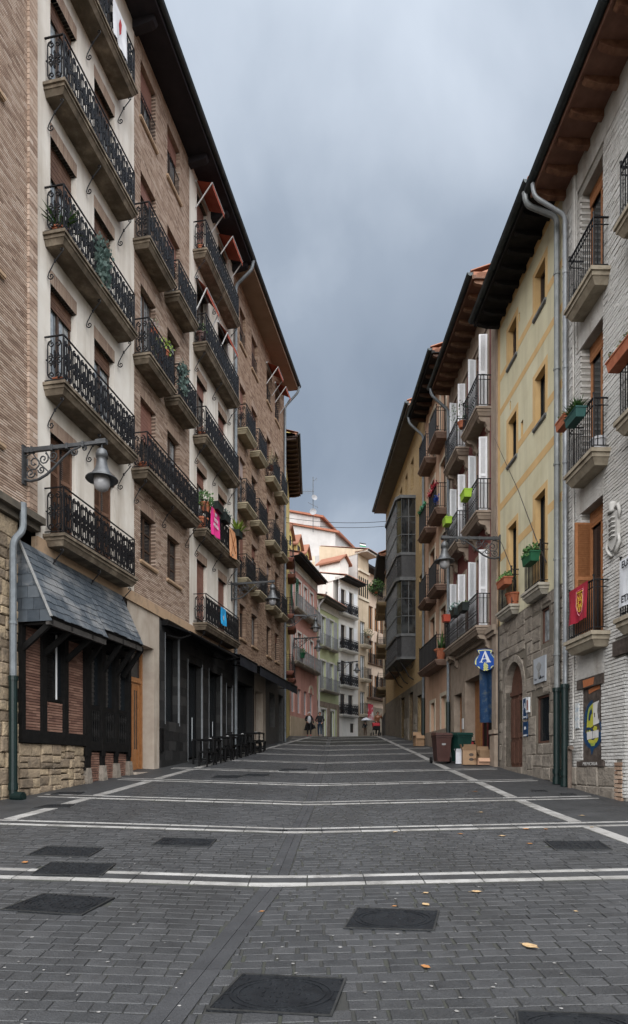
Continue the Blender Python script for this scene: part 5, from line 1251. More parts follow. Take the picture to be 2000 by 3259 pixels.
# --- peach house
G3 = right_frame(25.5, 30.5)
R3 = building('peach_house', 'peach house with dark screened balconies beside the dark red one', G3)
U3 = G3.uZ; TOP3 = 18.4; sl3 = [6.02, 9.12, 12.27, 15.4]; colz = [(26.2,27.2), (28.3,29.3)]
ops = [(U3(a), U3(b), s, s+2.35) for a, b in colz for s in sl3] + [(U3(26.1), U3(27.1), 1.8, 4.6), (U3(28.3), U3(29.2), 1.9, 4.5)]
mb = MB(); wall_mesh(mb, 0, G3.L, 1, TOP3, ops, 0, .22); mb.build('wall', PEACH, R3)
for k, o in enumerate(ops):
    w_ = window(R3, o[0], o[1], max(o[2], G3.g(o[0])), o[3], .2, frame=M('cream_door', [(.42,.38,.28), (.5,.46,.35)], .6, 6) if k > 7 else FRAME_BR, pane=GLASS if k < 8 else M('cream_door', []), name='window' if k < 8 else 'door')
    q = MB(); [q.box(*b) for b in ((o[0]-.16,o[0],-.02,.025,o[2],o[3]+.16),(o[1],o[1]+.16,-.02,.025,o[2],o[3]+.16),(o[0],o[1],-.02,.025,o[3],o[3]+.16))]; q.build('surround', CREAM2, w_)
CLOTH = M('dark_mesh_cloth', [(.016,.016,.018), (.03,.03,.032)], .8, 9, bump=.2)
for i, s in enumerate(sl3):
    if i == 0: balcony(R3, U3(25.9), U3(29.5), s, .5, 1.05, 'bars', mat=M('brown_slab', [(.16,.10,.075), (.24,.16,.12)], .85, 5), t=.22, cloth=CLOTH)
    else:
        for k, (a, b) in enumerate(((25.9,27.4), (28.0,29.5))): balcony(R3, U3(a), U3(b), s, .5, 1.05, 'bars', mat=M('brown_slab', []), t=.22, cloth=CLOTH if (i + k) % 2 or i == 1 else None)
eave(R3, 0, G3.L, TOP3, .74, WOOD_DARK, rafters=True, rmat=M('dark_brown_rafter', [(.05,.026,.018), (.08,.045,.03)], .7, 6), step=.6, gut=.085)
body(R3, 0, G3.L, -1, TOP3+.1, PEACH); u = U3(30.4); downpipe(R3, [(u,.82,18.5),(u,.78,18.2),(u,.1,17.6),(u,.1,4.9)], .06); mb = MB(); mb.tube([(u,.1,2.6),(u,.1,4.9)], .08, 10); mb.build('pipe_guard', PIPE_GR, R3)
mb = MB(); mb.box(U3(25.5), U3(30.3), -.02, .03, 1.5, 3.2); mb.build('plinth', TAUPE, R3)
# --- ochre brick house with glazed bay
G4 = right_frame(30.5, 43.6)
R4 = building('ochre_brick_house', 'ochre brick house carrying a tall grey glazed corner bay', G4)
U4 = G4.uZ; TOP4 = 19.15
ops = [(U4(31.0), U4(31.9), z, z+2.0) for z in (9.2, 12.4, 15.8)] + [(U4(38.5), U4(39.4), z, z+2.0) for z in (9.2, 12.4, 15.8)] + [(U4(Z_), U4(Z_)+.8, 16.5, 18.1) for Z_ in (33.4, 35.2, 37.0)] + [(U4(31.2), U4(32.3), 2.2, 5.2), (U4(33.4), U4(34.6), 2.4, 5.6), (U4(36), U4(37.2), 2.6, 5.6)]
mb = MB(); wall_mesh(mb, 0, G4.L, 1, TOP4, ops, 0, .25); mb.build('wall', OCHRE, R4)
for o in ops: window(R4, o[0], o[1], o[2], o[3], .22, frame=FRAME_BR if o[2] > 6 else DOOR_DK, name='window' if o[2] > 6 else 'door')
for z in (7.3, 10.6, 13.9): balcony(R4, U4(37.9), U4(39.9), z, .6, 1.0, 'bars', mat=M('brown_slab', []), t=.2)
mb = MB(); wall_mesh(mb, 0, G4.L, 1, 5.9, [o for o in ops if o[2] < 6], .03, .2); mb.build('ground_floor_wall', M('dark_base_stone', [(.13,.11,.085), (.20,.17,.135)], .9, 4, bump=.6, bscale=14, bdist=.03, stain=(.07,.06,.05), stain_scale=(1.5,1.5,1)), R4)
stones(R4, U4(32.4), U4(36.0), 2.0, 4.3, STONE_G, .07, .25, .6, seed=31, excl=[(o[0]-.02,o[1]+.02,o[2],o[3]) for o in ops if o[2] < 6], limit=60)
eave(R4, 0, G4.L, TOP4, .8, M('grey_soffit', [(.085,.078,.07), (.12,.11,.10)], .8, 2), gut=.085); body(R4, 0, G4.L, -1, TOP4+.1, OCHRE)
BAYG = M('bay_glass', [(.008,.009,.010), (.018,.020,.022), (.055,.06,.062)], .06, 1.4, detail=2, bump=.04, bscale=2, spec=.8)
BAYM = M('bay_grey_paint', [(.075,.078,.08), (.12,.124,.127)], .5, 8, bump=.1)
p, ch = .95, .35
foot = [(U4(32.86), 0), (U4(32.86), p-ch*.6), (U4(32.86)+ch, p), (U4(37.2)-ch, p), (U4(37.2), p-ch*.6), (U4(37.2), 0)]
bo = None
def ring_box(name, par, z0, z1, grow=0.0):
    P = [(x + (grow if x > U4(35) else -grow), y + (grow if y > 0 else 0)) for x, y in foot]; bay = MB(); bay.prism([(x, y, z0) for x, y in P], (0, 0, z1-z0)); return bay.build(name, BAYM, par)
for z0, z1, gr in ((7.22,7.34,.03), (8.42,8.56,.05), (11.32,11.50,.09), (12.66,12.80,.04), (15.62,15.78,.08)):
    if bo is None: bo = ring_box('glazed_bay', R4, z0, z1, gr)
    else: ring_box('bay_cornice', bo, z0, z1, gr)
for z0, z1, rows in ((8.56,11.32,3), (12.80,15.62,3)):
    for (x0, y0), (x1, y1) in zip(foot, foot[1:]):
        L = math.hypot(x1-x0, y1-y0); n = max(1, round(L/.42)); fm = MB(); gl = MB()
        for k in range(n+1): x, y = x0+(x1-x0)*k/n, y0+(y1-y0)*k/n; fm.box(x-.024, x+.024, y-.022, y+.014, z0, z1)
        for k in range(1, rows): z = z0 + (z1-z0)*k/rows; fm.bar((x0,y0,z),(x1,y1,z),.035,.035)
        gl.quad((x0,y0-.012,z0),(x1,y1-.012,z0),(x1,y1-.012,z1),(x0,y0-.012,z1)); fm.build('bay_frame', BAYM, bo); gl.build('bay_pane', BAYG, bo)
for z0, z1 in ((7.34,8.42), (11.50,12.66)):
    im = MB()
    for (x0, y0), (x1, y1) in zip(foot, foot[1:]):
        L = math.hypot(x1-x0, y1-y0); n = max(1, round(L/.5))
        for k in range(n):
            A, B_ = (x0+(x1-x0)*k/n, y0+(y1-y0)*k/n), (x0+(x1-x0)*(k+1)/n, y0+(y1-y0)*(k+1)/n)
            T3 = lambda s, t: (A[0]+(B_[0]-A[0])*s, A[1]+(B_[1]-A[1])*s, z0+(z1-z0)*t)
            im.tube([T3(0,0), T3(0,1)], .016, 4); 
            for cx_, cy_, r_, a_ in ((.3,.3,.28,0), (.7,.7,.28,3.14), (.7,.3,.2,1.5), (.3,.7,.2,-1.5)): im.tube([T3(*q) for q in spiral((cx_, cy_), r_, a_, 1.4, 1, 9)], .012, 4, caps=False)
        im.quad((x0,y0-.03,z0),(x1,y1-.03,z0),(x1,y1-.03,z1),(x0,y0-.03,z1))
    im.build('iron_apron', M('apron_iron', [(.028,.028,.03), (.05,.05,.052)], .5, 9), bo)
cm = MB()
for u_ in (U4(33.3), U4(35), U4(36.7)): cm.tube([(u_,.02,6.2),(u_,.25,6.35),(u_,.5,6.8),(u_,.8,7.2)] , .03, 6); cm.tube([(u_, .2+q[0], 6.9+q[1]) for q in spiral((0,0), .16, 0, 1.5)], .016, 5)
cm.build('bay_bracket', IRON, bo)
# --- last house on the right before the bend
G5 = Frame((5.22, 43.6), (5.7, 52.0))
R5 = building('far_balcony_house', 'narrow shaded house with stacked tan balconies just past the glazed bay', G5)
mb = MB(); ops = [(1.2,2.2,z,z+2.2) for z in (7.2,10.2,13.2)] + [(4.0,5.0,z,z+2.2) for z in (7.2,10.2,13.2)]; wall_mesh(mb, 0, G5.L, 2, 16.2, ops, 0, .2); mb.build('wall', SAND, R5)
for o in ops: window(R5, *o, .2)
for i, z in enumerate((7.2, 10.2, 13.2)): balcony(R5, .7, 3.0, z, .75, 1.0, 'bars', mat=M('tan_slab', [(.22,.16,.09), (.30,.23,.14)], .85, 4), t=.2, cloth=M('tan_screen', [(.24,.17,.09), (.30,.22,.13)], .8, 4) if i else None); balcony(R5, 3.6, 5.6, z, .7, 1.0, 'bars', mat=M('tan_slab', []), t=.2)
eave(R5, 0, G5.L, 16.2, .7, WOOD_DARK, gut=.07); body(R5, 0, G5.L, -1, 16.3, SAND)
mb = MB(); mb.box(0, G5.L, -.02, .1, 2, 5.6); mb.build('shop_front', M('grey_shop_stone', [(.09,.085,.08), (.14,.13,.12)], .8, 5), R5)
# ------------------------------------------------------------------ FAR LEFT SIDE, where the street bends right
def fac(a, b): return Frame(b, a)     # a near, b far: outward to the street on the right-hand side
def far_house(name, label, fr, top, mat_, wins, eavem=WOOD_DARK, ep=.7, gut=.07, base=1.5, frame=None, surround=None, rafters=False, shut=None, band=None):
    b = building(name, label, fr); mb = MB(); wall_mesh(mb, 0, fr.L, base, top, [w[:4] for w in wins], 0, .2); mb.build('wall', mat_, b)
    for w in wins:
        st = w[4] if len(w) > 4 else ''
        o = window(b, *w[:4], .18, frame=frame or FRAME_WH, pane=(GLASS if 'c' not in st else CURT), mull=1, name='door' if 'd' in st else 'window')
        if surround and 'n' not in st: q = MB(); a, c, z0, z1 = w[:4]; [q.box(*x) for x in ((a-.14,a,-.02,.03,z0,z1+.14),(c,c+.14,-.02,.03,z0,z1+.14),(a,c,-.02,.03,z1,z1+.14))]; q.build('surround', surround, o)
        if shut and 's' in st:
            a, c, z0, z1 = w[:4]; L = (c-a)*.5; me = louvre_leaf(L, z1-z0, shut, n=18)
            ob('shutter', me, o, (a-.02, .05, z0), (0,0,rad(180)-.12)); ob('shutter', me, o, (c+.02, .05, z0), (0,0,.12 if 'o' not in st else 1.2))
    eave(b, -.05, fr.L+.05, top, ep, eavem, rafters=rafters, rmat=eavem, gut=gut, slope_=.24, gable=mat_); body(b, 0, fr.L, -1, top+.1, mat_); return b
PY = Frame((-1.63,41.75), (-1.63,34.3))
b = far_house('lemon_house', 'narrow lemon yellow house front seen edge-on behind the brick block', PY, 19.6, LEMON, [(2.0,3.0,z,z+2.0) for z in (7,10.2,13.4)] + [(5,6,z,z+2.0) for z in (7,10.2,13.4)], ep=.72, eavem=M('redbrown_eave', [(.05,.03,.025), (.08,.05,.04)], .7, 4), rafters=True)
for z in (7, 10.2, 13.4): balcony(b, 1.7, 3.3, z, .45, .95, 'bars', mat=M('red_slab', [(.17,.06,.045), (.24,.10,.075)], .8, 5), t=.2); balcony(b, 4.7, 6.3, z, .45, .95, 'bars', mat=M('red_slab', []), t=.2)
PP = fac((-1.6,41.8), (.24,48.4)); up = lambda x: PP.ux(x)
pw = []
for k, px in enumerate((934, 953, 973, 992)):
    u = up(px)
    pw += [(u-.42, u+.42, 12.3, 14.5, 's' if k == 0 else 'c'), (u-.42, u+.42, 8.7, 10.9, 'c'), (u-.42, u+.42, 5.3, 7.0, 'n')]
pink = far_house('pink_house', 'salmon pink house with white window surrounds and a dark deep eave', PP, 15.6, PINK, pw, surround=M('white_trim', [(.62,.60,.56), (.70,.68,.64)], .8, 4), shut=M('green_shutter', [(.008,.06,.025), (.015,.09,.04)], .5, 6))
RAILM = M('grey_rail', [(.16,.165,.17), (.22,.225,.23)], .5, 9)
RAILG = M('grey_rail_slab', [(.32,.29,.25), (.42,.39,.34)], .8, 4)
for z in (12.3, 8.7):
    for a, c in ((949, 927), (985, 952), (1004, 987)): balcony(pink, up(a), up(c), z, .42, .95, 'fine', mat=RAILG, t=.2, rmat=RAILM)
mb = MB(); mb.box(0, PP.L, -.02, .04, 15.0, 15.6); mb.build('frieze', WHITE, pink); mb = MB(); mb.box(0, PP.L, -.02, .05, 3, 5.0); mb.build('plinth', SAND, pink)
mb = MB()
for k in range(14):
    a0, a1 = math.pi*k/14, math.pi*(k+1)/14; u = up(990)
    mb.prism([(u+.62*math.cos(a0),0,7.0+.62*math.sin(a0)), (u+.62*math.cos(a1),0,7.0+.62*math.sin(a1)), (u+.45*math.cos(a1),0,7.0+.45*math.sin(a1)), (u+.45*math.cos(a0),0,7.0+.45*math.sin(a0))], (0,.05,0))
mb.build('arch_surround', CREAM2, pink)
# dormers on the pink roof
for k in range(3):
    u = PP.L - 1.2 - k*2.1; d = MB(); w0 = -.4; z0, z1, z2 = 16.6, 17.5, 18.1
    d.add([(u-.55,w0,z0),(u+.55,w0,z0),(u+.55,w0,z1),(u,w0,z2),(u-.55,w0,z1),(u-.55,-2.6,z0),(u+.55,-2.6,z0),(u+.55,-2.6,z1),(u,-2.6,z2),(u-.55,-2.6,z1)], [(0,1,2,3,4),(0,4,9,5),(1,6,7,2)]); o = d.build('dormer', LEMON, pink)
    q = MB(); q.prism([(u-.75,w0+.2,z1-.22),(u,w0+.2,z2+.02),(u+.75,w0+.2,z1-.22),(u+.75,w0+.2,z1-.10),(u,w0+.2,z2+.16),(u-.75,w0+.2,z1-.10)], (0,-2.6,0)); q.build('dormer_roof', TILE, o)
    q = MB(); q.box(u-.3, u+.3, w0-.02, w0+.01, z0+.2, z1-.05); q.build('pane', GLASS, o)
PG = fac((.24,48.4), (2.04,52.2)); ug = lambda x: PG.ux(x)
gw = []
for px in (1030, 1056): u = ug(px); gw += [(u-.42,u+.42,11.2,13.4,'sc'), (u-.42,u+.42,7.7,9.9,'sc'), (u-.5,u+.5,3.6,6.1,'d')]
grn = far_house('green_house', 'pale lime green house with white framed tall windows and slim balconies', PG, 14.5, GREEN, gw, surround=M('white_trim', []), shut=M('grey_shutter', [(.30,.31,.34), (.38,.39,.42)], .6, 6), eavem=M('grey_brown_eave', [(.10,.085,.07), (.14,.12,.10)], .8, 3))
for px in (1030, 1056):
    u = ug(px); balcony(grn, u-.62, u+.62, 9.0+2.0, .35, .95, 'fine', mat=RAILG, t=.16, rmat=RAILM); balcony(grn, u-.85, u+.85, 7.6, .4, .95, 'fine', mat=RAILG, t=.18, rmat=RAILM)
mb = MB(); mb.box(0, PG.L, -.02, .05, 13.9, 14.5); mb.build('frieze', WHITE, grn); mb = MB(); mb.box(0, .4, -.02, .06, 3, 6.6); mb.box(PG.L-.4, PG.L, -.02, .06, 3, 6.6); mb.box(PG.L*.5-.3, PG.L*.5+.3, -.02, .06, 3, 6.6); mb.box(0, PG.L, -.02, .05, 6.3, 6.7); mb.build('stone_piers', TAUPE, grn)
downpipe(grn, [(PG.L-.12,.75,15),(PG.L-.12,.6,14.6),(PG.L-.12,.1,14.0),(PG.L-.12,.1,4)], .07, M('white_pipe', [(.5,.5,.5)], .5, bump=0))
PW = fac((2.04,52.2), (3.84,54.8)); uw = lambda x: PW.ux(x)
ww = []
for px in (1092, 1117): 
    u = uw(px); ww += [(u-.40,u+.40,z,z+2.1,'s') for z in (14.4, 11.4, 8.4, 6.0)]
ww = [w if w[2] > 7 else (w[0], w[1], 5.95, 7.7, 'n') for w in ww] + [(uw(1122)-.35, uw(1122)+.35, 4.5, 5.3, 'n')]
wht = far_house('white_house', 'tall white house with dark lacy balconies and white shutters', PW, 17.2, WHITE, ww, shut=FRAME_WH, frame=FRAME_BR)
for px in (1092, 1117):
    u = uw(px)
    for z in (14.4, 11.4, 8.4, 5.95): balcony(wht, u-.66, u+.66, z, .4, .95, 'ornate', mat=M('white_trim', []), t=.2)
q = MB(); u = uw(1112); q.add([(u-.7,-.5,18),(u+.7,-.5,18),(u+.7,-.5,19.1),(u,-.5,19.6),(u-.7,-.5,19.1),(u-.7,-2.6,18),(u+.7,-2.6,18),(u+.7,-2.6,19.1),(u,-2.6,19.6),(u-.7,-2.6,19.1)], [(0,1,2,3,4),(0,4,9,5),(1,6,7,2)]); o = q.build('dormer', WHITE, wht)
q = MB(); q.prism([(u-.95,-.25,18.95),(u,-.25,19.65),(u+.95,-.25,18.95),(u+.95,-.25,19.1),(u,-.25,19.8),(u-.95,-.25,19.1)], (0,-2.6,0)); q.build('dormer_roof', TILE, o)
# arcaded sand house rising behind, with a cove cornice and blind gable
PA = fac((3.84,54.8), (4.9,56.4)); ua_ = lambda x: PA.ux(x)
aw_ = [(ua_(1155)-.45, ua_(1155)+.45, z, z+2.0, 'c') for z in (9.4, 12.4, 6.2)]
arc_ = far_house('arcade_house', 'sand coloured house with a row of small arched attic windows and cove cornice', PA, 20.2, SAND, aw_, ep=.95, eavem=M('pale_cove', [(.46,.42,.37), (.54,.50,.45)], .85, 3), frame=FRAME_WH, base=5.5)
mb = MB()
for k in range(5):
    c = .22 + k*(PA.L-.44)/4; mb.prism([(c-.11,.0,16.6),(c+.11,.0,16.6)] + [(c+.11*math.cos(t*math.pi/6),.0,18.2+.11*math.sin(t*math.pi/6)) for t in range(7)], (0,.006,0))
mb.build('arched_window', BLACKMETAL, arc_)
mb = MB(); mb.box(0, PA.L, -.02, .12, 16.3, 16.5); mb.box(0, PA.L, -.02, .15, 18.7, 18.9); mb.build('string_course', CREAM2, arc_)
mb = MB(); mb.prism([(PA.L,-.05,14),(PA.L,-.05,20.4),(PA.L,-4.5,20.8),(PA.L,-4.5,14)], (.02,0,0)); mb.build('blind_gable', M('pale_gable', [(.38,.36,.345), (.45,.43,.41)], .9, 2), arc_)
for z in (12.3, 9.3, 6.2): balcony(arc_, ua_(1166), ua_(1146), z, .55, .95, 'bars', mat=CREAM2, t=.25)
mb = MB(); mb.box(0, PA.L, -.02, .05, 3.5, 6.0); mb.build('ground_floor_wall', M('brown_grey_stone', [(.20,.165,.125), (.28,.235,.18)], .9, 4), arc_)
PE = fac((4.9,56.4), (8.6,62.2)); ue = lambda x: PE.ux(x)
ew = [(ue(px)-.45, ue(px)+.45, z, z+2.1) for px in (1181, 1200, 1217) for z in (14.0, 10.9, 7.8)]
pea = far_house('pale_peach_house', 'pale peach house with orange wooden window frames where the street bends', PE, 17.4, PEACH2, ew, frame=M('orange_frame', [(.34,.15,.05), (.42,.20,.075)], .5, 6), ep=.9, base=5.5)
for px in (1181, 1200, 1217): balcony(pea, ue(px)-.75, ue(px)+.75, 7.8, .5, .95, 'bars', mat=M('brown_slab', []), t=.18); balcony(pea, ue(px)-.6, ue(px)+.6, 10.9, .12, .9, 'bars', mat=M('brown_slab', []), t=.1)
mb = MB(); mb.box(0, PE.L, -.02, .06, 3.5, 7.0); mb.build('ground_floor_wall', M('brown_grey_stone', []), pea)
mb = MB(); mb.prism([(0,-2.2,17.5),(0,-2.2,20.6),(0,-6,21.6),(0,-6,17.5)], (PE.L,0,0)); o = mb.build('attic', PEACH2, pea); mb = MB(); mb.box(-.1, PE.L+.1, -2.9, -1.3, 20.5, 20.75); mb.build('attic_eave', WOOD_DARK, o)
# big white building behind, stepping up over the roofs
def block(name, label, A, B_, C_, z0, z1a, z1b, mat_):
    D = (A[0]+C_[0]-B_[0], A[1]+C_[1]-B_[1]); t = thing(name, label, 'building', (A[0], A[1], 0)); mb = MB()
    P = [(p[0]-A[0], p[1]-A[1]) for p in (A, B_, C_, D)]; zt = (z1a, z1b, z1b, z1a)
    v = [(x, y, z0) for x, y in P] + [(x, y, z) for (x, y), z in zip(P, zt)]
    mb.add(v, [(0,1,5,4),(1,2,6,5),(2,3,7,6),(3,0,4,7),(4,5,6,7)]); mb.build('wall', mat_, t)
    r = MB()
    r.add([(P[0][0]-.3,P[0][1]-.25,z1a-.05),(P[1][0]+.35,P[1][1]-.25,z1b-.1),(P[2][0]+.35,P[2][1]+.2,z1b-.1),(P[3][0]-.3,P[3][1]+.2,z1a-.05)] + [(P[0][0]-.3,P[0][1]-.25,z1a+.12),(P[1][0]+.35,P[1][1]-.25,z1b+.1),(P[2][0]+.35,P[2][1]+.2,z1b+.1),(P[3][0]-.3,P[3][1]+.2,z1a+.12)], [(4,5,6,7),(0,1,5,4),(1,2,6,5),(3,0,4,7),(3,2,1,0)]); r.build('roof', TILE2, t)
    return t
TILE2 = M('weathered_tile', [(.26,.095,.055), (.34,.14,.085)], .85, 4)
GABLE = M('white_gable', [(.40,.385,.375), (.48,.465,.455)], .9, 1.2, stain=(.28,.255,.25), stain_scale=(1,1,.2), stain_lo=.55, stain_hi=.75)
w1 = block('white_gable_building', 'large blank white gable with orange tile edge rising behind the pink house', (-2.6,62), (2.1,62), (4.4,67.2), 3, 25.6, 24.7, GABLE)
aw = MB(); aw.add([(4.75,.6,23.9),(6.6,4.6,23.9),(7.3,4.3,22.6),(5.4,.3,22.6)], [(0,1,2,3)]); aw.v += [(x,y,z-.04) for x,y,z in aw.v]; aw.f += [(7,6,5,4)]; aw.m += [0]; aw.build('blue_awning', M('blue_canvas', [(.01,.16,.45), (.02,.22,.55)], .7, 4), w1)
mb = MB(); mb.box(5.15,5.3,1.4,2.2,20.8,22.0); mb.box(6.0,6.1,3.4,4.2,20.8,22.2); mb.build('window', GLASS, w1)
w2 = block('white_penthouse', 'white penthouse storey with orange ridge at the very top of the far roofs', (-2.5,64), (.6,64), (2.7,69), 20, 27.6, 27.0, GABLE)
mb = MB(); mb.tube([(0,0,0),(0,0,5.4)], .035, 6)
mast = thing('tv_antenna', 'tall rooftop antenna mast with yagi arms and dishes on the white gable', 'antenna', (-.09,61.6,24.6)); mb.build('mast', IRON2, mast)
mb = MB(); mb.tube([(-1.1,0,3.95),(.1,0,4.0)], .02, 5)
for k in range(9): x = -1.1+k*.13; mb.tube([(x,-.02,3.7),(x,.02,4.2)], .012, 4)
mb.tube([(-.5,0,2.9),(.5,0,2.4)], .02, 5); mb.tube([(0,0,5.0),(.35,0,5.25)], .018, 5); mb.tube([(.35,0,5.0),(.35,0,5.4)], .014, 4); mb.tube([(.4,0,2.1),(.4,0,2.7)], .014, 4); mb.build('antenna_arm', IRON2, mast)
mb = MB(); mb.lathe([(.001,0),(.2,.03),(.33,.1),(.34,.11),(.2,.045),(.001,.015)], 16); o = mb.build('dish', M('dish_grey', [(.24,.24,.25)], .5, bump=0), mast, (0,-.1,1.9)); o.rotation_euler = (rad(80),0,0)
mb = MB(); mb.lathe([(.001,0),(.16,.03),(.28,.09),(.29,.1),(.001,.015)], 16); o = mb.build('dish', M('dish_grey', []), mast, (.1,-.1,3.3)); o.rotation_euler = (rad(80),0,rad(20))
# small flag on a roof
t = thing('roof_flag', 'small white green and red flag on the far parapet', 'flag', (4.05,55.6,20.9)); t.scale = (.45,.45,.45); mb = MB(); mb.tube([(0,0,-.5),(0,0,1.3)], .02, 5); mb.build('pole', IRON2, t)
for k, m_ in enumerate((M('flag_black', [(.02,.02,.02)], .7, bump=0), M('flag_white', [(.62,.62,.62)], .7, bump=0), M('flag_green', [(.02,.22,.09)], .7, bump=0))):
    mb = MB()
    for i in range(6): x0, x1 = .02+i*.2, .22+i*.2; f = lambda x: .06*math.sin(x*4); z = 1.2-k*.24; s = lambda x: x*.22; mb.quad((x0,f(x0),z+.0*x0-s(x0)),(x1,f(x1),z-s(x1)),(x1,f(x1),z-.24-s(x1)),(x0,f(x0),z-.24-s(x0)))
    mb.build('stripe', m_, t)
# ------------------------------------------------------------------ THINGS IN THE STREET
def to_mesh_obj(o):
    dg = bpy.context.evaluated_depsgraph_get(); dg.update()
    me = bpy.data.meshes.new_from_object(o.evaluated_get(dg)); n = o.name; p = o.parent
    q = bpy.data.objects.new('tmp', me); COL.objects.link(q); q.parent = p; q.location = o.location; q.rotation_euler = o.rotation_euler; q.scale = o.scale
    bpy.data.objects.remove(o); q.name = n; return q
# wall lamps
LAMPM = M('lamp_grey', [(.075,.08,.085), (.12,.125,.13)], .4, 9, metallic=.4, bump=.15); LAMPD = M('lamp_arm', [(.04,.042,.045), (.075,.078,.082)], .5, 9, metallic=.3, bump=.2)
FROST = M('frosted_globe', [(.30,.30,.31), (.36,.36,.37)], .18, 3, bump=0, spec=.5)
lm = {}
def lamp_meshes():
    a = MB(); a.add([(-.035,0,-.09),(.035,0,-.09),(.035,0,0),(-.035,0,0),(-.025,1.62,-.06),(.025,1.62,-.06),(.025,1.62,0),(-.025,1.62,0)], [(0,1,5,4),(1,2,6,5),(2,3,7,6),(3,0,4,7),(4,5,6,7)])
    for y in (.1, .18, .62, .95, 1.3): a.box(-.045, .045, y, y+.05, -.10, .012)
    a.box(-.05, .05, 1.6, 1.82, -.075, .015); a.box(-.06, .06, -.01, .03, -.72, .06); lm['arm'] = a.mesh('arm', LAMPD)
    s = MB(); br = [(0,.03,-.62),(0,.16,-.66),(0,.34,-.64),(0,.52,-.56),(0,.70,-.42),(0,.88,-.26),(0,1.06,-.13),(0,1.25,-.08)]; s.tube(br, [.035,.03,.028,.028,.026,.024,.022,.02], 6)
    for c, r, a0, tn, sg in (((.24,-.30),.17,2.6,1.5,1), ((.16,-.50),.11,0,1.3,-1), ((.45,-.24),.12,1.2,1.4,-1), ((.66,-.2),.10,-1.8,1.4,1), ((1.12,-.17),.09,1.6,1.4,-1), ((1.34,-.11),.06,1.4,1.3,-1), ((.40,-.45),.08,3.2,1.3,1)):
        s.tube([(0, *q) for q in spiral(c, r, a0, tn, sg, 12)], [.014]*12 + [.024], 5)
    s.tube([(0,.05,-.15),(0,.2,-.1),(0,.38,-.34),(0,.55,-.5)], .014, 5); s.tube([(0,.5,-.1),(0,.62,-.3),(0,.75,-.36)], .012, 5); lm['scrollwork'] = s.mesh('scrollwork', LAMPD)
    h = MB(); h.lathe([(.018,-.06),(.018,-.15),(.05,-.16),(.095,-.20),(.115,-.27),(.117,-.34),(.10,-.345),(.10,-.42),(.112,-.50),(.14,-.58),(.185,-.65),(.20,-.68),(.205,-.70),(.30,-.745),(.312,-.765),(.305,-.775),(.20,-.735),(.15,-.72),(.001,-.72)], 24); lm['lamp_shade'] = h.mesh('lamp_shade', LAMPM, True)
    g = MB(); g.lathe([(.15,-.72),(.158,-.80),(.152,-.88),(.12,-.95),(.06,-.99),(.001,-1.0)], 20); lm['globe'] = g.mesh('globe', FROST, True)
lamp_meshes()
def wall_lamp(fr, u, z, label, rz=0.0):
    t = thing('wall_lamp', label, 'street lamp', fr.pt(u, .0, z), fr.rot + rz, 'wall lamps along the street')
    for k in ('arm', 'scrollwork'): ob(k, lm[k], t)
    for k in ('lamp_shade', 'globe'): ob(k, lm[k], t, (0, 1.72, 0))
wall_lamp(F0, F0.uZ(12.62), 7.98, 'wrought iron wall lamp on the brick house nearest at left')
wall_lamp(F1, F1.uZ(25.4), 9.02, 'bell shaped wall lamp where the cream bay meets the brick block')
wall_lamp(PY, PY.uZ(35.6), 10.2, 'upper of two overlapping wall lamps in front of the pink house')
wall_lamp(PP, PP.uZ(42.6), 10.3, 'lower and smaller of two overlapping wall lamps by the pink house')
wall_lamp(G1, G1.uZ(19.3), 8.65, 'wrought iron wall lamp on the yellow house, hanging before the dark red one')
wall_lamp(PG, .2, 10.2, 'tiny far wall lamp between the green and the white house')
# cables over the street
for k, (dz, lab) in enumerate(((0, 'upper of two thin cables spanning the street against the sky'), (-.28, 'lower of two thin cables spanning the street against the sky'))):
    A, B_ = Vector((-1.65, 36.2, 15.95+dz)), Vector((5.2, 36.6, 16.0+dz)); mb = MB(); mb.tube([A.lerp(B_, i/12) - Vector((0,0,.25*(1-(2*i/12-1)**2))) - A for i in range(13)], .014, 5)
    tag(mb.build('overhead_cable', BLACKMETAL, loc=A), lab, 'cable', 'cables over the street')
# hanging hostel sign
t = thing('hanging_sign', 'blue jug shaped hanging sign with white letter A and yellow scallop', 'sign', (5.38,19.72,4.6))
k_ = .00108
def SG(x, y): return ((x-415)*k_, 0, (765-y)*k_)
out = [(175,150),(290,128),(415,125),(540,128),(628,150),(598,262),(680,350),(735,450),(735,520),(690,600),(640,640),(575,715),(500,735),(420,768),(350,745),(280,712),(200,655),(150,620),(100,562),(105,480),(140,380),(250,285),(205,215)]
q = MB(); q.prism([SG(*p) for p in out], (0,.05,0)); q.build('panel', BLUE, t)
q = MB()
for P in ([(195,165),(300,155),(420,145),(540,150),(615,160),(580,258),(560,240),(575,180),(420,165),(230,185),(250,275),(235,265)], [(245,295),(150,440),(150,600),(115,560),(115,490),(150,400)], [(545,245),(640,350),(690,440),(690,575),(720,510),(720,455),(675,360)], [(180,625),(230,640),(270,700),(230,685)], [(565,705),(580,650),(620,610),(660,605),(600,660)], [(330,725),(380,735),(410,760),(370,755)], [(432,755),(450,725),(530,715),(480,745)]): q.poly([(SG(*p)[0], -.004, SG(*p)[2]) for p in P])
q.build('yellow_trim', PLQY, t)
q = MB()
for P in ([(395,185),(420,185),(560,490),(585,495),(580,512),(415,518),(418,500),(465,492),(435,420),(340,425),(310,500),(345,505),(340,520),(240,515),(245,500),(275,497)],): q.poly([(SG(*p)[0], -.005, SG(*p)[2]) for p in P])
q.build('letter', PLQW, t)
q = MB(); q.poly([(SG(*p)[0], -.0065, SG(*p)[2]) for p in ((390,265),(345,405),(428,402))]); q.build('letter_counter', BLUE, t)
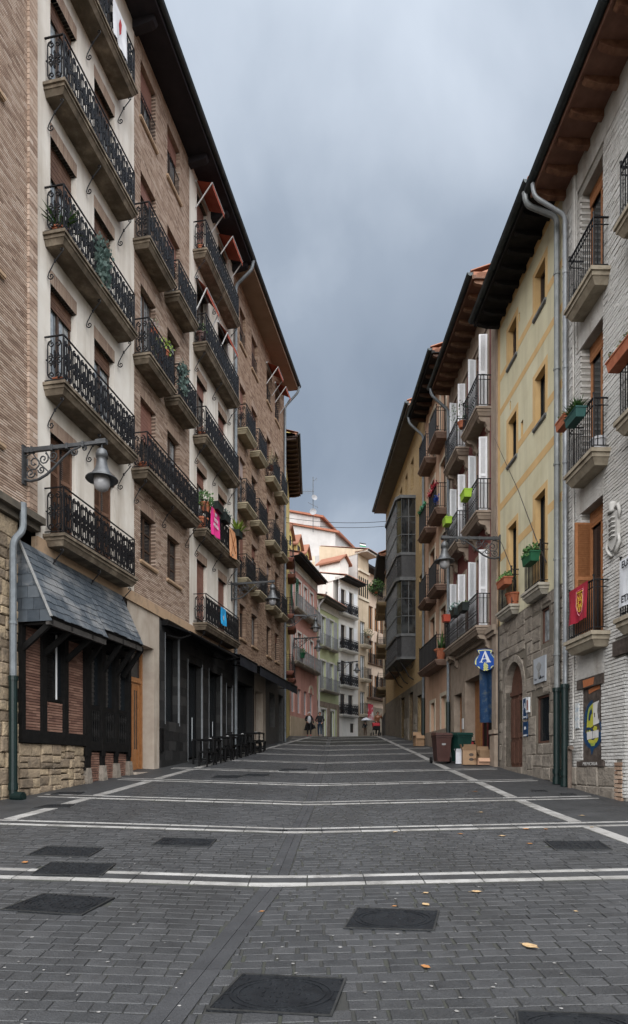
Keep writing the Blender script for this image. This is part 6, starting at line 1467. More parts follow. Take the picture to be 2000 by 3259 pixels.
scallop(t, SG(400,640)[0]-.05, SG(400,640)[2], .15, -.004, PLQY, n=8, a0=rad(-70), a1=rad(70), yd=-.004)
q = MB(); q.bar((.19,.02,.57),(.34,.02,.57),.02,.03); q.bar((.2,.02,.12),(.34,.02,.12),.02,.03); q.build('sign_bracket', IRON, t)
# blue hanging banner in the hostel doorway
def cloth(name, label, cat, fr, Z0, Z1, zt, zb, w, mat_, amp=.02, draw=None, skew=0.0, group=None, nx=10, nz=8):
    a, b = seg(fr, Z0, Z1); t = thing(name, label, cat, fr.pt((a+b)/2, w, zb), fr.rot, group); W, H = b-a, zt-zb; mb = MB()
    def f(s, h): return (-W/2 + W*s, .02 + amp*(1-h)*(math.sin(s*9+h*2.5)+.5*math.sin(s*17+1-h*3)) + .02*(1-h), H*h - skew*s*(1-h) )
    for i in range(nx):
        for j in range(nz): mb.quad(f(i/nx,j/nz), f((i+1)/nx,j/nz), f((i+1)/nx,(j+1)/nz), f(i/nx,(j+1)/nz))
    mb.build('fabric', mat_, t, smooth=True)
    if draw: draw(t, lambda s, h, e=.008: tuple(Vector(f(s, h)) + Vector((0, e, 0))))
    return t
t = thing('blue_banner', 'tall dark blue banner hanging in the hostel doorway', 'banner', (5.50,20.0,3.0)); q = MB()
for i in range(8):
    for j in range(10):
        f = lambda s, h: (-.22+.44*s, .035*math.sin(s*8+h*2), 1.82*h); q.quad(f(i/8,j/10), f((i+1)/8,j/10), f((i+1)/8,(j+1)/10), f(i/8,(j+1)/10))
q.build('fabric', M('banner_blue', [(.002,.020,.060), (.003,.030,.085), (.07,.08,.085)], .8, 5, detail=3, bump=.1), t, smooth=True)
# flags and banners on balconies (drawn emblems are flat print)
GOLD = M('gold_print', [(.55,.34,.03), (.62,.42,.06)], .5, 20, bump=0); ROSE = M('rose_line', [(.62,.25,.28)], .6, bump=0)
def emblem(t, f):
    q = MB(); q2 = MB()
    def st(mb_, p, r, e=.012): mb_.tube([f(s, h, e) for s, h in p], r, 4)
    def Sx(s): return .58 - s      # drawn right way round for the street
    st(q2, [(Sx(.02),.86),(Sx(.36),.86),(Sx(.37),.45),(Sx(.30),.24),(Sx(.19),.14),(Sx(.08),.24),(Sx(.01),.45),(Sx(.02),.86)], .006)
    for a in range(8): st(q, [(Sx(.19+.04*math.cos(a*math.pi/4)),.52+.06*math.sin(a*math.pi/4)), (Sx(.19+.14*math.cos(a*math.pi/4)),.52+.27*math.sin(a*math.pi/4))], .007)
    for r in (.07, .14): st(q, [(Sx(.19+r*math.cos(a*math.pi/6)),.52+r*1.9*math.sin(a*math.pi/6)) for a in range(13)], .006)
    st(q, [(Sx(.05),.80),(Sx(.34),.80)], .014)
    q.build('emblem', GOLD, t); q2.build('emblem_border', ROSE, t)
cloth('crimson_flag', 'crimson flag with gold emblem hung over the white house balcony rail', 'flag', G0, 12.72, 13.58, 5.37, 4.62, .355, M('crimson_cloth', [(.26,.012,.028), (.36,.020,.042)], .6, 3, bump=.1), .025, emblem, nx=14)
WHC = M('white_cloth', [(.56,.57,.60), (.66,.67,.70)], .8, 4, bump=.1); REDP = M('red_print', [(.40,.03,.035)], .7, bump=0)
def ban_e(t, f):
    q = MB(); q.poly([f(.50,.62), f(.56,.70), f(.60,.60), f(.55,.42), f(.50,.30), f(.47,.45)]); q.build('red_mark', REDP, t)
    for txt, h in (('EUSKAL', .86), ('ETXERA', .14)):
        p = f(.5, h, .03); to_mesh_obj(letters(t, txt, .17, p, INK, (rad(90),0,rad(180)), .001, 'lettering', bold=.004))
cloth('white_banner', 'white banner with black lettering on the balcony at the right edge', 'banner', G0, 10.62, 11.47, 5.34, 4.48, .36, WHC, .015, ban_e)
cloth('white_protest_banner', 'white banner with a red mark on the highest balcony at left', 'banner', F1, 15.2, 15.85, 20.15, 19.25, .49, WHC, .02, lambda t, f: (lambda q: (q.poly([f(.35,.75), f(.5,.8), f(.62,.55), f(.55,.3), f(.42,.45)]), q.build('red_mark', REDP, t)))(MB()))
MAG = M('magenta_cloth', [(.60,.02,.16), (.68,.03,.24), (.62,.12,.06)], .7, 1.6, bump=.1)
def ban_m(t, f):
    for i, txt in enumerate(('BIT', 'EKIN', 'ARABA')): to_mesh_obj(letters(t, txt, .17, f(.5, .78-.2*i, .03), PLQW, (rad(90),0,rad(180)), .001, 'lettering', bold=.004))
cloth('magenta_banner', 'magenta banner with white lettering on a cream bay balcony', 'banner', F1, 21.75, 22.6, 10.62, 9.72, .49, MAG, .03, ban_m, skew=.1)
cloth('orange_banner', 'faded orange striped banner at the far end of the planted balcony', 'banner', F1, 23.7, 24.5, 10.62, 9.62, .49, M('orange_cloth', [(.52,.20,.08), (.62,.33,.18), (.45,.17,.06)], .7, 3, bump=.1), .02, lambda t, f: (lambda q: (q.tube([f(.1,.95,.01), f(.5,.5,.01), f(.9,.1,.01)], .012, 4), q.tube([f(.9,.9,.01), f(.5,.5,.01), f(.2,.2,.01)], .012, 4), q.build('diagonal_stripe', M('brown_print', [(.22,.09,.03)], .7, bump=0), t)))(MB()), skew=.1)
cloth('sky_blue_flag', 'small sky blue flag with white bird on the lowest cream bay balcony', 'flag', F1, 22.75, 23.3, 7.38, 6.75, .49, M('sky_blue_cloth', [(.01,.22,.48), (.02,.30,.58)], .7, 4, bump=.1), .03, lambda t, f: (lambda q: (q.poly([f(.3,.75), f(.45,.5), f(.7,.55), f(.75,.3), f(.55,.2), f(.35,.35)]), q.build('white_bird', PLQW, t)))(MB()))
cloth('red_white_flag', 'red and white flag on the far sand house balcony', 'flag', PA, 55.4, 56.2, 7.1, 5.7, .57, M('red_white_cloth', [(.40,.02,.04), (.42,.03,.05), (.60,.58,.58)], .7, 1.5, bump=0), .04)
cloth('striped_flag', 'red yellow and black striped flag on the far peach house balcony', 'flag', PE, 58.9, 59.6, 8.7, 7.7, .52, M('striped_cloth', [(.45,.03,.03), (.55,.42,.05), (.03,.03,.03)], .7, 2, bump=0), .04)
# planters and pots
def wpt(fr, px, py, w): return fr.pt(fr.ux(px, w), w, fr.zy(px, py, w))
BOXG = M('green_planter', [(.02,.075,.07), (.03,.10,.09)], .5, 5, bump=.05); BOXDG = M('dark_planter', [(.008,.014,.013), (.015,.022,.02)], .5, 5, bump=.05); BOXL = M('lime_planter', [(.30,.50,.03), (.36,.56,.05)], .45, 5, bump=.03); BOXE = M('emerald_planter', [(.005,.075,.03), (.01,.10,.045)], .5, 5, bump=.03)
pp = plant
pp('agave_pot', 'spiky plant in a terracotta pot at the near end of the third left balcony', F1.pt(F1.uZ(13.55), .22, S5[2]), seed=2, kind='spike', size=.5, leaf=.05, n=44, pw=.24, ph=.22)
pp('terracotta_box', 'low terracotta box at the near end of the second left balcony', F1.pt(F1.uZ(13.6), .24, S5[1]), F1.rot, 'box', seed=3, size=.06, n=20, leaf=.04, pl=.45, pw=.22, ph=.17)
pp('trailing_shrub', 'blue green shrub trailing through the third left balcony railing', F1.pt(F1.uZ(14.75), .40, S5[2]+.75), F1.rot, 'round', BOXDG, seed=4, kind='trail', size=.42, leaf=.10, n=420, leafmat=LEAF_B, pw=.2)
pp('lime_shrub', 'bright green shrub growing above the brick bay balcony rail', F1.pt(F1.uZ(18.4), .3, S5[2]+.55), seed=5, size=.30, leaf=.08, n=240, leafmat=LEAF_Y, pw=.22, ph=.3)
pp('silver_trailing_plant', 'silver green plant trailing from the far balcony of the brick bay', F1.pt(F1.uZ(19.45), .42, S5[2]+.85), F1.rot, 'round', BOXDG, seed=6, kind='trail', size=.38, leaf=.09, n=300, leafmat=LEAF_B)
pp('flowering_pot', 'pale flowering pot under the brick bay window below the eaves', F1.pt(F1.uZ(17.95), .22, S5[2]+1.0), seed=7, size=.22, leaf=.07, n=120, leafmat=M('pale_flower', [(.35,.25,.28), (.20,.24,.14)], .7, 20, island=True, bump=0))
pp('terracotta_pot', 'terracotta pot at the near end of the long brick bay balcony', F1.pt(F1.uZ(17.4), .25, S5[1]), seed=8, size=.08, n=20, leaf=.04, pw=.22, ph=.24)
pp('rail_bush', 'lush green bush on the rail of the planted cream bay balcony', F1.pt(F1.uZ(21.6), .36, S5[1]+.62), seed=9, size=.34, leaf=.09, n=320, pw=.22, ph=.3, leafmat=LEAF)
pp('tall_terracotta_pot', 'tall terracotta pot standing under the lush green bush', F1.pt(F1.uZ(21.62), .24, S5[1]), seed=10, size=.05, n=10, leaf=.03, pw=.26, ph=.42)
pp('black_rail_box', 'black rail box next to the lush bush above the magenta banner', F1.pt(F1.uZ(22.35), .55, S5[1]+.92), F1.rot, 'box', BOXDG, seed=11, size=.08, n=30, leaf=.05, pl=.6, pw=.22, ph=.26)
pp('black_trailing_box', 'black rail box with straggly stems between the two banners', F1.pt(F1.uZ(23.15), .55, S5[1]+.86), F1.rot, 'box', BOXDG, seed=12, size=.16, n=90, leaf=.09, pl=.6, pw=.22, ph=.26, leafmat=LEAF_B)
pp('yucca_box', 'black box with long lime leaves above the orange banner', F1.pt(F1.uZ(24.6), .55, S5[1]+.82), F1.rot, 'box', BOXDG, seed=13, kind='spike', size=.42, n=60, leaf=.07, pl=.5, pw=.24, ph=.24, leafmat=LEAF_Y)
pp('fern_ball', 'round rust coloured dry fern at the near end of a cream bay balcony', F1.pt(F1.uZ(21.6), .24, S5[2]-.0), seed=14, size=.20, leaf=.05, n=260, leafmat=M('rusty_leaf', [(.12,.045,.025), (.22,.09,.05)], .8, 20, island=True, bump=0))
pp('dark_pot_plant', 'dark pot with a leafy stem at the near end below the lower rust awning', F1.pt(F1.uZ(21.6), .24, S5[3]), seed=15, size=.24, leaf=.09, n=120, potmat=M('maroon_pot', [(.07,.03,.025)], .5, bump=0), pw=.24, ph=.4)
pp('small_orange_pot', 'small orange pot on the top balcony below the upper rust awning', F1.pt(F1.uZ(21.55), .24, S5[4]), seed=16, size=.10, leaf=.06, n=40)
pp('dry_stalks', 'pot of pale dry stalks on a balcony of the brick block', F2.pt(F2.uZ(30.6), .25, S3[2]+.4), seed=17, kind='spike', size=.8, leaf=.03, n=40, leafmat=M('dry_stalk', [(.40,.34,.22), (.52,.46,.32)], .8, 20, bump=0), pw=.2)
p0 = wpt(G0, 1796, 1362, .45); pp('terracotta_rail_box', 'terracotta rail box beside the green one on the white house balcony', p0, G0.rot, 'box', seed=20, kind='bush', size=.09, leaf=.06, n=90, pl=.45, pw=.2, ph=.2, leafmat=M('dry_green', [(.10,.12,.05), (.22,.20,.12)], .7, 20, island=True, bump=0))
p0 = wpt(G0, 1832, 1345, .46); pp('green_rail_box', 'green plastic rail box with grassy leaves on the white house balcony', p0, G0.rot, 'box', BOXG, seed=21, kind='spike', size=.26, leaf=.028, n=130, pl=.55, pw=.22, ph=.2)
p0 = wpt(G0, 1985, 1150, .46); pp('terracotta_window_box', 'terracotta box with pale flowers at the right edge of the photo', p0, G0.rot, 'box', seed=22, size=.12, leaf=.06, n=160, pl=.8, pw=.24, ph=.22, leafmat=M('dry_green', []))
pp('white_bucket', 'white bucket with terracotta rim in the white house window', G0.pt(G0.uZ(12.85), .1, 7.99), seed=23, size=.03, n=6, leaf=.03, potmat=M('white_pot', [(.5,.5,.52)], .5, bump=0), pw=.2, ph=.3)
p0 = wpt(G1, 1690, 1795, .40); pp('emerald_rail_box', 'emerald rail box overflowing with leaves on the yellow house', p0, G1.rot, 'box', BOXE, seed=24, size=.16, leaf=.09, n=320, pl=.62, pw=.24, ph=.24, leafmat=LEAF)
p0 = wpt(G1, 1606, 1868, .42); pp('terracotta_herb_box', 'terracotta rail box of bright herbs on the yellow house', p0, G1.rot, 'box', seed=25, size=.14, leaf=.06, n=320, pl=.7, pw=.24, ph=.2, leafmat=M('herb_green', [(.07,.16,.04), (.16,.28,.08)], .7, 20, island=True, bump=0))
pp('square_terracotta_pot', 'terracotta pot on the balcony floor below the herb box', G1.pt(G1.uZ(17.85), .1, 6.19), seed=26, size=.10, n=40, leaf=.05, pw=.26, ph=.32)
pp('climbing_vine', 'dark climbing vine in the far window of the yellow house', G1.pt(G1.uZ(18.35), .06, 6.9), seed=27, kind='bush', size=.22, leaf=.08, n=160, pw=.1, ph=.1, potmat=BOXDG)
p0 = wpt(G2, 1484, 1590, .60); pp('lime_rail_box', 'lime green rail box, upper one on the dark red house', p0, G2.rot, 'box', BOXL, seed=28, size=.06, n=30, leaf=.06, pl=.55, pw=.26, ph=.26)
p0 = wpt(G2, 1424, 1672, .60); pp('lime_rail_box', 'lime green rail box, lower one with leaves beside the wall lamp', p0, G2.rot, 'box', BOXL, seed=29, size=.12, n=60, leaf=.07, pl=.5, pw=.26, ph=.24, leafmat=LEAF_Y)
p0 = wpt(G2, 1476, 1948, .60); pp('dark_green_rail_box', 'dark green rail box nearer on the long balcony of the dark red house', p0, G2.rot, 'box', BOXDG, seed=30, size=.10, n=60, leaf=.07, pl=.6, pw=.26, ph=.26)
p0 = wpt(G2, 1450, 1962, .60); pp('leafy_rail_box', 'dark rail box with leafy shrub farther on the long balcony', p0, G2.rot, 'box', BOXDG, seed=31, size=.20, n=120, leaf=.09, pl=.55, pw=.26, ph=.26, leafmat=LEAF_B)
p0 = wpt(G2, 1421, 1980, .60); pp('red_rail_pot', 'red pot hung at the far end of the long balcony', p0, G2.rot, 'box', M('red_pot', [(.42,.06,.03)], .5, bump=0), seed=32, size=.07, n=40, leaf=.05, pl=.3, pw=.28, ph=.26)
pp('balcony_vine', 'straggling vine on the top balcony of the dark red house', G2.pt(G2.uZ(22.1), .42, 13.5), seed=33, size=.5, leaf=.09, n=130, pw=.2, ph=.2)
pp('aloe_pot', 'aloe in a terracotta pot on the screened peach balcony', G3.pt(G3.uZ(26.05), .28, 6.04), seed=34, kind='spike', size=.65, leaf=.09, n=26, pw=.3, ph=.42)
pp('ivy_balcony_plant', 'leafy green plant hanging on the farthest house at right', G5.pt(1.0, .85, 13.9), 0, 'round', seed=35, size=.6, leaf=.16, n=300)
pp('far_balcony_shrub', 'dry brown shrub on the far sand house balcony', PA.pt(PA.L*.5, .5, 12.9), 0, 'round', seed=36, size=.5, leaf=.14, n=160, leafmat=M('dry_green', []))
pp('pink_house_pot', 'dark green pot plant on the lower balcony of the pink house', PP.pt(PP.ux(941), .45, 9.0), 0, 'round', BOXE, seed=37, size=.28, leaf=.1, n=120, pw=.3, ph=.35)
# tinsel garlands on the peach house
def garland(label, col, P0, P1, r=.08, n=160, seed=1):
    A, B_ = Vector(P0), Vector(P1); rr = random.Random(seed); mb = MB()
    mb.tube([Vector((0,0,0)), (B_-A)*.5 - Vector((0,0,.08)), B_-A], .012, 5)
    for i in range(n):
        p = (B_-A)*rr.random() + Vector((rr.gauss(0,r*.6), rr.gauss(0,r*.6), rr.gauss(0,r*.6))); a = Vector((rr.uniform(-1,1), rr.uniform(-1,1), rr.uniform(-1,1))).normalized()*.07; b = a.orthogonal().normalized()*.02; mb.add([p-a, p+b, p+a, p-b], [(0,1,2,3)])
    tag(mb.build('tinsel_garland', col, loc=A), label, 'garland', 'tinsel on the peach house')
garland('red tinsel garland on the nearer peach balcony', M('tinsel_red', [(.42,.03,.05)], .35, bump=0), wpt(G3, 1388, 1535, .53), wpt(G3, 1365, 1580, .53), seed=1)
garland('green tinsel garland on the farther peach balcony', M('tinsel_green', [(.01,.20,.08)], .35, bump=0), wpt(G3, 1354, 1600, .53), wpt(G3, 1334, 1638, .53), seed=2)
garland('blue tinsel bunch hanging below the red garland', M('tinsel_blue', [(.01,.06,.35)], .35, bump=0), wpt(G3, 1391, 1580, .53), wpt(G3, 1388, 1600, .53), seed=3, n=90)
# rods leaning out of the yellow house
for lab, pts in (('long thin rod leaning out from the nearer yellow house balcony', [(1740,1790,.05),(1711,1725,.25),(1650,1560,.3),(1575,1395,.32)]), ('thin bare branch leaning out from the farther yellow house balcony', [(1643,1890,.05),(1625,1800,.2),(1600,1735,.25),(1578,1690,.3),(1582,1610,.3)])):
    P = [wpt(G1, *p) for p in pts]; mb = MB(); mb.tube([p - P[0] for p in P], [.018,.014,.010,.006,.005][:len(P)], 5); tag(mb.build('leaning_rod', M('rod_brown', [(.04,.03,.025)], .6, bump=0), loc=P[0]), lab, 'rod')
# outdoor tables and benches of the bar
def table(label, c, w, d, h, name='bar_table', cat='table', th=.05, group='tables and benches under the black awning'):
    t = thing(name, label, cat, (c[0], c[1], G(c[0], c[1])), F1.rot, group); mb = MB(); mb.box(-w/2, w/2, -d/2, d/2, h-th, h); mb.build('top', BLACKMETAL, t)
    for sx in (-1, 1):
        for sy in (-1, 1): x, y = sx*(w/2-.03), sy*(d/2-.03); q = MB(); q.box(x-.025, x+.025, y-.025, y+.025, -.12, h-th); q.build('leg', BLACKMETAL, t)
    q = MB()
    for sx in (-1, 1): q.box(sx*(w/2-.03)-.015, sx*(w/2-.03)+.015, -d/2+.05, d/2-.05, .12, .15)
    q.build('stretcher', BLACKMETAL, t); return t
for i, (Z, lab) in enumerate(((20.6, 'nearest'), (22.3, 'second'), (24.0, 'third'), (25.8, 'farthest'))):
    x = FLx(Z) + .78
    tb = table('black square bar table, %s of the four under the awning' % lab, (x, Z), .75, .75, .80)
    mb = MB(); mb.lathe([(.001,0),(.05,0),(.055,.03),(.04,.035),(.001,.03)], 10); ash = tag(mb.build('ashtray', METAL_WH, loc=(x+.1, Z, G(x, Z)+.802)), 'small metal ashtray on the %s bar table' % lab, 'ashtray', 'ashtrays on the tables')
    table('low black bench before the %s bar table' % lab, (x+.13, Z-.62), .9, .32, .45, 'bench', 'bench'); table('low black bench behind the %s bar table' % lab, (x+.2, Z+.62), .9, .32, .45, 'bench', 'bench')
# wheeled bins and cardboard
def bin_(label, c, rz, mat_, name='wheeled_bin'):
    t = thing(name, label, 'waste bin', (c[0], c[1], G(c[0], c[1])), rz); mb = MB()
    lo, hi = (.20, .24), (.26, .30); z0, z1 = .06, .92
    mb.add([(-lo[0],-lo[1],z0),(lo[0],-lo[1],z0),(lo[0],lo[1],z0),(-lo[0],lo[1],z0),(-hi[0],-hi[1],z1),(hi[0],-hi[1],z1),(hi[0],hi[1],z1),(-hi[0],hi[1],z1)], [(0,3,2,1),(0,1,5,4),(1,2,6,5),(2,3,7,6),(3,0,4,7),(4,5,6,7)])
    for x in (-.08, .08): mb.add([(x-.015,-lo[1]-.002,z0+.05),(x+.015,-lo[1]-.002,z0+.05),(x+.015,-hi[1]-.004,z1-.15),(x-.015,-hi[1]-.004,z1-.15)], [(0,1,2,3)])
    mb.box(-.28, .28, -.32, .32, .86, .92); mb.build('body', mat_, t)
    l = MB(); l.add([(-.29,-.35,.93),(.29,-.35,.93),(.29,.31,.93),(-.29,.31,.93),(-.26,-.32,1.0),(.26,-.32,1.0),(.25,.27,1.04),(-.25,.27,1.04)], [(0,3,2,1),(0,1,5,4),(1,2,6,5),(2,3,7,6),(3,0,4,7),(4,5,6,7)]); l.tube([(-.22,.36,.96),(.22,.36,.96)], .02, 8); l.build('lid', mat_, t)
    for s in (-1, 1): w = MB(); w.tube([(s*.25,.27,.11),(s*.31,.27,.11)], .11, 16); w.tube([(s*.24,.27,.11),(s*.32,.27,.11)], .03, 8); w.build('wheel', BLACKMETAL, t)
    return t
g = ground_at(1406, 2430); t = bin_('dark brown wheeled rubbish bin at the edge of the pavement', (g.x, g.y), rad(4), M('bin_brown', [(.045,.018,.015), (.06,.025,.02)], .4, 5, bump=.03))
q = MB(); q.box(-.08, .08, -.285, -.282, .60, .66); q.build('bin_sticker', M('grey_sticker', [(.4,.4,.4), (.15,.15,.15)], .5, 60, bump=0), t)
g = ground_at(1468, 2432); bin_('dark green wheeled rubbish bin behind the cardboard boxes', (g.x+.05, g.y+.25), rad(14), M('bin_green', [(.006,.030,.025), (.010,.042,.035)], .4, 5, bump=.03))
CARD = M('cardboard', [(.27,.165,.095), (.34,.22,.13)], .8, 5, bump=.1); CARDP = M('pale_cardboard', [(.44,.26,.17), (.50,.31,.21)], .8, 5, bump=.1); CARDW = M('white_cardboard', [(.50,.51,.55), (.60,.61,.64)], .7, 5, bump=.05)
def carton(label, c, rz, w, d, h, mat_, flaps=(60, 100, 40, 110), marks=None, name='cardboard_box'):
    t = thing(name, label, 'box', (c[0], c[1], G(c[0], c[1]) + .002), rz, 'cardboard left out beside the bins'); mb = MB(); e = .006
    for b in ((-w/2,w/2,-d/2,-d/2+e), (-w/2,w/2,d/2-e,d/2), (-w/2,-w/2+e,-d/2+e,d/2-e), (w/2-e,w/2,-d/2+e,d/2-e)): mb.box(*b, 0, h)
    mb.box(-w/2+e, w/2-e, -d/2+e, d/2-e, 0, e); mb.build('carton', mat_, t)
    f = MB(); l = min(w, d)*.5
    for (x, y, dx, dy, ln), an in zip(((0,-d/2,0,-1,w), (0,d/2,0,1,w), (-w/2,0,-1,0,d), (w/2,0,1,0,d)), flaps):
        if an is None: continue
        a = rad(an); o_ = Vector((dx*math.cos(a)*-1 if False else dx*math.sin(a), dy*math.sin(a), math.cos(a)))*l; px = Vector((ln/2 if dy else 0, ln/2 if dx else 0, 0)); b0 = Vector((x, y, h)); P = [b0-px, b0+px, b0+px*.94+o_, b0-px*.94+o_]; f.prism(P, (dx*.005 or .001, dy*.005 or .001, .001))
    if f.v: f.build('flap', mat_, t)
    if marks: marks(t)
    return t
def print_marks(t):
    q = MB()
    for z in (.17, .32): q.prism([(.05+.075*math.cos(k*math.pi/6), -.213, z+.05*math.sin(k*math.pi/6)) for k in range(12)], (0,-.001,0))
    q.build('print_mark', M('box_ink', [(.07,.05,.04)], .7, bump=0), t)
g = ground_at(1499, 2437); carton('brown carton with two dark oval prints and open flaps in the middle', (g.x, g.y+.25), rad(-6), .42, .42, .46, CARD, (25, 30, 15, 150), print_marks)
g = ground_at(1464, 2434); carton('slim white carton between the green bin and the brown carton', (g.x+.02, g.y+.22), rad(-10), .20, .30, .40, CARDW, (20, None, 30, None))
g = ground_at(1545, 2437); carton('low pale pink carton at the front beside the pilaster', (g.x, g.y+.2), rad(2), .44, .30, .22, CARDP, (140, None, 100, 120))
g = ground_at(1552, 2432); carton('tall open brown carton standing behind the low pale one', (g.x+.02, g.y+.42), rad(8), .42, .26, .42, CARD, (None, 12, None, 40))
g = ground_at(1336, 2376); carton('brown carton alone by the far downpipe', (g.x, g.y+.2), rad(12), .42, .35, .50, CARD, (150, 20, 100, None))
g = ground_at(1515, 2430); t = thing('rubbish_sack', 'black rubbish sack with red packaging behind the cartons', 'rubbish sack', (g.x+.1, g.y+.75, G(g.x, g.y+.75))); mb = MB(); mb.lathe([(.001,0),(.22,.02),(.27,.16),(.25,.34),(.18,.50),(.08,.60),(.05,.66),(.09,.70),(.001,.69)], 14); mb.v = [(x*RND.uniform(.88,1.1), y*RND.uniform(.88,1.1), z) for x, y, z in mb.v]; mb.build('sack', BLACKMETAL, t, smooth=True)
q = MB(); q.prism([(-.3,-.28,.55),(-.12,-.28,.48),(-.04,-.28,.62),(-.25,-.28,.74)], (0,.02,0)); q.build('red_packaging', REDP, t)
# ------------------------------------------------------------------ people
SKIN = M('skin', [(.42,.22,.15), (.50,.28,.20)], .6, 20, bump=0)
def skin_mesh(name, V, E, mat_, parent, sub=1):
    idx = {k: i for i, k in enumerate(V)}; me = bpy.data.meshes.new(name)
    me.from_pydata([v[0] for v in V.values()], [(idx[a], idx[b]) for a, b in E], []); o = bpy.data.objects.new(name, me); COL.objects.link(o)
    o.modifiers.new('s', 'SKIN'); 
    for i, v in enumerate(V.values()): r = v[1]; me.skin_vertices[0].data[i].radius = (r, r) if not isinstance(r, tuple) else r
    me.skin_vertices[0].data[0].use_root = True
    m = o.modifiers.new('d', 'SUBSURF'); m.levels = sub; m.render_levels = sub
    dg = bpy.context.evaluated_depsgraph_get(); dg.update(); nm = bpy.data.meshes.new_from_object(o.evaluated_get(dg)); nm.materials.clear(); nm.materials.append(mat_)
    nm.polygons.foreach_set('use_smooth', [True]*len(nm.polygons)); bpy.data.objects.remove(o); return ob(name, nm, parent)
def person(label, loc, rotz, h, top, legs, shoes, hairm, hood=None, stride=.18, armsL=None, armsR=None, coat=None, topr=1.0, front=None):
    s = h/1.70; t = thing('person', label, 'person', loc, rotz)
    P = {'pelvis': (0,0,.93), 'waist': (0,0,1.05), 'chest': (0,-.01,1.27), 'neck': (0,0,1.45), 'headb': (0,-.01,1.52), 'head': (0,-.02,1.60), 'crown': (0,-.01,1.68)}
    for sd, n in ((-1, 'L'), (1, 'R')):
        st = stride*sd
        P['hip'+n] = (sd*.09,0,.90); P['knee'+n] = (sd*.10,-st*.45-.03,.49); P['ankle'+n] = (sd*.10,-st*.9+.02,.09); P['toe'+n] = (sd*.115,-st*.9-.12,.04)
        ar = (armsL if sd < 0 else armsR) or ((sd*.26,.02,1.14), (sd*.25,-.05,.90)); P['sh'+n] = (sd*.17,0,1.40); P['elb'+n] = ar[0]; P['wri'+n] = ar[1]
        d = (Vector(ar[1])-Vector(ar[0])).normalized(); sv = Vector((0,1,0)) if abs(d.y) < .8 else Vector((1,0,0)); sv = d.cross(sv).normalized(); p = Vector(ar[1]) + d*.08; P['palm'+n] = tuple(p)
        for k in range(4): P['f%d%s' % (k, n)] = tuple(p + sv*(k-1.5)*.022 + d*(.03 + (.075, .09, .08, .06)[k]*.9) + Vector((0,-.01,0)))
        P['th'+n] = tuple(Vector(ar[1]) + d*.05 + sv*-.06)
    P = {k: Vector(v)*s for k, v in P.items()}
    R_ = dict(pelvis=(.13,.10), waist=(.115,.085), chest=(.15,.10), neck=.052, headb=.068, head=(.082,.098), crown=.05)
    V = {}
    def rr(k): 
        b = k[:-1]
        if k in R_: r = R_[k]
        else: r = {'hip': .085, 'knee': .055, 'ankle': .038, 'toe': .03, 'sh': .055, 'elb': .04, 'wri': .028, 'palm': .03}.get(b, .010)
        return tuple(x*s for x in r) if isinstance(r, tuple) else r*s
    for k in P: V[k] = (P[k], rr(k))
    E = [('pelvis','waist'),('waist','chest'),('chest','neck'),('neck','headb'),('headb','head'),('head','crown')]
    for n in 'LR': E += [('pelvis','hip'+n),('hip'+n,'knee'+n),('knee'+n,'ankle'+n),('ankle'+n,'toe'+n),('chest','sh'+n),('sh'+n,'elb'+n),('elb'+n,'wri'+n),('wri'+n,'palm'+n),('wri'+n,'th'+n)] + [('palm'+n,'f%d%s' % (k, n)) for k in range(4)]
    bodyo = skin_mesh('body', V, E, SKIN, t)
    fc = MB()
    for sd in (-1, 1): fc.lathe([(.001,.012),(.012,0),(.001,-.012)], 6, (sd*.032*s, P['head'].y-.088*s, 1.61*s)); fc.lathe([(.001,.03),(.016,.01),(.012,-.03),(.001,-.035)], 6, (sd*.085*s, P['head'].y, 1.60*s))
    fc.tube([(0,P['head'].y-.09*s,1.60*s),(0,P['head'].y-.115*s,1.57*s)], .012*s, 5); fc.box(-.025*s,.025*s,P['head'].y-.095*s,P['head'].y-.085*s,1.535*s,1.545*s); fc.build('face', M('face_feature', [(.24,.10,.075)], .6, bump=0), t)
    k = topr
    Vt = {'waist': (P['pelvis']+Vector((0,0,-.02*s)), (.145*s*k,.115*s*k)), 'mid': (P['waist'], (.14*s*k,.11*s*k)), 'chest': (P['chest'], (.17*s*k,.125*s*k)), 'neck': (P['neck']-Vector((0,0,.01*s)), .075*s)}
    Et = [('waist','mid'),('mid','chest'),('chest','neck')]
    for n in 'LR': Vt['sh'+n] = (P['sh'+n], .07*s); Vt['elb'+n] = (P['elb'+n], .057*s); Vt['wri'+n] = (P['wri'+n], .045*s); Et += [('chest','sh'+n),('sh'+n,'elb'+n),('elb'+n,'wri'+n)]
    skin_mesh('jacket', Vt, Et, top, t)
    Vl = {'pelvis': (P['pelvis'], (.135*s,.11*s))}; El = []
    for n in 'LR': Vl['hip'+n] = (P['hip'+n], .10*s); Vl['knee'+n] = (P['knee'+n], .07*s); Vl['ankle'+n] = (P['ankle'+n]+Vector((0,0,.01)), .055*s); El += [('pelvis','hip'+n),('hip'+n,'knee'+n),('knee'+n,'ankle'+n)]
    skin_mesh('trousers', Vl, El, legs, t)
    for n in 'LR': skin_mesh('shoe', {'a': (P['ankle'+n]-Vector((0,-.03,.04))*s, .048*s), 'b': (P['toe'+n]+Vector((0,-.02,0))*s, .038*s)}, [('a','b')], shoes, t)
    hr = MB(); hd = P['head']; n1 = 12; m1 = 6; rows = []
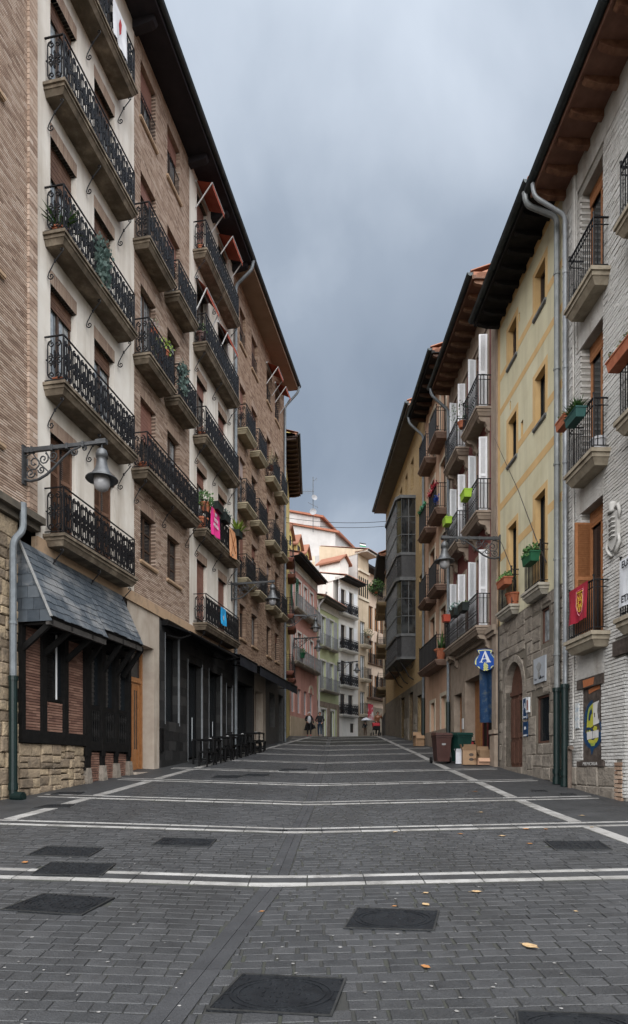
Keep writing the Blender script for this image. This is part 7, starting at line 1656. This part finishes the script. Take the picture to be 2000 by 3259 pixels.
    for i in range(m1+1):
        ph = math.pi*.62*i/m1; rows.append([(hd.x + .105*s*math.sin(ph)*math.cos(2*math.pi*j/n1), hd.y + .015*s + (.118*s if math.sin(2*math.pi*j/n1) > -.5 else .07*s*(1 if ph < 1.2 else .4))*math.sin(ph)*math.sin(2*math.pi*j/n1), hd.z + .015*s + .118*s*math.cos(ph)) for j in range(n1)])
    for a, b in zip(rows, rows[1:]):
        for j in range(n1): hr.quad(a[j], a[(j+1) % n1], b[(j+1) % n1], b[j])
    hr.build('hood' if hood else 'hair', hood or hairm, t, smooth=True)
    if front: q = MB(); q.lathe([(.001,-.30),(.10,-.27),(.13,-.1),(.12,.08),(.07,.2),(.001,.24)], 12, (0,0,0)); q.v = [(x*s, y*.55*s-.085*s, z*s+1.2*s) for x, y, z in q.v]; q.build('hoodie_front', front, t, smooth=True)
    if coat:
        q = MB(); n1 = 12; prof = [(1.42,.10),(1.35,.20),(1.1,.19),(.9,.23),(.65,.30),(.42,.36)]
        rws = [[(r*s*math.cos(a)*(1.0 + (.35 if a < 1.2 and z < .8 else 0)), r*s*.72*math.sin(a)+.02, z*s + (.12*s if a < .9 and z < .7 else 0)) for a in [rad(-50) + rad(280)*j/n1 for j in range(n1+1)]] for z, r in prof]
        for a, b in zip(rws, rws[1:]):
            for j in range(n1): q.quad(a[j], a[j+1], b[j+1], b[j])
        q.build('coat', coat, t, smooth=True)
    return t
BLK = M('black_fabric', [(.010,.010,.012), (.018,.018,.02)], .8, 9, bump=.1); HAIR = M('dark_hair', [(.012,.009,.008)], .6, bump=0)
def gpos(px, Z): x = (px-CX)/FPX*Z; return (x, Z, G(x, Z))
person('person in a white hoodie and open black coat, pink shoes, walking near the pink house', gpos(984.5, 44), rad(6), 1.68, BLK, BLK, M('pink_shoe', [(.62,.09,.14)], .5, bump=0), HAIR, hood=M('white_hood', [(.62,.63,.66)], .85, bump=0), coat=BLK, front=M('white_hoodie', [(.52,.53,.56)], .85, bump=.1), armsL=((-.29,.0,1.15), (-.17,-.16,1.02)), armsR=((.27,.03,1.14), (.30,-.02,.90)), topr=1.12)
person('person in a black hooded jacket and blue jeans, hands in pockets', gpos(1018.5, 44), rad(-4), 1.70, BLK, M('jeans', [(.018,.032,.06), (.03,.05,.085)], .85, 9, bump=.1), BLK, HAIR, hood=BLK, armsL=((-.30,.03,1.14), (-.19,-.12,.98)), armsR=((.30,.03,1.14), (.19,-.12,.98)), topr=1.15)
ch = person('child in a dark top and brown trousers holding a white umbrella', gpos(1163, 50), rad(0), 1.2, M('dark_teal_top', [(.012,.016,.022)], .8, bump=0), M('brown_trousers', [(.085,.05,.03)], .85, bump=0), BLK, HAIR, armsR=((.22,-.08,1.22), (.06,-.2,1.36)), stride=.1)
g = gpos(1163.5, 50); um = thing('umbrella', 'white umbrella held over the child at the far end of the street', 'umbrella', (g[0]+.05, g[1]-.14, g[2]+.9)); q = MB(); n = 8; R0_ = .40
ring0 = [(R0_*math.cos(2*math.pi*j/n), R0_*math.sin(2*math.pi*j/n), .36) for j in range(n)]; ring1 = [(R0_*.6*math.cos(2*math.pi*j/n), R0_*.6*math.sin(2*math.pi*j/n), .53) for j in range(n)]
for j in range(n): q.quad(ring0[j], ring0[(j+1) % n], ring1[(j+1) % n], ring1[j]); q.poly([ring1[j], ring1[(j+1) % n], (0,0,.60)])
q.build('canopy', M('umbrella_white', [(.60,.62,.70), (.68,.70,.76)], .7, 8, bump=0), um); q = MB(); q.tube([(0,0,.64),(0,0,0),(0.02,0,-.05),(.05,0,-.04)], .010, 6); q.build('shaft', IRON2, um)
person('person in a rust brown top raising one hand to the face behind a stroller', gpos(1203, 44.4), rad(8), 1.68, M('rust_top', [(.20,.075,.035)], .8, bump=0), BLK, BLK, HAIR, armsR=((.30,-.05,1.22), (.22,-.2,1.42)), armsL=((-.26,-.06,1.14), (-.20,-.28,1.0)), stride=.08)
g = gpos(1197, 43.7); st = thing('stroller', 'black stroller with red hood pushed at the right end of the street', 'stroller', g, rad(8))
q = MB(); n = 8
for i in range(n):
    a0, a1 = math.pi*i/n*.7, math.pi*(i+1)/n*.7; A, B_ = [(.24*1, -.28*math.cos(a)+.05, .62+.30*math.sin(a)) for a in (a0, a1)]; q.quad((-A[0],A[1],A[2]), A, B_, (-B_[0],B_[1],B_[2])); q.poly([A, B_, (A[0],.05,.62)]); q.poly([(-A[0],A[1],A[2]), (-B_[0],B_[1],B_[2]), (-A[0],.05,.62)])
q.build('hood', M('stroller_red', [(.36,.02,.03)], .7, bump=0), st); q = MB(); q.add([(-.2,-.3,.45),(.2,-.3,.45),(.2,.1,.40),(-.2,.1,.40),(-.22,-.34,.66),(.22,-.34,.66),(.22,.2,.75),(-.22,.2,.75)], [(0,3,2,1),(0,1,5,4),(1,2,6,5),(2,3,7,6),(3,0,4,7)]); q.build('seat', BLK, st)
q = MB()
for s in (-1, 1): q.tube([(s*.22,.45,1.02),(s*.22,.1,.62),(s*.22,-.32,.12)], .014, 6); q.tube([(s*.22,-.1,.6),(s*.24,.32,.14)], .014, 6)
q.tube([(-.22,.45,1.02),(.22,.45,1.02)], .016, 6); q.build('frame', IRON2, st)
for s in (-1, 1):
    for y in (-.34, .34): q = MB(); q.tube([(s*.25,y,.12),(s*.28,y,.12)], .12, 14); q.build('wheel', BLACKMETAL, st)
for o in [o for o in bpy.data.objects if o.type == 'FONT']: to_mesh_obj(o)
